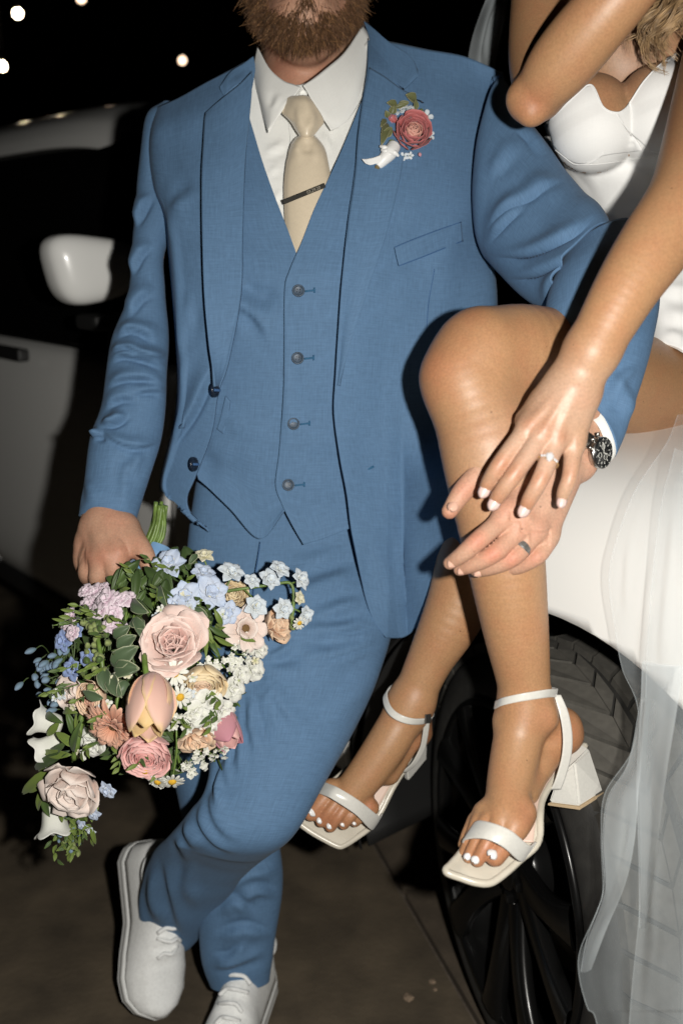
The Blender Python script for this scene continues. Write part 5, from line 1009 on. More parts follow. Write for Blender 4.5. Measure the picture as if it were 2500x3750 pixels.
patch('skirt', [[(2190, 960, 1.52), (2250, 970, 1.47), (2330, 980, 1.43), (2420, 980, 1.41), (2520, 980, 1.41), (2700, 980, 1.46)], [(2220, 1060, 1.52), (2280, 1060, 1.47), (2350, 1060, 1.42), (2430, 1070, 1.40), (2530, 1080, 1.40), (2700, 1080, 1.46)], [(2260, 1150, 1.52), (2310, 1160, 1.47), (2370, 1170, 1.42), (2440, 1180, 1.39), (2540, 1190, 1.39), (2700, 1200, 1.45)], [(2300, 1210, 1.50), (2340, 1225, 1.45), (2390, 1240, 1.40), (2450, 1255, 1.375), (2545, 1280, 1.375), (2700, 1300, 1.44)], [(2310, 1225, 1.51), (2350, 1242, 1.455), (2396, 1256, 1.405), (2453, 1272, 1.38), (2548, 1310, 1.38), (2700, 1330, 1.45)]],
     M_DRESS, dress, 50, 40, folds=[([(2400, 1040), (2480, 1060), (2600, 1050)], 26, .005), ([(2410, 1130), (2500, 1160), (2600, 1170)], 30, .005), ([(2430, 1210), (2520, 1240)], 20, .004)], solid=.003)
for pts in ([(2105, 604), (2200, 600), (2360, 578), (2480, 562)], [(2030, 548), (2060, 572), (2105, 602), (2165, 594), (2208, 562)]):
    G = np.array([[p[0], p[1], 1.40] for p in pts], float); Gd = crs(G, 40); t, h = march(tors, Gd[:, 0], Gd[:, 1]); Gd[:, 2] = np.where(h, t-.0075, 1.39)
    V, F = rope_geo(PA(Gd), np.full(40, .0007), 6); mesh_obj('seam', V, F, M_DRESS, dress)
nk = crs(np.array([[1990, 462, 1.46], [2100, 355, 1.37], [2163, 311, 1.37], [2207, 391, 1.36], [2254, 412, 1.385], [2286, 399, 1.37], [2310, 367, 1.36], [2358, 295, 1.36], [2422, 231, 1.36], [2500, 187, 1.37], [2600, 180, 1.40]], float), 90)
t, h = march(tors, nk[:, 0], nk[:, 1]); nk[:, 2] = np.where(h, np.minimum(t-.006, nk[:, 2]), nk[:, 2]); V, F = rope_geo(PA(nk), np.full(90, .0012), 6); mesh_obj('neckline_binding', V, F, M_DRESS, dress)

# ---- veil: sheer tulle, several overlapping layers
M_VEIL = bpy.data.materials.new('sheer tulle'); M_VEIL.use_nodes = True; t_ = M_VEIL.node_tree; b_ = t_.nodes['Principled BSDF']
b_.inputs['Base Color'].default_value = (0.66, 0.72, 0.75, 1); b_.inputs['Roughness'].default_value = 0.8; b_.inputs['Specular IOR Level'].default_value = 0.2; b_.inputs['Alpha'].default_value = 0.23
nz = t_.nodes.new('ShaderNodeTexNoise'); tcn = t_.nodes.new('ShaderNodeTexCoord'); mp = t_.nodes.new('ShaderNodeMapping'); mp.inputs['Scale'].default_value = (28, 2.2, 1); t_.links.new(tcn.outputs['UV'], mp.inputs[0]); t_.links.new(mp.outputs[0], nz.inputs['Vector']); nz.inputs['Scale'].default_value = 1.0
mr = t_.nodes.new('ShaderNodeMapRange'); mr.inputs[1].default_value = .3; mr.inputs[2].default_value = .7; mr.inputs[3].default_value = .07; mr.inputs[4].default_value = .16; t_.links.new(nz.outputs['Fac'], mr.inputs[0]); t_.links.new(mr.outputs[0], b_.inputs['Alpha'])
M_VEIL2 = M_VEIL.copy(); M_VEIL2.name = 'gathered tulle'
for _n in M_VEIL2.node_tree.nodes:
    if _n.type == 'MAP_RANGE': _n.inputs[3].default_value = .28; _n.inputs[4].default_value = .48
veil = empty('veil', P(2420, 2400, 1.12), 'long sheer white tulle veil trailing down the right edge over the wheel', 'veil')
def vsheet(rows, nr=90, nc=50, folds=(), hem=True, wob=.004, m=None):
    o = patch('tulle_layer', rows, m or M_VEIL, veil, nr, nc, folds=folds, solid=0, noise=wob, nscale=14)
    if hem:
        L = np.array([r[0] for r in rows], float); V, F = rope_geo(PA(crs(L, 120)), np.full(120, .0007), 5); mesh_obj('veil_edge', V, F, M_VEIL, o)
    return o
vf = [([(2420, 1900), (2380, 2200), (2360, 2600)], 26, .010), ([(2480, 1800), (2450, 2200), (2440, 2600)], 30, .012), ([(2300, 1950), (2300, 2300)], 20, .006)]
vsheet([[(2480, 1520, 1.20), (2530, 1520, 1.20), (2580, 1520, 1.2), (2640, 1520, 1.2)], [(2438, 1625, 1.165), (2500, 1640, 1.16), (2560, 1650, 1.16), (2640, 1650, 1.16)], [(2326, 1793, 1.14), (2420, 1800, 1.13), (2520, 1800, 1.12), (2640, 1800, 1.12)], [(2256, 1980, 1.135), (2370, 1980, 1.12), (2500, 1980, 1.10), (2640, 1980, 1.10)], [(2229, 2120, 1.14), (2350, 2120, 1.12), (2490, 2120, 1.10), (2640, 2120, 1.09)], [(2250, 2300, 1.14), (2360, 2300, 1.12), (2490, 2300, 1.09), (2640, 2300, 1.08)],
        [(2278, 2450, 1.14), (2370, 2450, 1.12), (2490, 2450, 1.09), (2640, 2450, 1.07)], [(2335, 2600, 1.13), (2400, 2600, 1.10), (2500, 2600, 1.08), (2640, 2600, 1.06)], [(2342, 2900, 1.11), (2420, 2900, 1.09), (2520, 2900, 1.06), (2640, 2900, 1.05)], [(2342, 3300, 1.09), (2430, 3300, 1.07), (2530, 3300, 1.04), (2640, 3300, 1.03)], [(2300, 3800, 1.06), (2400, 3800, 1.04), (2520, 3800, 1.02), (2640, 3800, 1.0)], [(2290, 4500, 1.05), (2400, 4500, 1.03), (2520, 4500, 1.01), (2640, 4500, 1.0)]], folds=vf)
vsheet([[(2350, 2560, 1.125), (2430, 2560, 1.11), (2520, 2560, 1.08), (2640, 2560, 1.06)], [(2312, 2750, 1.12), (2400, 2750, 1.10), (2500, 2750, 1.07), (2640, 2750, 1.05)], [(2214, 2905, 1.12), (2330, 2905, 1.09), (2480, 2905, 1.06), (2640, 2905, 1.04)], [(2200, 3065, 1.11), (2320, 3065, 1.08), (2480, 3065, 1.05), (2640, 3065, 1.03)], [(2206, 3257, 1.10), (2320, 3257, 1.07), (2480, 3257, 1.04), (2640, 3257, 1.02)], [(2186, 3333, 1.10), (2310, 3333, 1.06), (2470, 3333, 1.03), (2640, 3333, 1.01)],
        [(2124, 3477, 1.09), (2280, 3477, 1.05), (2460, 3477, 1.03), (2640, 3477, 1.0)], [(2119, 3572, 1.08), (2270, 3572, 1.05), (2450, 3572, 1.02), (2640, 3572, 1.0)], [(2148, 3687, 1.07), (2280, 3687, 1.04), (2450, 3687, 1.01), (2640, 3687, .99)], [(2192, 3800, 1.06), (2300, 3800, 1.03), (2460, 3800, 1.0), (2640, 3800, .98)], [(2250, 4500, 1.05), (2330, 4500, 1.02), (2470, 4500, 1.0), (2640, 4500, .98)]], folds=[([(2330, 2900), (2290, 3200), (2170, 3560)], 26, .012), ([(2420, 3000), (2400, 3400), (2380, 3700)], 30, .012)])
vsheet([[(2350, 2420, 1.115), (2400, 2430, 1.10), (2500, 2440, 1.075)], [(2344, 2600, 1.11), (2400, 2610, 1.09), (2475, 2620, 1.06)], [(2330, 2850, 1.10), (2385, 2850, 1.08), (2440, 2850, 1.05)], [(2338, 3150, 1.09), (2370, 3150, 1.07), (2400, 3140, 1.045)], [(2340, 3400, 1.08), (2350, 3400, 1.065), (2360, 3390, 1.05)]], 70, 24, m=M_VEIL2)
vsheet([[(2345, 2560, 1.12), (2352, 2565, 1.11), (2360, 2570, 1.10)], [(2300, 2790, 1.11), (2325, 2790, 1.10), (2345, 2790, 1.09)], [(2225, 2920, 1.11), (2275, 2920, 1.09), (2335, 2920, 1.075)], [(2205, 3080, 1.10), (2260, 3080, 1.08), (2320, 3080, 1.065)], [(2208, 3260, 1.09), (2245, 3250, 1.075), (2285, 3230, 1.06)], [(2150, 3430, 1.085), (2180, 3420, 1.07), (2215, 3400, 1.06)], [(2125, 3560, 1.08), (2140, 3560, 1.07), (2160, 3550, 1.06)]], 70, 24, m=M_VEIL2)
vsheet([[(2470, 1640, 1.15), (2520, 1660, 1.14), (2600, 1680, 1.13)], [(2420, 1850, 1.125), (2480, 1850, 1.11), (2600, 1850, 1.10)], [(2390, 2100, 1.115), (2470, 2100, 1.09), (2600, 2100, 1.08)], [(2370, 2350, 1.11), (2460, 2350, 1.085), (2600, 2350, 1.07)], [(2362, 2560, 1.105), (2450, 2560, 1.08), (2600, 2560, 1.06)]], 60, 24)
# the part that hangs behind his shoulder
vsheet([[(1790, -30, 1.60), (1815, -30, 1.60), (1838, -30, 1.61), (1862, -30, 1.63)], [(1748, 80, 1.60), (1780, 80, 1.58), (1815, 80, 1.60), (1845, 80, 1.62)], [(1724, 160, 1.60), (1765, 160, 1.58), (1800, 160, 1.60), (1826, 160, 1.62)], [(1714, 240, 1.60), (1755, 240, 1.58), (1785, 240, 1.60), (1810, 240, 1.62)], [(1720, 400, 1.62), (1750, 400, 1.60), (1780, 400, 1.62), (1800, 400, 1.64)]], 40, 24, folds=[([(1840, -20), (1812, 100), (1785, 250)], 10, .012)], m=M_VEIL2)
adopt(veil)
adopt(bride)

# ================================================================ hair
def strands(name, roots, dirs, lens, rad, m, parent, curl=.3, droop=None, seg=5, seed=1):
    r = np.random.default_rng(seed); n = len(roots); t = np.linspace(0, 1, seg)
    a = r.normal(size=(n, 3)); a -= dirs*np.einsum('ij,ij->i', a, dirs)[:, None]; a /= np.linalg.norm(a, axis=1, keepdims=True)+1e-9
    C = roots[:, None]+dirs[:, None]*(t[None, :, None]*lens[:, None, None])+a[:, None]*(curl*lens[:, None, None]*(t**2)[None, :, None])*r.uniform(-1, 1, n)[:, None, None]
    if droop is not None: C = C+np.asarray(droop)[None, None]*(lens[:, None, None]*(t**1.6)[None, :, None])
    b = np.cross(a, dirs); th = np.array([0, 2.094, 4.189]); w = rad*(1-.75*t**2)
    V = C[:, :, None]+(a[:, None, None]*np.cos(th)[None, None, :, None]+b[:, None, None]*np.sin(th)[None, None, :, None])*w[None, :, None, None]
    base = (np.arange(n)*seg*3)[:, None, None, None]; i = np.arange(seg-1)[None, :, None, None]; k = np.arange(3)[None, None, :, None]
    F = np.concatenate([base+i*3+k, base+i*3+(k+1) % 3, base+(i+1)*3+(k+1) % 3, base+(i+1)*3+k], -1).reshape(-1, 4)
    return mesh_obj(name, V.reshape(-1, 3), F, m, parent)
r_ = np.random.default_rng(5); NH = 13000
bx_ = r_.uniform(880, 1375, NH); by_ = r_.uniform(-60, 235, NH)
t_m, h_m = march(FACE_ONLY, bx_, by_, 1.2, 1.8)
low = np.interp(bx_, [880, 930, 960, 1000, 1050, 1115, 1170, 1220, 1275, 1320, 1375], [50, 100, 126, 160, 182, 190, 176, 158, 122, 88, 30])
keep = h_m & (by_ < low+r_.normal(0, 9, NH))
# bare skin round the mouth, thin on the chin's middle
bare = (((bx_-1045)/62)**2+((by_-2)/38)**2 < 1) | (((bx_-1205)/58)**2+((by_+2)/36)**2 < 1); thin = (((bx_-1128)/42)**2+((by_-48)/34)**2 < 1)
keep &= ~(bare & (r_.uniform(size=NH) < .93)) & ~(thin & (r_.uniform(size=NH) < .75)) & ~((by_ < -12) & (np.abs(bx_-1120) < 70))
rt = PA(np.stack([bx_, by_, t_m], -1))[keep]
e_ = 1e-3; gr = np.stack([sdf_eval(rt+np.eye(3)[i]*e_, FACE_ONLY)-sdf_eval(rt-np.eye(3)[i]*e_, FACE_ONLY) for i in range(3)], -1); gr /= np.linalg.norm(gr, axis=1, keepdims=True)
out = RT*((bx_[keep]-1118)/260)[:, None]
dr = gr*.34-UP*.85+out*.30+r_.normal(0, .24, rt.shape); dr /= np.linalg.norm(dr, axis=1, keepdims=True)
ln = r_.uniform(.006, .017, len(rt))*np.where(r_.uniform(size=len(rt)) < .08, 1.5, 1.0)
strands('beard', rt-gr*.001, dr, ln, .00030, M_BEARD, man, .45, -UP*.15, 5, 3)
M_BEARD2 = mat('pale beard hair', (0.50, 0.27, 0.12), 0.4)
pk = r_.uniform(size=len(rt)) < .10; strands('beard', rt[pk]-gr[pk]*.001, dr[pk]+r_.normal(0, .2, dr[pk].shape), ln[pk]*1.15, .00028, M_BEARD2, man, .6, -UP*.1, 5, 4)
adopt(man)
# the bride's loose hair
M_HAIRB = mat('honey brown hair', (0.30, 0.18, 0.085), 0.42, var=0.5, vscale=60, var2=(0.50, 0.33, 0.17))
Vh = []; Fh = []; o_ = 0
for gi, g in enumerate((((2470, -60, 1.30), (2425, 30, 1.29), (2372, 90, 1.30), (2352, 150, 1.31), (2390, 195, 1.31), (2442, 228, 1.31)), ((2530, -60, 1.29), (2465, 30, 1.28), (2410, 85, 1.29), (2385, 140, 1.30), (2420, 185, 1.30), (2425, 235, 1.31)), ((2550, -40, 1.28), (2505, 40, 1.27), (2450, 85, 1.28), (2425, 140, 1.29), (2450, 195, 1.30)), ((2440, -60, 1.32), (2410, 20, 1.31), (2350, 75, 1.31), (2330, 125, 1.32)), ((2580, -30, 1.27), (2530, 50, 1.26), (2485, 95, 1.27), (2475, 50, 1.28)))):
    C0 = crs(np.array([P(*q) for q in g]), 30); tt = np.linspace(0, 1, 30)[:, None]
    for lk in range(7):
        lo = r_.normal(0, .0085, 3); ph = r_.uniform(0, 6.28)
        for k in range(10):
            o = lo+r_.normal(0, .0016, 3); C = C0+o*(.6+.9*tt)+np.array([.0045*np.sin(tt[:, 0]*11+ph), .003*np.cos(tt[:, 0]*10+ph), .0035*np.sin(tt[:, 0]*9+ph*2)]).T
            m_ = int(r_.uniform(20, 30)); V, F = rope_geo(C[:m_], np.linspace(.00065, .0002, m_), 4); Vh.append(V); Fh += [[i+o_ for i in f] for f in F]; o_ += len(V)
mesh_obj('hair', np.concatenate(Vh), Fh, M_HAIRB, bride)
adopt(bride)

# ================================================================ watch and rings
M_WSTEEL = mat('watch steel', (0.50, 0.49, 0.47), 0.28, Metallic=1.0)
M_WDIAL = mat('black watch dial', (0.012, 0.013, 0.014), 0.3)
M_WMARK = mat('pale watch markings', (0.62, 0.62, 0.58), 0.5)
M_WGLASS = mat('watch crystal', (1, 1, 1), 0.0, **{'Transmission Weight': 1.0, 'IOR': 1.2})
wrist = P(2118, 1652, 1.166); wax = nrm(PH(2165, 1590, 1.150)-PH(2105, 1690, 1.132)); wn = nrm(RT*.80-FW*.55+UP*.12); wn = nrm(wn-wax*(wn@wax)); wc = wrist+wn*.0265
watch = empty('wristwatch', wc, "steel chronograph watch with black dial on the man's wrist beside his white cuff", 'watch')
WM = frame(wc, np.cross(wax, wn), y=wax); WS = np.array(WM); WK = .9; sgn_w = 1 if WS[:3, 2]@wn > 0 else -1
def wl(name, prof, m, n=48, parent=None):
    a = np.linspace(0, 2*math.pi, n, endpoint=False); prof = np.asarray(prof, float)
    V = WK*np.stack([prof[:, 0][:, None]*np.cos(a), prof[:, 0][:, None]*np.sin(a), sgn_w*prof[:, 1][:, None]+0*a], -1)
    return mesh_obj(name, xf(WM, V.reshape(-1, 3)), grid_faces(len(prof), n, True), m, parent or watch)
wl('case', [(.0005, -.004), (.017, -.004), (.0195, -.002), (.0205, .001), (.0205, .004), (.0195, .0055), (.018, .006), (.0175, .005)], M_WSTEEL)
bz = wl('bezel', [(.0200, .0056), (.0205, .0068), (.0195, .0082), (.0160, .0078), (.0155, .0068)], M_WDIAL)
dl = wl('dial', [(.0158, .0066), (.0156, .0068), (.0002, .0068)], M_WDIAL)
for k in range(12):
    a = k*math.pi/6; c = xf(WM, [(.0118*math.cos(a), .0118*math.sin(a), sgn_w*.0066)])[0]; d_ = npM(WM)[:3, :3]@np.array([math.cos(a), math.sin(a), 0])
    box_obj('hour_marker', frame(c, d_, z=wn), (.0026, .0009, .0003), M_WMARK, dl)
    c = xf(WM, [(.0162*math.cos(a), .0162*math.sin(a), sgn_w*.0075)])[0]; box_obj('bezel_mark', frame(c, d_, z=wn), (.0018, .0007, .0003), M_WMARK, bz)
for a, L_ in ((.6, .0085), (2.5, .0115)):
    d_ = npM(WM)[:3, :3]@np.array([math.cos(a), math.sin(a), 0]); c = wc+wn*.0068+d_*L_/2; box_obj('hand', frame(c, d_, z=wn), (L_, .001, .0003), M_WMARK, dl)
for (ux, uy) in ((.0065, 0), (-.006, .004), (-.003, -.007)):
    a = np.linspace(0, 2*math.pi, 20); c = xf(WM, np.stack([ux+.0032*np.cos(a), uy+.0032*np.sin(a), np.full(20, sgn_w*.0065)], -1)); V, F = rope_geo(c, np.full(20, .0003), 4); mesh_obj('subdial', V, F, M_WMARK, dl)
wl('crown_guard', [(.0004, -.0005), (.0004, .002)], M_WSTEEL, 6) if False else None
for a in (-.5, 0, .5):
    d_ = npM(WM)[:3, :3]@np.array([math.cos(math.pi+a), math.sin(math.pi+a), 0]); c = wc+d_*.0222+wn*.0015; rope('pusher', [c-d_*.003, c+d_*.0018], .0022, M_WSTEEL, watch, n=4)
# bracelet links round the wrist
sd = np.cross(wax, wn)
for k in range(22):
    a = math.radians(38+k*(360-76)/21); c = wrist+(wn*math.cos(a)*.0260+sd*math.sin(a)*.0300); tg = nrm(-wn*math.sin(a)*.026+sd*math.cos(a)*.030); nn = np.cross(tg, wax)
    lk = box_obj('bracelet_link', frame(c, tg, y=wax), (.0068, .0195, .003), M_WSTEEL, watch, .0007)
adopt(watch)
def torus(name, c, ax, R, r, m, parent=None, wd=None, n=48):
    ax = nrm(ax); u = nrm(np.cross(ax, UP+.3*RT)); v = np.cross(ax, u); a = np.linspace(0, 2*math.pi, n, endpoint=False); b = np.linspace(0, 2*math.pi, 12, endpoint=False)
    ww = wd if wd else r; cb = np.sign(np.cos(b))*np.abs(np.cos(b))**(.5 if wd else 1); sb = np.sign(np.sin(b))*np.abs(np.sin(b))**(.5 if wd else 1)
    V = c+((u*np.cos(a)[:, None]+v*np.sin(a)[:, None])[:, None]*(R+r*cb)[None, :, None])+ax*(ww*sb)[None, :, None]
    o = mesh_obj(name, V.reshape(-1, 3), np.stack([(np.arange(n)[:, None]*12+np.arange(12)), (np.arange(n)[:, None]*12+(np.arange(12)+1) % 12), (((np.arange(n)+1) % n)[:, None]*12+(np.arange(12)+1) % 12), (((np.arange(n)+1) % n)[:, None]*12+np.arange(12))], -1).reshape(-1, 4), m, parent); return o
M_TUNG = mat('dark brushed tungsten', (0.10, 0.097, 0.092), 0.34, var=.3, vscale=500, **{'Specular IOR Level': 0.9})
M_GOLD = mat('yellow gold', (0.52, 0.33, 0.14), 0.3, Metallic=0.4)
M_DIA = mat('white diamond', (0.62, 0.62, 0.64), 0.05, **{'IOR': 2.0, 'Specular IOR Level': 0.8})
a_, b_2 = PH(1957, 1946, 1.088), PH(1870, 2046, 1.074); wb = torus('wedding_band', a_+(b_2-a_)*.60, b_2-a_, .0117, .0010, M_TUNG, None, .0040); tag(wb, "wide dark grey wedding band on the man's ring finger", 'ring')
a_, b_2 = PB(2042, 1600, 1.037), PB(1982, 1745, 1.021); rc_ = a_+(b_2-a_)*.64; rax = nrm(b_2-a_); er = empty('engagement_ring', rc_, "thin gold engagement ring with a large pear diamond on the bride's finger", 'ring')
torus('band', rc_, rax, .0112, .0010, M_GOLD, er)
def gem(name, c, n_, ax, L, W, H, m, parent):
    ax = nrm(ax-n_*(ax@n_)); y = np.cross(n_, ax); a = np.linspace(0, 2*math.pi, 16, endpoint=False); V = [c-n_*H*.6]
    px_ = np.cos(a); wy = np.sin(a)*(1-.35*np.cos(a))
    for h, s in ((0, 1.0), (H*.35, .62)):
        V += [c+n_*h+ax*L*s*x+y*W*s*w for x, w in zip(px_, wy)]
    V.append(c+n_*H*.36); F = [[0, 1+(i+1) % 16, 1+i] for i in range(16)]+[[1+i, 1+(i+1) % 16, 17+(i+1) % 16, 17+i] for i in range(16)]+[[33, 17+i, 17+(i+1) % 16] for i in range(16)]
    return mesh_obj(name, V, F, m, parent, smooth=False)
gn_ = nrm(tow(rc_)-rax*(tow(rc_)@rax)); gs = np.cross(gn_, rax)
gem('diamond', rc_+gn_*.0135, gn_, rax+.2*gs, .0056, .0040, .004, M_DIA, er)
for k, (o1, o2) in enumerate(((-.0058, .0118), (-.0082, .0098), (.0058, .0118), (.0082, .0098))): gem('side_stone', rc_+gs*o1+gn_*o2, nrm(gn_+gs*np.sign(o1)*.4), rax, .0017, .0015, .0015, M_DIA, er)
for sx in (-1, 1):
    for sy in (-1, 1): rope('prong', [rc_+gn_*.0105+gs*.0016*sx+rax*.0025*sy, rc_+gn_*.0152+gs*.0030*sx+rax*.0042*sy], .0005, M_GOLD, er, n=4)
adopt(er)

# ================================================================ flowers
def petal_mat(name, base, tip, edge=None, rough=0.6, veins=.12):
    m = bpy.data.materials.new(name); m.use_nodes = True; t = m.node_tree; b = t.nodes['Principled BSDF']; L = t.links.new
    b.inputs['Roughness'].default_value = rough; b.inputs['Specular IOR Level'].default_value = 0.25; b.inputs['Sheen Weight'].default_value = .15
    tc = t.nodes.new('ShaderNodeTexCoord'); sp = t.nodes.new('ShaderNodeSeparateXYZ'); L(tc.outputs['UV'], sp.inputs[0])
    nz = t.nodes.new('ShaderNodeTexNoise'); nz.inputs['Scale'].default_value = 9; mp = t.nodes.new('ShaderNodeMapping'); mp.inputs['Scale'].default_value = (9, 1.2, 1); L(tc.outputs['UV'], mp.inputs[0]); L(mp.outputs[0], nz.inputs['Vector']); nz.inputs['Scale'].default_value = 1.6
    cr = t.nodes.new('ShaderNodeMix'); cr.data_type = 'RGBA'; cr.inputs['A'].default_value = (*base, 1); cr.inputs['B'].default_value = (*tip, 1)
    ad = t.nodes.new('ShaderNodeMath'); ad.operation = 'MULTIPLY_ADD'; ad.inputs[1].default_value = veins*2; ad.inputs[2].default_value = -veins; L(nz.outputs['Fac'], ad.inputs[0])
    a2 = t.nodes.new('ShaderNodeMath'); a2.operation = 'ADD'; a2.use_clamp = True; L(ad.outputs[0], a2.inputs[0]); L(sp.outputs['Y'], a2.inputs[1]); L(a2.outputs[0], cr.inputs['Factor']); last = cr
    if edge is not None:
        ab = t.nodes.new('ShaderNodeMath'); ab.operation = 'MULTIPLY_ADD'; ab.inputs[1].default_value = 2; ab.inputs[2].default_value = -1; L(sp.outputs['X'], ab.inputs[0])
        a3 = t.nodes.new('ShaderNodeMath'); a3.operation = 'ABSOLUTE'; L(ab.outputs[0], a3.inputs[0])
        mxx = t.nodes.new('ShaderNodeMath'); mxx.operation = 'MAXIMUM'; L(a3.outputs[0], mxx.inputs[0]); L(sp.outputs['Y'], mxx.inputs[1])
        a5 = t.nodes.new('ShaderNodeMath'); a5.operation = 'ADD'; L(mxx.outputs[0], a5.inputs[0]); L(ad.outputs[0], a5.inputs[1])
        mr = t.nodes.new('ShaderNodeMapRange'); mr.inputs[1].default_value = edge[1]; mr.inputs[2].default_value = edge[1]+.12; L(a5.outputs[0], mr.inputs[0])
        e2 = t.nodes.new('ShaderNodeMix'); e2.data_type = 'RGBA'; e2.inputs['B'].default_value = (*edge[0], 1); L(cr.outputs['Result'], e2.inputs['A']); L(mr.outputs[0], e2.inputs['Factor']); last = e2
    L(last.outputs['Result'], b.inputs['Base Color'])
    tr = t.nodes.new('ShaderNodeBsdfTranslucent'); L(last.outputs['Result'], tr.inputs[0]); ms = t.nodes.new('ShaderNodeMixShader'); ms.inputs[0].default_value = .22
    o = t.nodes['Material Output']; L(b.outputs[0], ms.inputs[1]); L(tr.outputs[0], ms.inputs[2]); L(ms.outputs[0], o.inputs[0]); return m
SHAPES = {'round': ([0, .15, .4, .7, .88, 1], [.22, .5, .85, 1, .82, .25]), 'point': ([0, .2, .5, .8, 1], [.25, .7, 1, .6, .04]), 'strap': ([0, .2, .6, .9, 1], [.35, .7, 1, .85, .3]), 'wide': ([0, .15, .4, .75, .93, 1], [.4, .7, .95, 1, .85, .5]), 'leaf': ([0, .1, .35, .65, .88, 1], [.06, .45, 1, .8, .35, .02]), 'tulip': ([0, .2, .5, .8, .94, 1], [.45, .85, 1, .72, .32, .05])}
def petal_geo(M, phi, L, W, r0, z0, e0, e1, cup=.15, ruf=0.0, shape='round', nu=7, nv=8, seed=0, twist=0.0, pw=1.0):
    v = np.linspace(0, 1, nv); e = np.radians(e0+(e1-e0)*v**pw); dv = L/(nv-1)
    r = r0+np.concatenate([[0], np.cumsum(np.cos((e[1:]+e[:-1])/2))])*dv; z = z0+np.concatenate([[0], np.cumsum(np.sin((e[1:]+e[:-1])/2))])*dv
    w = W*np.interp(v, *SHAPES[shape]); u = np.linspace(-1, 1, nu); rg = np.random.default_rng(seed); p1, p2 = rg.uniform(0, 6.28, 2)
    off = cup*w[:, None]*(np.abs(u)**2)[None]*1.2
    if ruf: off = off+ruf*W*(v**1.5)[:, None]*(np.sin(u*4.2+p1)+.6*np.sin(u*8+p2))[None]*(.35+.65*np.abs(u))[None]
    nr_, nz_ = -np.sin(e), np.cos(e)   # petal normal, toward the axis / front
    R_ = r[:, None]+nr_[:, None]*off; Z_ = z[:, None]+nz_[:, None]*off; T_ = w[:, None]*u[None]
    ph = phi+twist*v[:, None]; X = R_*np.cos(ph)-T_*np.sin(ph); Y = R_*np.sin(ph)+T_*np.cos(ph)
    V = np.stack([X, Y, Z_], -1).reshape(-1, 3)
    uv = np.stack(np.broadcast_arrays(((u+1)/2)[None], v[:, None]), -1).reshape(-1, 2)
    return xf(M, V), grid_faces(nv, nu), uv
def petal(name, M, m, parent, solid=.0005, **kw):
    V, F, uv = petal_geo(M, **kw); return mesh_obj(name, V, F, m, parent, uv=uv, solid=solid, offset=0)
def fframe(c, dirv, spin=0.0):
    z = nrm(dirv); x = nrm(np.cross(UP+.01*RT, z)); y = np.cross(z, x); x2 = x*math.cos(spin)+y*math.sin(spin); return frame(c, x2, z=z)
class Bunch:
    def __init__(s, root): s.root = root; s.n = 0
    def flower(s, name, c): e = empty(name, c); e.parent = s.root; s.n += 1; return e
def dome(name, M, r, h, m, parent, n=14, bump=0.0):
    a = np.linspace(0, 2*math.pi, n, endpoint=False); k = np.linspace(0, math.pi/2, 6); V = np.array([[(r*math.cos(b)*math.cos(t), r*math.cos(b)*math.sin(t), h*math.sin(b)*(1+bump*math.sin(t*5+b*9))) for t in a] for b in k]); return mesh_obj(name, xf(M, V.reshape(-1, 3)), grid_faces(6, n, True), m, parent)
def rose(B, name, c, dirv, R, m, n=26, open_=1.0, spin=0.0, ruf=.05, inner=None, shape='wide'):
    e = B.flower(name, c); M = fframe(c, dirv, spin); rgp = random.Random(n+int(spin*100))
    for i in range(n):
        f = i/(n-1); ph = i*2.3998+spin; q = f**.8
        j1, j2, j3 = rgp.uniform(.86, 1.16), rgp.uniform(-14, 14), rgp.uniform(-.25, .25); petal('petal', M, (inner if inner and f < .45 else m), e, phi=ph+j3*q, L=R*(.42+.55*q)*j1, W=R*(.20+.54*q)*(2-j1), r0=R*(.02+.28*q), z0=R*(.10-.40*q), e0=88-26*q+j2*.4, e1=102-(92*open_)*q**1.3+j2*q*1.6, cup=.42-.3*q, ruf=(ruf+.06)*q, shape=shape, seed=i, twist=.25*(1-q))
    return e
def ranunc(B, name, c, dirv, R, m, inner, n=44, spin=0.0, flat=1.0):
    e = B.flower(name, c); M = fframe(c, dirv, spin)
    for i in range(n):
        f = i/(n-1); ph = i*2.3998; q = f**.75
        petal('petal', M, inner if f < .4 else m, e, phi=ph, L=R*(.28+.55*q), W=R*(.14+.42*q), r0=R*(.03+.50*q), z0=R*flat*(.22-.50*q), e0=70-18*q, e1=128-58*q**1.6, cup=.35-.2*q, ruf=.05, shape='wide', seed=i+50, nu=6, nv=6)
    dome('heart', M, R*.12, R*.3, inner, e); return e
def rays(B, name, c, dirv, R, m, layers, eye, eyem, spin=0.0, w=.16, shape='strap', droop=(18, -12), cup=.2, ruf=0.0):
    e = B.flower(name, c); M = fframe(c, dirv, spin); rg = random.Random(int(abs(c[0]*1e5)))
    for li, n in enumerate(layers):
        f = li/max(1, len(layers)-1) if len(layers) > 1 else 1
        for k in range(n):
            ph = (k+.5*(li % 2))*2*math.pi/n+rg.uniform(-.12, .12)
            petal('petal', M, m, e, phi=ph, L=R*(.55+.45*f)*rg.uniform(.85, 1.0), W=R*w*rg.uniform(.85, 1.1), r0=R*eye*.8, z0=-R*.06*li, e0=droop[0]+40*(1-f)+rg.uniform(-9, 9), e1=droop[1]+40*(1-f)+rg.uniform(-14, 14), cup=cup, ruf=ruf, shape=shape, seed=k+li*31, nu=5, nv=6)
    if eye: dome('flower_centre', M, R*eye, R*eye*.75, eyem, e, bump=.12)
    return e
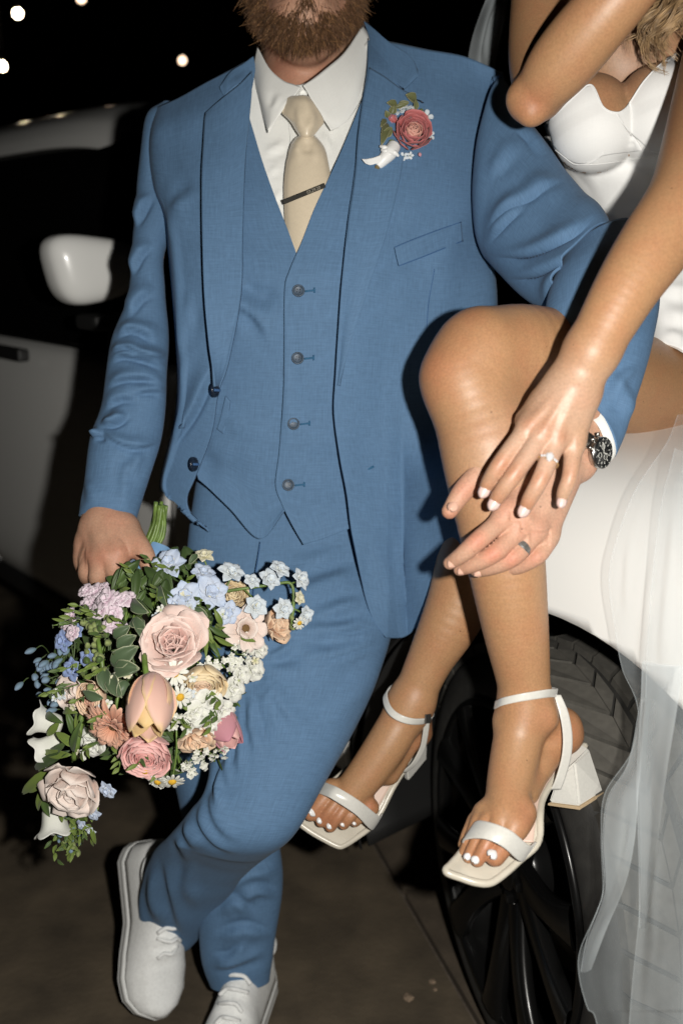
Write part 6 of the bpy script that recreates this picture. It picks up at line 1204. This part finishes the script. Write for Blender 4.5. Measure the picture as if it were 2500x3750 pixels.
def tulip(B, name, c, dirv, R, m, m2, spin=0.0, L=2.1):
    e = B.flower(name, c); M = fframe(c, dirv, spin)
    for i in range(6):
        inn = i % 2; petal('petal', M, m if inn == 0 else m2, e, phi=i*math.pi/3, L=R*L*(1 if inn == 0 else .96), W=R*(.80 if inn == 0 else .72), r0=R*.12, z0=-R*.9, e0=18 if inn == 0 else 24, e1=112, cup=.42, ruf=.03, shape='tulip', seed=i, nu=9, nv=14, pw=.55)
    return e
def bell(B, name, c, dirv, R, m, spin=0.0):
    e = B.flower(name, c); M = fframe(c, dirv, spin); n = 40; a = np.linspace(0, 2*math.pi, n, endpoint=False); pr_ = crs(np.array([(.05, -.95), (.42, -.90), (.62, -.6), (.66, -.2), (.72, .25), (.86, .6), (1.12, .85)]), 18)
    lob = 1+.0*a; V = []
    for j, (r, z) in enumerate(pr_):
        f = j/17; rr = R*r*(1+.05*f*np.cos(5*a)); zz = R*(z+.13*f**3*np.cos(5*a)); rr = rr*(1+.05*f**4*np.cos(5*a)); V.append(np.stack([rr*np.cos(a), rr*np.sin(a), zz], -1))
    V = np.array(V).reshape(-1, 3); U = np.stack(np.broadcast_arrays((a/6.2832)[None], np.linspace(0, 1, 18)[:, None]), -1).reshape(-1, 2); mesh_obj('bell_cup', xf(M, V), grid_faces(18, n, True), m, e, uv=U, solid=.0006); return e
def umbel(B, name, c, dirv, R, m, green, n=26, seed=0, fl=.0042):
    """lacy head of tiny florets on wire-thin stalks"""
    e = B.flower(name, c); rg = np.random.default_rng(seed); Vs = []; Fs = []; Us = []; o = 0; sv = []; sf = []; so = 0
    M = fframe(c, dirv); z = npM(M)[:3, 2]; base = c-z*R*1.1
    for k in range(n):
        r = R*math.sqrt(rg.uniform()); t = rg.uniform(0, 6.28); p = xf(M, [(r*math.cos(t), r*math.sin(t), R*.25*rg.uniform(-1, .6))])[0]
        Mk = fframe(p, z+rg.normal(0, .35, 3), rg.uniform(0, 6)); s = fl*rg.uniform(.7, 1.25)
        for q in range(5):
            V, F, uv = petal_geo(Mk, phi=q*1.2566, L=s, W=s*.42, r0=s*.1, z0=0, e0=25, e1=5, cup=.2, shape='round', nu=3, nv=4); Vs.append(V); Fs.append(F+o); Us.append(uv); o += len(V)
        V, F = rope_geo(np.array([p, (p+base)/2+rg.normal(0, .002, 3), base]), np.array([.0004, .0005, .0006]), 3); sv.append(V); sf += [[i+so for i in f] for f in F]; so += len(V)
    q_ = mesh_obj('florets', np.concatenate(Vs), np.concatenate(Fs), m, e, uv=np.concatenate(Us)); q_['kind'] = 'stuff'; q2 = mesh_obj('stalks', np.concatenate(sv), sf, green, e); q2['kind'] = 'stuff'; return e
def leaf(B, name, base, tip, nrmv, W, m, parent=None, bend=-25, fold=.35, ruf=.02, seed=0, shape='leaf'):
    d = tip-base; L = np.linalg.norm(d); x = nrm(d); z = nrm(nrmv-x*(nrmv@x)); M = frame(base, x, z=z); return petal(name, M, m, parent or B.root, phi=0, L=L*1.03, W=W, r0=0, z0=0, e0=bend*-.5, e1=bend*.5, cup=fold, ruf=ruf, shape=shape, seed=seed, nu=7, nv=10)
def bud(B, name, c, dirv, L, W, m, parent=None):
    M = fframe(c, dirv); a = np.linspace(0, 2*math.pi, 10, endpoint=False); pr_ = crs(np.array([(.12, -.5), (.7, -.3), (1, 0), (.75, .3), (.3, .48), (.02, .52)]), 9)
    V = np.array([[(W*r*math.cos(t)*(1+.1*math.cos(3*t)), W*r*math.sin(t)*(1+.1*math.cos(3*t)), L*z) for t in a] for r, z in pr_]); U = np.stack(np.broadcast_arrays((a/6.2832)[None], np.linspace(0, 1, 9)[:, None]), -1).reshape(-1, 2)
    return mesh_obj(name, xf(M, V.reshape(-1, 3)), grid_faces(9, 10, True), m, parent or B.root, uv=U)

F_BLUSH = petal_mat('blush rose petal', (0.74, 0.50, 0.43), (0.86, 0.70, 0.64)); F_BLUSH2 = petal_mat('deep blush petal', (0.74, 0.44, 0.38), (0.84, 0.62, 0.56))
F_PALE = petal_mat('pale blush petal', (0.78, 0.60, 0.52), (0.87, 0.77, 0.71)); F_TUL = petal_mat('tulip petal', (0.74, 0.46, 0.40), (0.78, 0.52, 0.42), ((0.80, 0.60, 0.28), .90)); F_TUL2 = petal_mat('tulip inner petal', (0.76, 0.50, 0.40), (0.78, 0.56, 0.26))
F_PINK = petal_mat('pink ranunculus petal', (0.72, 0.32, 0.30), (0.85, 0.52, 0.49)); F_PINKI = petal_mat('pink ranunculus heart', (0.70, 0.24, 0.22), (0.80, 0.40, 0.37))
F_PEACH = petal_mat('peach petal', (0.66, 0.29, 0.17), (0.80, 0.49, 0.36)); F_APR = petal_mat('apricot petal', (0.76, 0.46, 0.27), (0.86, 0.65, 0.47)); F_YEL = petal_mat('butter petal', (0.78, 0.58, 0.30), (0.86, 0.72, 0.48))
F_LIL = petal_mat('lilac stock petal', (0.70, 0.52, 0.62), (0.84, 0.74, 0.80)); F_BLUE = petal_mat('pale blue delphinium petal', (0.70, 0.74, 0.82), (0.54, 0.64, 0.82)); F_WBL = petal_mat('bluish white petal', (0.74, 0.76, 0.74), (0.66, 0.74, 0.82)); F_MIDB = petal_mat('cornflower petal', (0.24, 0.32, 0.60), (0.34, 0.44, 0.70))
F_WHT = petal_mat('white petal', (0.76, 0.77, 0.66), (0.82, 0.82, 0.78)); F_CREAM = petal_mat('cream petal', (0.66, 0.62, 0.38), (0.80, 0.77, 0.62)); F_MAUVE = petal_mat('mauve petal', (0.66, 0.36, 0.38), (0.58, 0.26, 0.32))
F_RED = petal_mat('coral red petal', (0.50, 0.09, 0.085), (0.56, 0.19, 0.19)); F_REDI = petal_mat('salmon heart petal', (0.66, 0.20, 0.15), (0.76, 0.42, 0.34))
F_LEAF = petal_mat('mid green leaf', (0.06, 0.105, 0.028), (0.10, 0.16, 0.045), rough=.42); F_LEAFD = petal_mat('dark green leaf', (0.042, 0.075, 0.022), (0.075, 0.12, 0.035), rough=.42); F_VAR = petal_mat('variegated leaf', (0.075, 0.12, 0.06), (0.11, 0.155, 0.085), ((0.50, 0.52, 0.34), .90), .4); F_LIME = petal_mat('lime leaf', (0.14, 0.20, 0.04), (0.19, 0.26, 0.06), rough=.45); F_OLV = petal_mat('olive leaf', (0.13, 0.14, 0.055), (0.17, 0.18, 0.08), ((0.45, 0.42, 0.26), .90), .4)
M_STEM = mat('green stem', (0.12, 0.19, 0.04), 0.45, var=.3, vscale=80); M_STEMD = mat('dark stem', (0.05, 0.08, 0.022), 0.5, var=.3, vscale=80)
M_YEYE = mat('yellow flower eye', (0.72, 0.42, 0.03), 0.8, bump=.8, bscale=900); M_GEYE = mat('pale green flower eye', (0.45, 0.50, 0.22), 0.7, bump=.5, bscale=900); M_DEYE = mat('brown flower eye', (0.16, 0.09, 0.03), 0.8, bump=.8, bscale=900)
M_BLUBUD = petal_mat('blue bud', (0.16, 0.26, 0.30), (0.26, 0.36, 0.52)); M_GBUD = petal_mat('green bud', (0.16, 0.21, 0.06), (0.34, 0.40, 0.16))
M_RIB = mat('blue satin ribbon', (0.16, 0.30, 0.50), 0.3, **{'Sheen Weight': .3}); M_RIBW = mat('white satin ribbon', (0.78, 0.78, 0.77), 0.4)

# ---- bouquet, upside down in his right hand
bq = empty('bouquet', P(470, 2080, 1.37), 'large pastel wedding bouquet hanging head-down in the man\'s hand', 'bouquet'); B = Bunch(bq)
def zb(x, y): return 50+.765*x, 1800+.765*y
def bd(px, py): return min(1.345, 1.225+.055*((px-500)/300)**2+.06*((py-2580)/400)**2)
def at(x, y, dd=0.0):
    px, py = zb(x, y); return P(px, py, bd(px, py)+dd)
CEN = zb(640, 950)
def fdir(x, y, k=.9, ex=0.0, ey=0.0):
    px, py = zb(x, y); return nrm(-FW+RT*(k*(px-CEN[0])/420+ex)-UP*(k*(py-CEN[1])/480+ey))
rad = lambda r, d=1.25: 1.17*r*.765/FPX*d
rg = random.Random(11)
# stems gathered above the hand, and the ribbon handle
hnd = (P(480, 2065, 1.385))
for k in range(17):
    f = k/16; top = P(572+22*f+rg.uniform(-6, 6)+ (k % 3)*8, 1838+rg.uniform(-6, 16)+(10 if k % 4 == 0 else 0), 1.39+rg.uniform(-.02, .02)); mid = P(545+55*f, 1960, 1.385+rg.uniform(-.012, .012)); bot = P(470+70*f, 2110, 1.36+rg.uniform(-.012, .012)); end = at(380+520*f+rg.uniform(-60, 60), 560+rg.uniform(0, 150), .05)
    rope('stem', [top, mid, bot, end], rg.uniform(.0022, .0034), M_STEM, bq, n=18, nc=7)
rb = tube('ribbon_wrap', [(540, 1985, 625, 2012, 1.385, .9), (505, 2035, 608, 2062, 1.378, .9), (440, 2085, 560, 2120, 1.368, .9), (410, 2115, 520, 2150, 1.362, .9)], M_RIB, bq, 20, 28, folds=[([(545, 2000), (600, 2040)], 8, .001)])
# dark filler leaves deep inside so that the heart of the bunch is green, not empty
for k in range(150):
    a = rg.uniform(0, 6.28); r = math.sqrt(rg.uniform(0, 1)); x = 690+430*r*math.cos(a); y = 850+560*r*math.sin(a)
    if x > 800 and y > 1150: continue
    if x < 420 and y < 520: continue
    p = at(x, y, .045+rg.uniform(-.015, .03)); d = nrm(RT*rg.uniform(-1, 1)-UP*rg.uniform(-.4, 1)-FW*rg.uniform(0, .6)); L = rg.uniform(.025, .055)
    leaf(B, 'leaf', p-d*L*.5, p+d*L*.5, -FW+RT*rg.uniform(-.6, .6)+UP*rg.uniform(-.6, .6), L*rg.uniform(.16, .26), rg.choice([F_LEAFD, F_LEAFD, F_LEAF, F_LEAFD]), seed=k)
for k in range(60):
    x0 = rg.uniform(480, 760); p0 = at(x0, 400, .04); x1 = rg.uniform(260, 1150); y1 = rg.uniform(520, 1350); p2 = at(x1, y1, .04); mid = (p0+p2)/2-FW*rg.uniform(.0, .03); rope('stem', [p0, mid, p2], rg.uniform(.0010, .0019), rg.choice([M_STEMD, M_STEM]), bq, n=12, nc=5)
# greenery under the hand
for k in range(26):
    x = rg.uniform(480, 740); y = rg.uniform(345, 560); p = at(x, y, -.01+rg.uniform(0, .04)); d = nrm(RT*rg.uniform(-.9, .9)-UP*rg.uniform(.3, 1)-FW*.2); L = rg.uniform(.022, .045)
    leaf(B, 'leaf', p-d*L*.5, p+d*L*.5, -FW+RT*rg.uniform(-.7, .7), L*rg.uniform(.14, .24), rg.choice([F_LEAF, F_LEAFD, F_LEAFD]), seed=k+300)
# the large blooms
rose(B, 'rose', at(765, 735, -.012), fdir(765, 735, .5, ey=-.25), rad(142), F_BLUSH, 30, .95, .4, inner=F_BLUSH2)
tulip(B, 'tulip', at(655, 1000, -.045), fdir(655, 1000, .3, ex=.02, ey=1.35), rad(128), F_TUL, F_TUL2, .52, 2.25)
ranunc(B, 'ranunculus', at(640, 1235, -.01), fdir(640, 1235, .6, ey=.35), rad(122), F_PINK, F_PINKI, 46)
rays(B, 'zinnia', at(478, 1125, -.012), fdir(478, 1125, .5, ex=-.15, ey=.55), rad(118), F_PEACH, (16, 20, 22), .16, M_DEYE, .2, .13, 'strap', (28, -18), .25)
rose(B, 'lisianthus', at(310, 1395, 0), fdir(310, 1395, .5, ey=.35), rad(150), F_PALE, 20, .85, 1.1, .12)
for (x, y, r) in ((395, 485, 52), (450, 520, 55), (505, 525, 52), (365, 545, 48), (420, 570, 52), (480, 590, 50), (540, 520, 48), (280, 600, 46), (265, 650, 46), (470, 640, 46), (510, 660, 40), (290, 680, 40), (350, 480, 40), (430, 470, 42)):
    rays(B, 'stock_floret', at(x, y, -.008+rg.uniform(-.01, .01)), fdir(x, y, 1.0, ex=rg.uniform(-.4, .4), ey=rg.uniform(-.5, .2)), rad(r), F_LIL, (5, 7), 0, None, rg.uniform(0, 6), .42, 'wide', (40, -5), .2, .22)
def delph(x, y, r, m, dd=0.0, ex=0.0, ey=0.0, eye=M_GEYE):
    e = rays(B, 'delphinium_floret', at(x, y, dd), fdir(x, y, .5, ex=ex, ey=ey), rad(r*1.12), m, (5, 6), .0, None, rg.uniform(0, 6), .40, 'point', (34, -6), .24, .14); M = fframe(at(x, y, dd), fdir(x, y, .5, ex=ex, ey=ey))
    for k in range(5): petal('petal', M, F_CREAM if m is not F_MIDB else F_WBL, e, phi=k*1.2566+.4, L=rad(r*.42), W=rad(r*.16), r0=rad(r*.04), z0=rad(r*.1), e0=60, e1=20, cup=.3, ruf=.1, shape='round', seed=k, nu=4, nv=4)
    return e
for (x, y, r, m, ex, ey) in ((745, 350, 78, F_BLUE, -.1, -.3), (822, 505, 78, F_BLUE, 0, 0), (945, 485, 84, F_BLUE, .1, 0), (1022, 578, 62, F_BLUE, .1, .3), (905, 395, 58, F_BLUE, .2, -.6), (1040, 392, 62, F_WBL, .2, -.5), (1222, 425, 58, F_WBL, .2, -.2), (1272, 375, 52, F_WBL, .2, -.6), (1368, 422, 56, F_WBL, .6, -.2), (1285, 562, 54, F_WBL, .1, .3), (1392, 590, 48, F_WBL, .4, .2), (1155, 550, 58, F_WBL, .1, .1), (1140, 432, 42, F_WBL, 0, -.3), (1365, 510, 34, F_CREAM, .5, 0), (910, 312, 46, F_CREAM, 0, -.8), (780, 545, 46, F_BLUE, -.3, .2)):
    delph(x, y, r, m, -.012, ex, ey)
rope('stem', [at(700, 470, .02), at(900, 490, .0), at(1100, 465, -.004), at(1240, 445, 0), at(1325, 440, 0), at(1340, 520, 0), at(1330, 640, 0)], .0021, M_STEM, bq, n=40)
for a_x, a_y, b_x, b_y in ((1100, 465, 1160, 540), (1180, 455, 1225, 425), (1240, 445, 1275, 385), (1325, 440, 1365, 425), (1340, 520, 1290, 560), (1338, 560, 1385, 590), (1000, 478, 1040, 400), (960, 490, 910, 320), (850, 485, 750, 360)): rope('stem', [at(a_x, a_y), at((a_x+b_x)/2+8, (a_y+b_y)/2, .004), at(b_x, b_y, .006)], .0012, M_STEM, bq, n=10)
bud(B, 'bud', at(1335, 645), fdir(1335, 645, .4, ey=1), rad(46), rad(15), M_GBUD); bud(B, 'bud', at(1330, 600), fdir(1335, 645, .4, ey=1), rad(36), rad(12), M_GBUD)
# cream, apricot and pink behind
ranunc(B, 'carnation', at(1050, 500, .022), fdir(1050, 500, .5), rad(74), F_YEL, F_YEL, 30); ranunc(B, 'carnation', at(395, 985, .012), fdir(395, 985, .8, ex=-.3), rad(88), F_APR, F_PEACH, 34)
rays(B, 'cosmos', at(1110, 655, -.008), fdir(1110, 655, .5, ey=.1), rad(98), F_PALE, (7, 8), .2, M_DEYE, .3, .36, 'wide', (32, -5), .2, .14)
rose(B, 'apricot_rose', at(1240, 635, .012), fdir(1240, 635, .9, ex=.5, ey=.2), rad(92), F_APR, 16, .7, .5, .1)
ranunc(B, 'ranunculus', at(905, 885, .0), fdir(905, 885, .4, ey=.95), rad(112), F_YEL, F_APR, 40, flat=.7); rose(B, 'apricot_rose', at(870, 1165, .02), fdir(870, 1165, .6, ey=.8), rad(92), F_APR, 16, .8, .3, .1)
rose(B, 'blush_spray', at(300, 965, .015), fdir(300, 965, .7, ex=-.3), rad(84), F_PALE, 12, .7, .8, .1)
tulip(B, 'parrot_tulip', at(1000, 1120, .012), fdir(1000, 1120, .5, ex=.45, ey=1.0), rad(92), F_MAUVE, F_PINK, .2, 2.3)
# whites
for (x, y, r, sp) in ((930, 1010, 74, .1), (870, 1060, 66, 1.2), (1000, 1050, 62, 2.0), (940, 1110, 60, .6), (1050, 945, 62, 2.6), (1140, 850, 66, .9), (1085, 880, 52, 1.9), (860, 985, 46, .2), (1175, 760, 46, 1.4)):
    rays(B, 'sweet_pea', at(x, y, .004+rg.uniform(-.008, .006)), fdir(x, y, .9, ex=.1), rad(r), F_WHT, (4, 4), 0, None, sp, .52, 'wide', (36, -4), .25, .14)
for i, (x, y, r, n) in enumerate(((1065, 800, 62, 26), (945, 830, 50, 20), (960, 905, 46, 18), (1120, 735, 48, 18), (800, 1110, 58, 22), (905, 1290, 66, 26), (830, 1330, 42, 14), (985, 1255, 40, 12), (700, 1385, 52, 16))): umbel(B, 'lace_flower', at(x, y, -.010), fdir(x, y, .8, ey=.3), rad(r), F_WHT, M_STEM, n, i)
def daisy(x, y, r, ex=0, ey=0, dd=-.02):
    return rays(B, 'chamomile', at(x, y, dd), fdir(x, y, .3, ex=ex, ey=ey), rad(r), F_WHT, (13,), .42, M_YEYE, rg.uniform(0, 6), .19, 'strap', (10, -12), .1)
daisy(770, 868, 46); daisy(798, 985, 40, .4, .2); daisy(632, 1338, 40, .1, .8); daisy(760, 1388, 42, .1, .9); daisy(1368, 630, 26, .2, .6); daisy(690, 1390, 36, -.3, .9)
for x0, y0, x1, y1 in ((780, 1130, 760, 1380), (720, 1290, 692, 1385), (850, 1200, 900, 1280), (700, 1270, 640, 1330)): rope('stem', [at(x0, y0, .02), at((x0+x1)/2+10, (y0+y1)/2, .01), at(x1, y1, 0)], .0012, M_STEM, bq, n=10)
# bells on the left
bell(B, 'white_bellflower', at(195, 1570, 0), nrm(-UP*.9+RT*.12-FW*.22), rad(76), F_WHT); bell(B, 'white_bellflower', at(165, 1105, .004), nrm(-RT*.75+UP*.25-FW*.12), rad(66), F_WHT, .5); bell(B, 'white_bellflower', at(175, 1215, .004), nrm(-RT*.8-UP*.45-FW*.05), rad(62), F_WHT, 1.0); rays(B, 'sweet_pea', at(390, 1190, .02), fdir(390, 1190), rad(80), F_WHT, (4, 5), 0, None, .5, .5, 'wide', (36, -4), .25, .14)
# blue stars and buds on the left
for (x, y, r, m) in ((245, 715, 50, F_MIDB), (290, 850, 54, F_MIDB), (360, 800, 44, F_MIDB), (310, 670, 36, F_MIDB), (455, 1425, 44, F_BLUE), (385, 1535, 38, F_BLUE), (330, 1590, 30, F_BLUE), (370, 1620, 30, F_WBL)): delph(x, y, r, m, -.005, -.2, 0)
for k in range(34):
    x, y = 165+rg.gauss(0, 55), 900+rg.gauss(0, 75)
    if k > 25: x, y = 215+rg.gauss(0, 30), 770+rg.gauss(0, 40)
    p = at(x, y, rg.uniform(-.01, .02)); d = nrm(RT*rg.uniform(-1, .3)-UP*rg.uniform(-.6, 1)-FW*.5); bud(B, 'bud', p, d, rad(rg.uniform(36, 54)), rad(rg.uniform(11, 16)), M_BLUBUD)
    rope('stem', [p-d*rad(18), p-d*rad(50)+RT*.004, at(x*.45+330*.55, y*.5+960*.5, .025)], .0009, M_STEMD, bq, n=8, nc=5)
for k in range(46):
    x, y = (395+rg.gauss(0, 38), 790+rg.gauss(0, 75)) if k < 24 else (400+rg.gauss(0, 45), 630+rg.gauss(0, 30))
    p = at(x, y, -.012+rg.uniform(-.008, .008)); d = nrm(RT*rg.uniform(-1, .6)-UP*rg.uniform(-.8, 1)-FW*.8); bud(B, 'bud', p, d, rad(rg.uniform(28, 46)), rad(rg.uniform(11, 17)), rg.choice([M_GBUD, M_GBUD, F_LEAF]))
rope('stem', [at(350, 590), at(395, 680, -.01), at(420, 790, -.012), at(430, 880, -.008)], .0028, M_STEM, bq, n=20)
# variegated leaves over the rose's left
for i, (x0, y0, x1, y1, w) in enumerate(((470, 830, 600, 740, 46), (480, 860, 605, 850, 44), (470, 870, 520, 990, 40), (440, 850, 445, 960, 36), (560, 620, 640, 660, 30), (570, 520, 650, 580, 36), (500, 760, 590, 690, 38), (590, 610, 610, 700, 30), (860, 560, 930, 600, 26), (480, 700, 560, 640, 30), (540, 905, 500, 985, 34), (430, 990, 330, 955, 26), (700, 450, 740, 560, 22), (880, 300, 840, 350, 18))):
    p0, p1 = at(x0, y0, -.018), at(x1, y1, -.024); leaf(B, 'variegated_leaf', p0, p1, -FW+RT*rg.uniform(-.5, .5)+UP*rg.uniform(-.5, .5), rad(w*.85), F_VAR, bend=-60, ruf=.20, seed=i)
# green fronds: centre right, left, lower left
for i, (x0, y0, x1, y1, w, m) in enumerate(((860, 590, 1000, 760, 22, F_LEAF), (880, 600, 960, 730, 24, F_LIME), (900, 640, 920, 800, 22, F_LEAF), (930, 640, 1040, 700, 20, F_LEAF), (960, 690, 1060, 740, 18, F_LIME), (940, 700, 990, 790, 20, F_LEAF), (1000, 640, 960, 560, 20, F_LEAF), (870, 640, 905, 720, 24, F_LIME), (1080, 700, 1160, 720, 18, F_LIME),
        (300, 1180, 250, 1040, 26, F_LEAF), (310, 1230, 200, 1150, 30, F_LEAF), (290, 1250, 330, 1090, 26, F_LEAF), (280, 1260, 140, 1240, 30, F_LEAF), (270, 1240, 100, 1330, 34, F_LEAFD), (200, 1310, 40, 1450, 34, F_LIME), (160, 1380, 70, 1440, 24, F_LIME), (170, 1400, 120, 1530, 30, F_LEAF), (150, 1430, 175, 1560, 30, F_LEAF), (220, 1480, 270, 1560, 20, F_LEAF), (240, 1500, 300, 1480, 24, F_LEAFD), (180, 1310, 120, 1340, 22, F_LEAF), (160, 1060, 240, 1110, 26, F_LEAF), (220, 1100, 160, 1170, 24, F_LEAF), (330, 1180, 300, 1060, 20, F_LIME), (240, 1050, 310, 1060, 24, F_LEAF), (190, 1240, 260, 1190, 26, F_LEAF), (370, 1600, 395, 1690, 16, F_LEAF), (380, 1650, 385, 1700, 14, F_LIME), (800, 1000, 830, 1050, 20, F_LIME), (850, 1010, 800, 1040, 18, F_LEAF), (470, 1220, 500, 1260, 14, F_LEAF))):
    p0, p1 = at(x0, y0, -.006), at(x1, y1, -.014); leaf(B, 'leaf', p0, p1, -FW+RT*rg.uniform(-.6, .6)+UP*rg.uniform(-.5, .5), rad(w*.66), m if i % 2 else F_LIME, bend=-55, fold=.3, ruf=.06, seed=i+700)
rope('stem', [at(330, 1060, .02), at(310, 1180, .0), at(290, 1280, 0)], .0042, M_STEM, bq, n=12); rope('stem', [at(625, 780, -.02), at(632, 850, -.035), at(640, 890, -.04)], .0036, M_STEM, bq, n=10); rope('stem', [at(505, 960, -.01), at(495, 1010, -.012), at(490, 1050, -.012)], .0018, M_STEM, bq, n=8)
# light sprigs scattered through the front
for k in range(46):
    a = rg.uniform(0, 6.28); r = math.sqrt(rg.uniform(.05, 1)); x = 620+420*r*math.cos(a); y = 830+480*r*math.sin(a)
    if (x > 800 and y > 1120) or (x < 400 and y < 520) or abs(x-760)+abs(y-735) < 150 or (abs(x-655) < 110 and abs(y-1010) < 140): continue
    p = at(x, y, -.016+rg.uniform(-.012, .012)); d = nrm(RT*(x-640)/400-UP*((y-800)/500+rg.uniform(-.3, .5))-FW*rg.uniform(.1, .7)+RT*rg.uniform(-.6, .6))
    rope('stem', [p-d*.020, p+RT*.001, p+d*.014], .0008, M_STEM, bq, n=6, nc=4)
    for q in range(4):
        s_ = -.010+.008*q; dd_ = nrm(d*.7+RT*rg.choice((-1, 1))*.8-FW*.3); leaf(B, 'leaf', p+d*s_, p+d*s_+dd_*rg.uniform(.010, .017), -FW+RT*rg.uniform(-.5, .5)+UP*rg.uniform(-.5, .5), rg.uniform(.0022, .0034), rg.choice([F_LIME, F_LEAF, F_LIME]), seed=k*7+q, fold=.25)
for k in range(30):
    x, y = rg.choice(((700, 620), (1000, 620), (560, 900), (820, 930), (430, 1080), (250, 980), (330, 1280), (880, 560), (1120, 800), (600, 1150))); x += rg.gauss(0, 45); y += rg.gauss(0, 45); p = at(x, y, -.010+rg.uniform(-.01, .012)); umb = nrm(-FW+RT*rg.uniform(-.6, .6)+UP*rg.uniform(-.6, .6))
    rays(B, 'filler_floret', p, umb, rad(rg.uniform(15, 24)), rg.choice([F_WHT, F_WHT, F_CREAM, F_WBL]), (5,), .2, M_GEYE, rg.uniform(0, 6), .40, 'round', (25, -5), .2)
# trailing sprig at the very bottom
for k in range(120):
    t_ = rg.uniform(0, 1); x = 335-75*t_+rg.gauss(0, 52*(1-.45*t_)); y = 1480+250*t_+rg.gauss(0, 18); p = at(x, y, .01+rg.uniform(-.012, .012)); d = nrm(RT*rg.uniform(-1, 1)-UP*rg.uniform(0, 1)-FW*.5)
    if k % 3 == 0: bud(B, 'bud', p, d, rad(rg.uniform(22, 34)), rad(rg.uniform(7, 11)), rg.choice([M_GBUD, M_BLUBUD]))
    else: leaf(B, 'leaf', p, p+d*rad(rg.uniform(30, 52)), -FW+RT*rg.uniform(-.6, .6), rad(rg.uniform(7, 12)), rg.choice([F_LIME, F_LIME, F_LEAF]), seed=k+900)
for k in range(9): rope('stem', [at(300+rg.uniform(-30, 60), 1450, .02), at(310+rg.uniform(-50, 50), 1560, .01), at(280+rg.uniform(-60, 60), 1650+rg.uniform(0, 60), .01)], .0010, M_STEM, bq, n=10, nc=5)
adopt(bq)

# ---- buttonhole flower on his lapel
bt = empty('boutonniere', P(1480, 480, 1.385), "coral ranunculus boutonniere with white ribbon pinned to the blue lapel", 'boutonniere'); B2 = Bunch(bt)
def zt(x, y): return 1300+.2232*x, 280+.2232*y
def bt_at(x, y, dd=0.0): px, py = zt(x, y); return P(px, py, float(TD(px, py))-.030+dd)
rt2 = lambda r: r*.2232/FPX*1.38
e = ranunc(B2, 'ranunculus', bt_at(945, 930, -.004), nrm(-FW+RT*.12+UP*.05), rt2(365), F_RED, F_REDI, 34)
for i, (x0, y0, x1, y1, w, m) in enumerate(((1000, 400, 830, 300, 90, F_OLV), (1000, 560, 990, 380, 45, F_OLV), (690, 500, 520, 430, 80, F_OLV), (700, 480, 880, 420, 55, F_OLV), (600, 620, 640, 480, 70, F_OLV), (520, 760, 430, 1130, 75, F_OLV), (480, 1000, 600, 830, 75, F_OLV), (540, 680, 500, 560, 55, F_OLV), (1180, 800, 1250, 790, 45, F_LEAF), (560, 1100, 640, 1050, 45, F_LIME), (640, 520, 880, 440, 40, F_OLV), (1120, 560, 1040, 590, 40, F_LIME), (500, 700, 420, 830, 45, F_OLV))):
    leaf(B2, 'leaf', bt_at(x0, y0, .004), bt_at(x1, y1, -.004), -FW+RT*rg.uniform(-.4, .4)+UP*rg.uniform(-.3, .3), rt2(w), m, bend=-30, seed=i+40)
for (x, y, r, ex, ey) in ((1165, 665, 120, .3, .1), (720, 560, 110, -.3, .5), (830, 530, 95, 0, .7), (920, 530, 70, .2, .6), (1235, 960, 80, .6, 0), (800, 1310, 70, -.1, -.6), (900, 1300, 60, .1, -.6)):
    rays(B2, 'tweedia_floret', bt_at(x, y, .004), nrm(-FW+RT*ex+UP*ey), rt2(r), F_WBL, (5,), .18, M_BLUBUD, rg.uniform(0, 6), .36, 'round', (20, -5), .2)
tulip(B2, 'rosebud', bt_at(620, 700, .002), nrm(-FW*.5-RT*.6+UP*.4), rt2(95), F_RED, F_MAUVE, .3, 1.9); bud(B2, 'bud', bt_at(1060, 1280, .004), nrm(RT*.3-UP), rt2(70), rt2(28), F_MAUVE)
rope('pin', [bt_at(1010, 380, 0), bt_at(1070, 400, -.004), bt_at(1125, 435, -.003)], .0006, M_BTN2, bt, n=8)
wrp = [bt_at(640, 1140, -.002), bt_at(560, 1260, -.004), bt_at(470, 1360, -.002), bt_at(370, 1470, .004)]; rope('ribbon_binding', wrp, [.0095, .0105, .0085, .0062], M_RIBW, bt, n=26, nc=14)
for k, (x, y) in enumerate(((480, 1180), (600, 1190), (560, 1290), (640, 1260), (500, 1240))): a2 = bt_at(x, y, -.008); rope('ribbon_fold', [a2-RT*.006+UP*.003, a2-FW*.003, a2+RT*.006-UP*.004*(k % 2)], [.0018, .0036, .0018], M_RIBW, bt, n=12, nc=8)
ribbon('ribbon_tail', [bt_at(560, 1250, -.01), bt_at(400, 1350, -.008), bt_at(240, 1400, -.006), bt_at(140, 1390, -.008)], [UP, UP*.9-RT*.3, UP*.8-RT*.3, UP*.6-RT*.5], [.003, .0042, .0046, .0036], M_RIBW, bt, n=16, solid=.0008)
rope('stem_end', [bt_at(370, 1470, .002), bt_at(355, 1520, .004)], [.0042, .0036], mat('cut stem', (0.16, 0.12, 0.05), .8), bt, n=4)
adopt(bt)
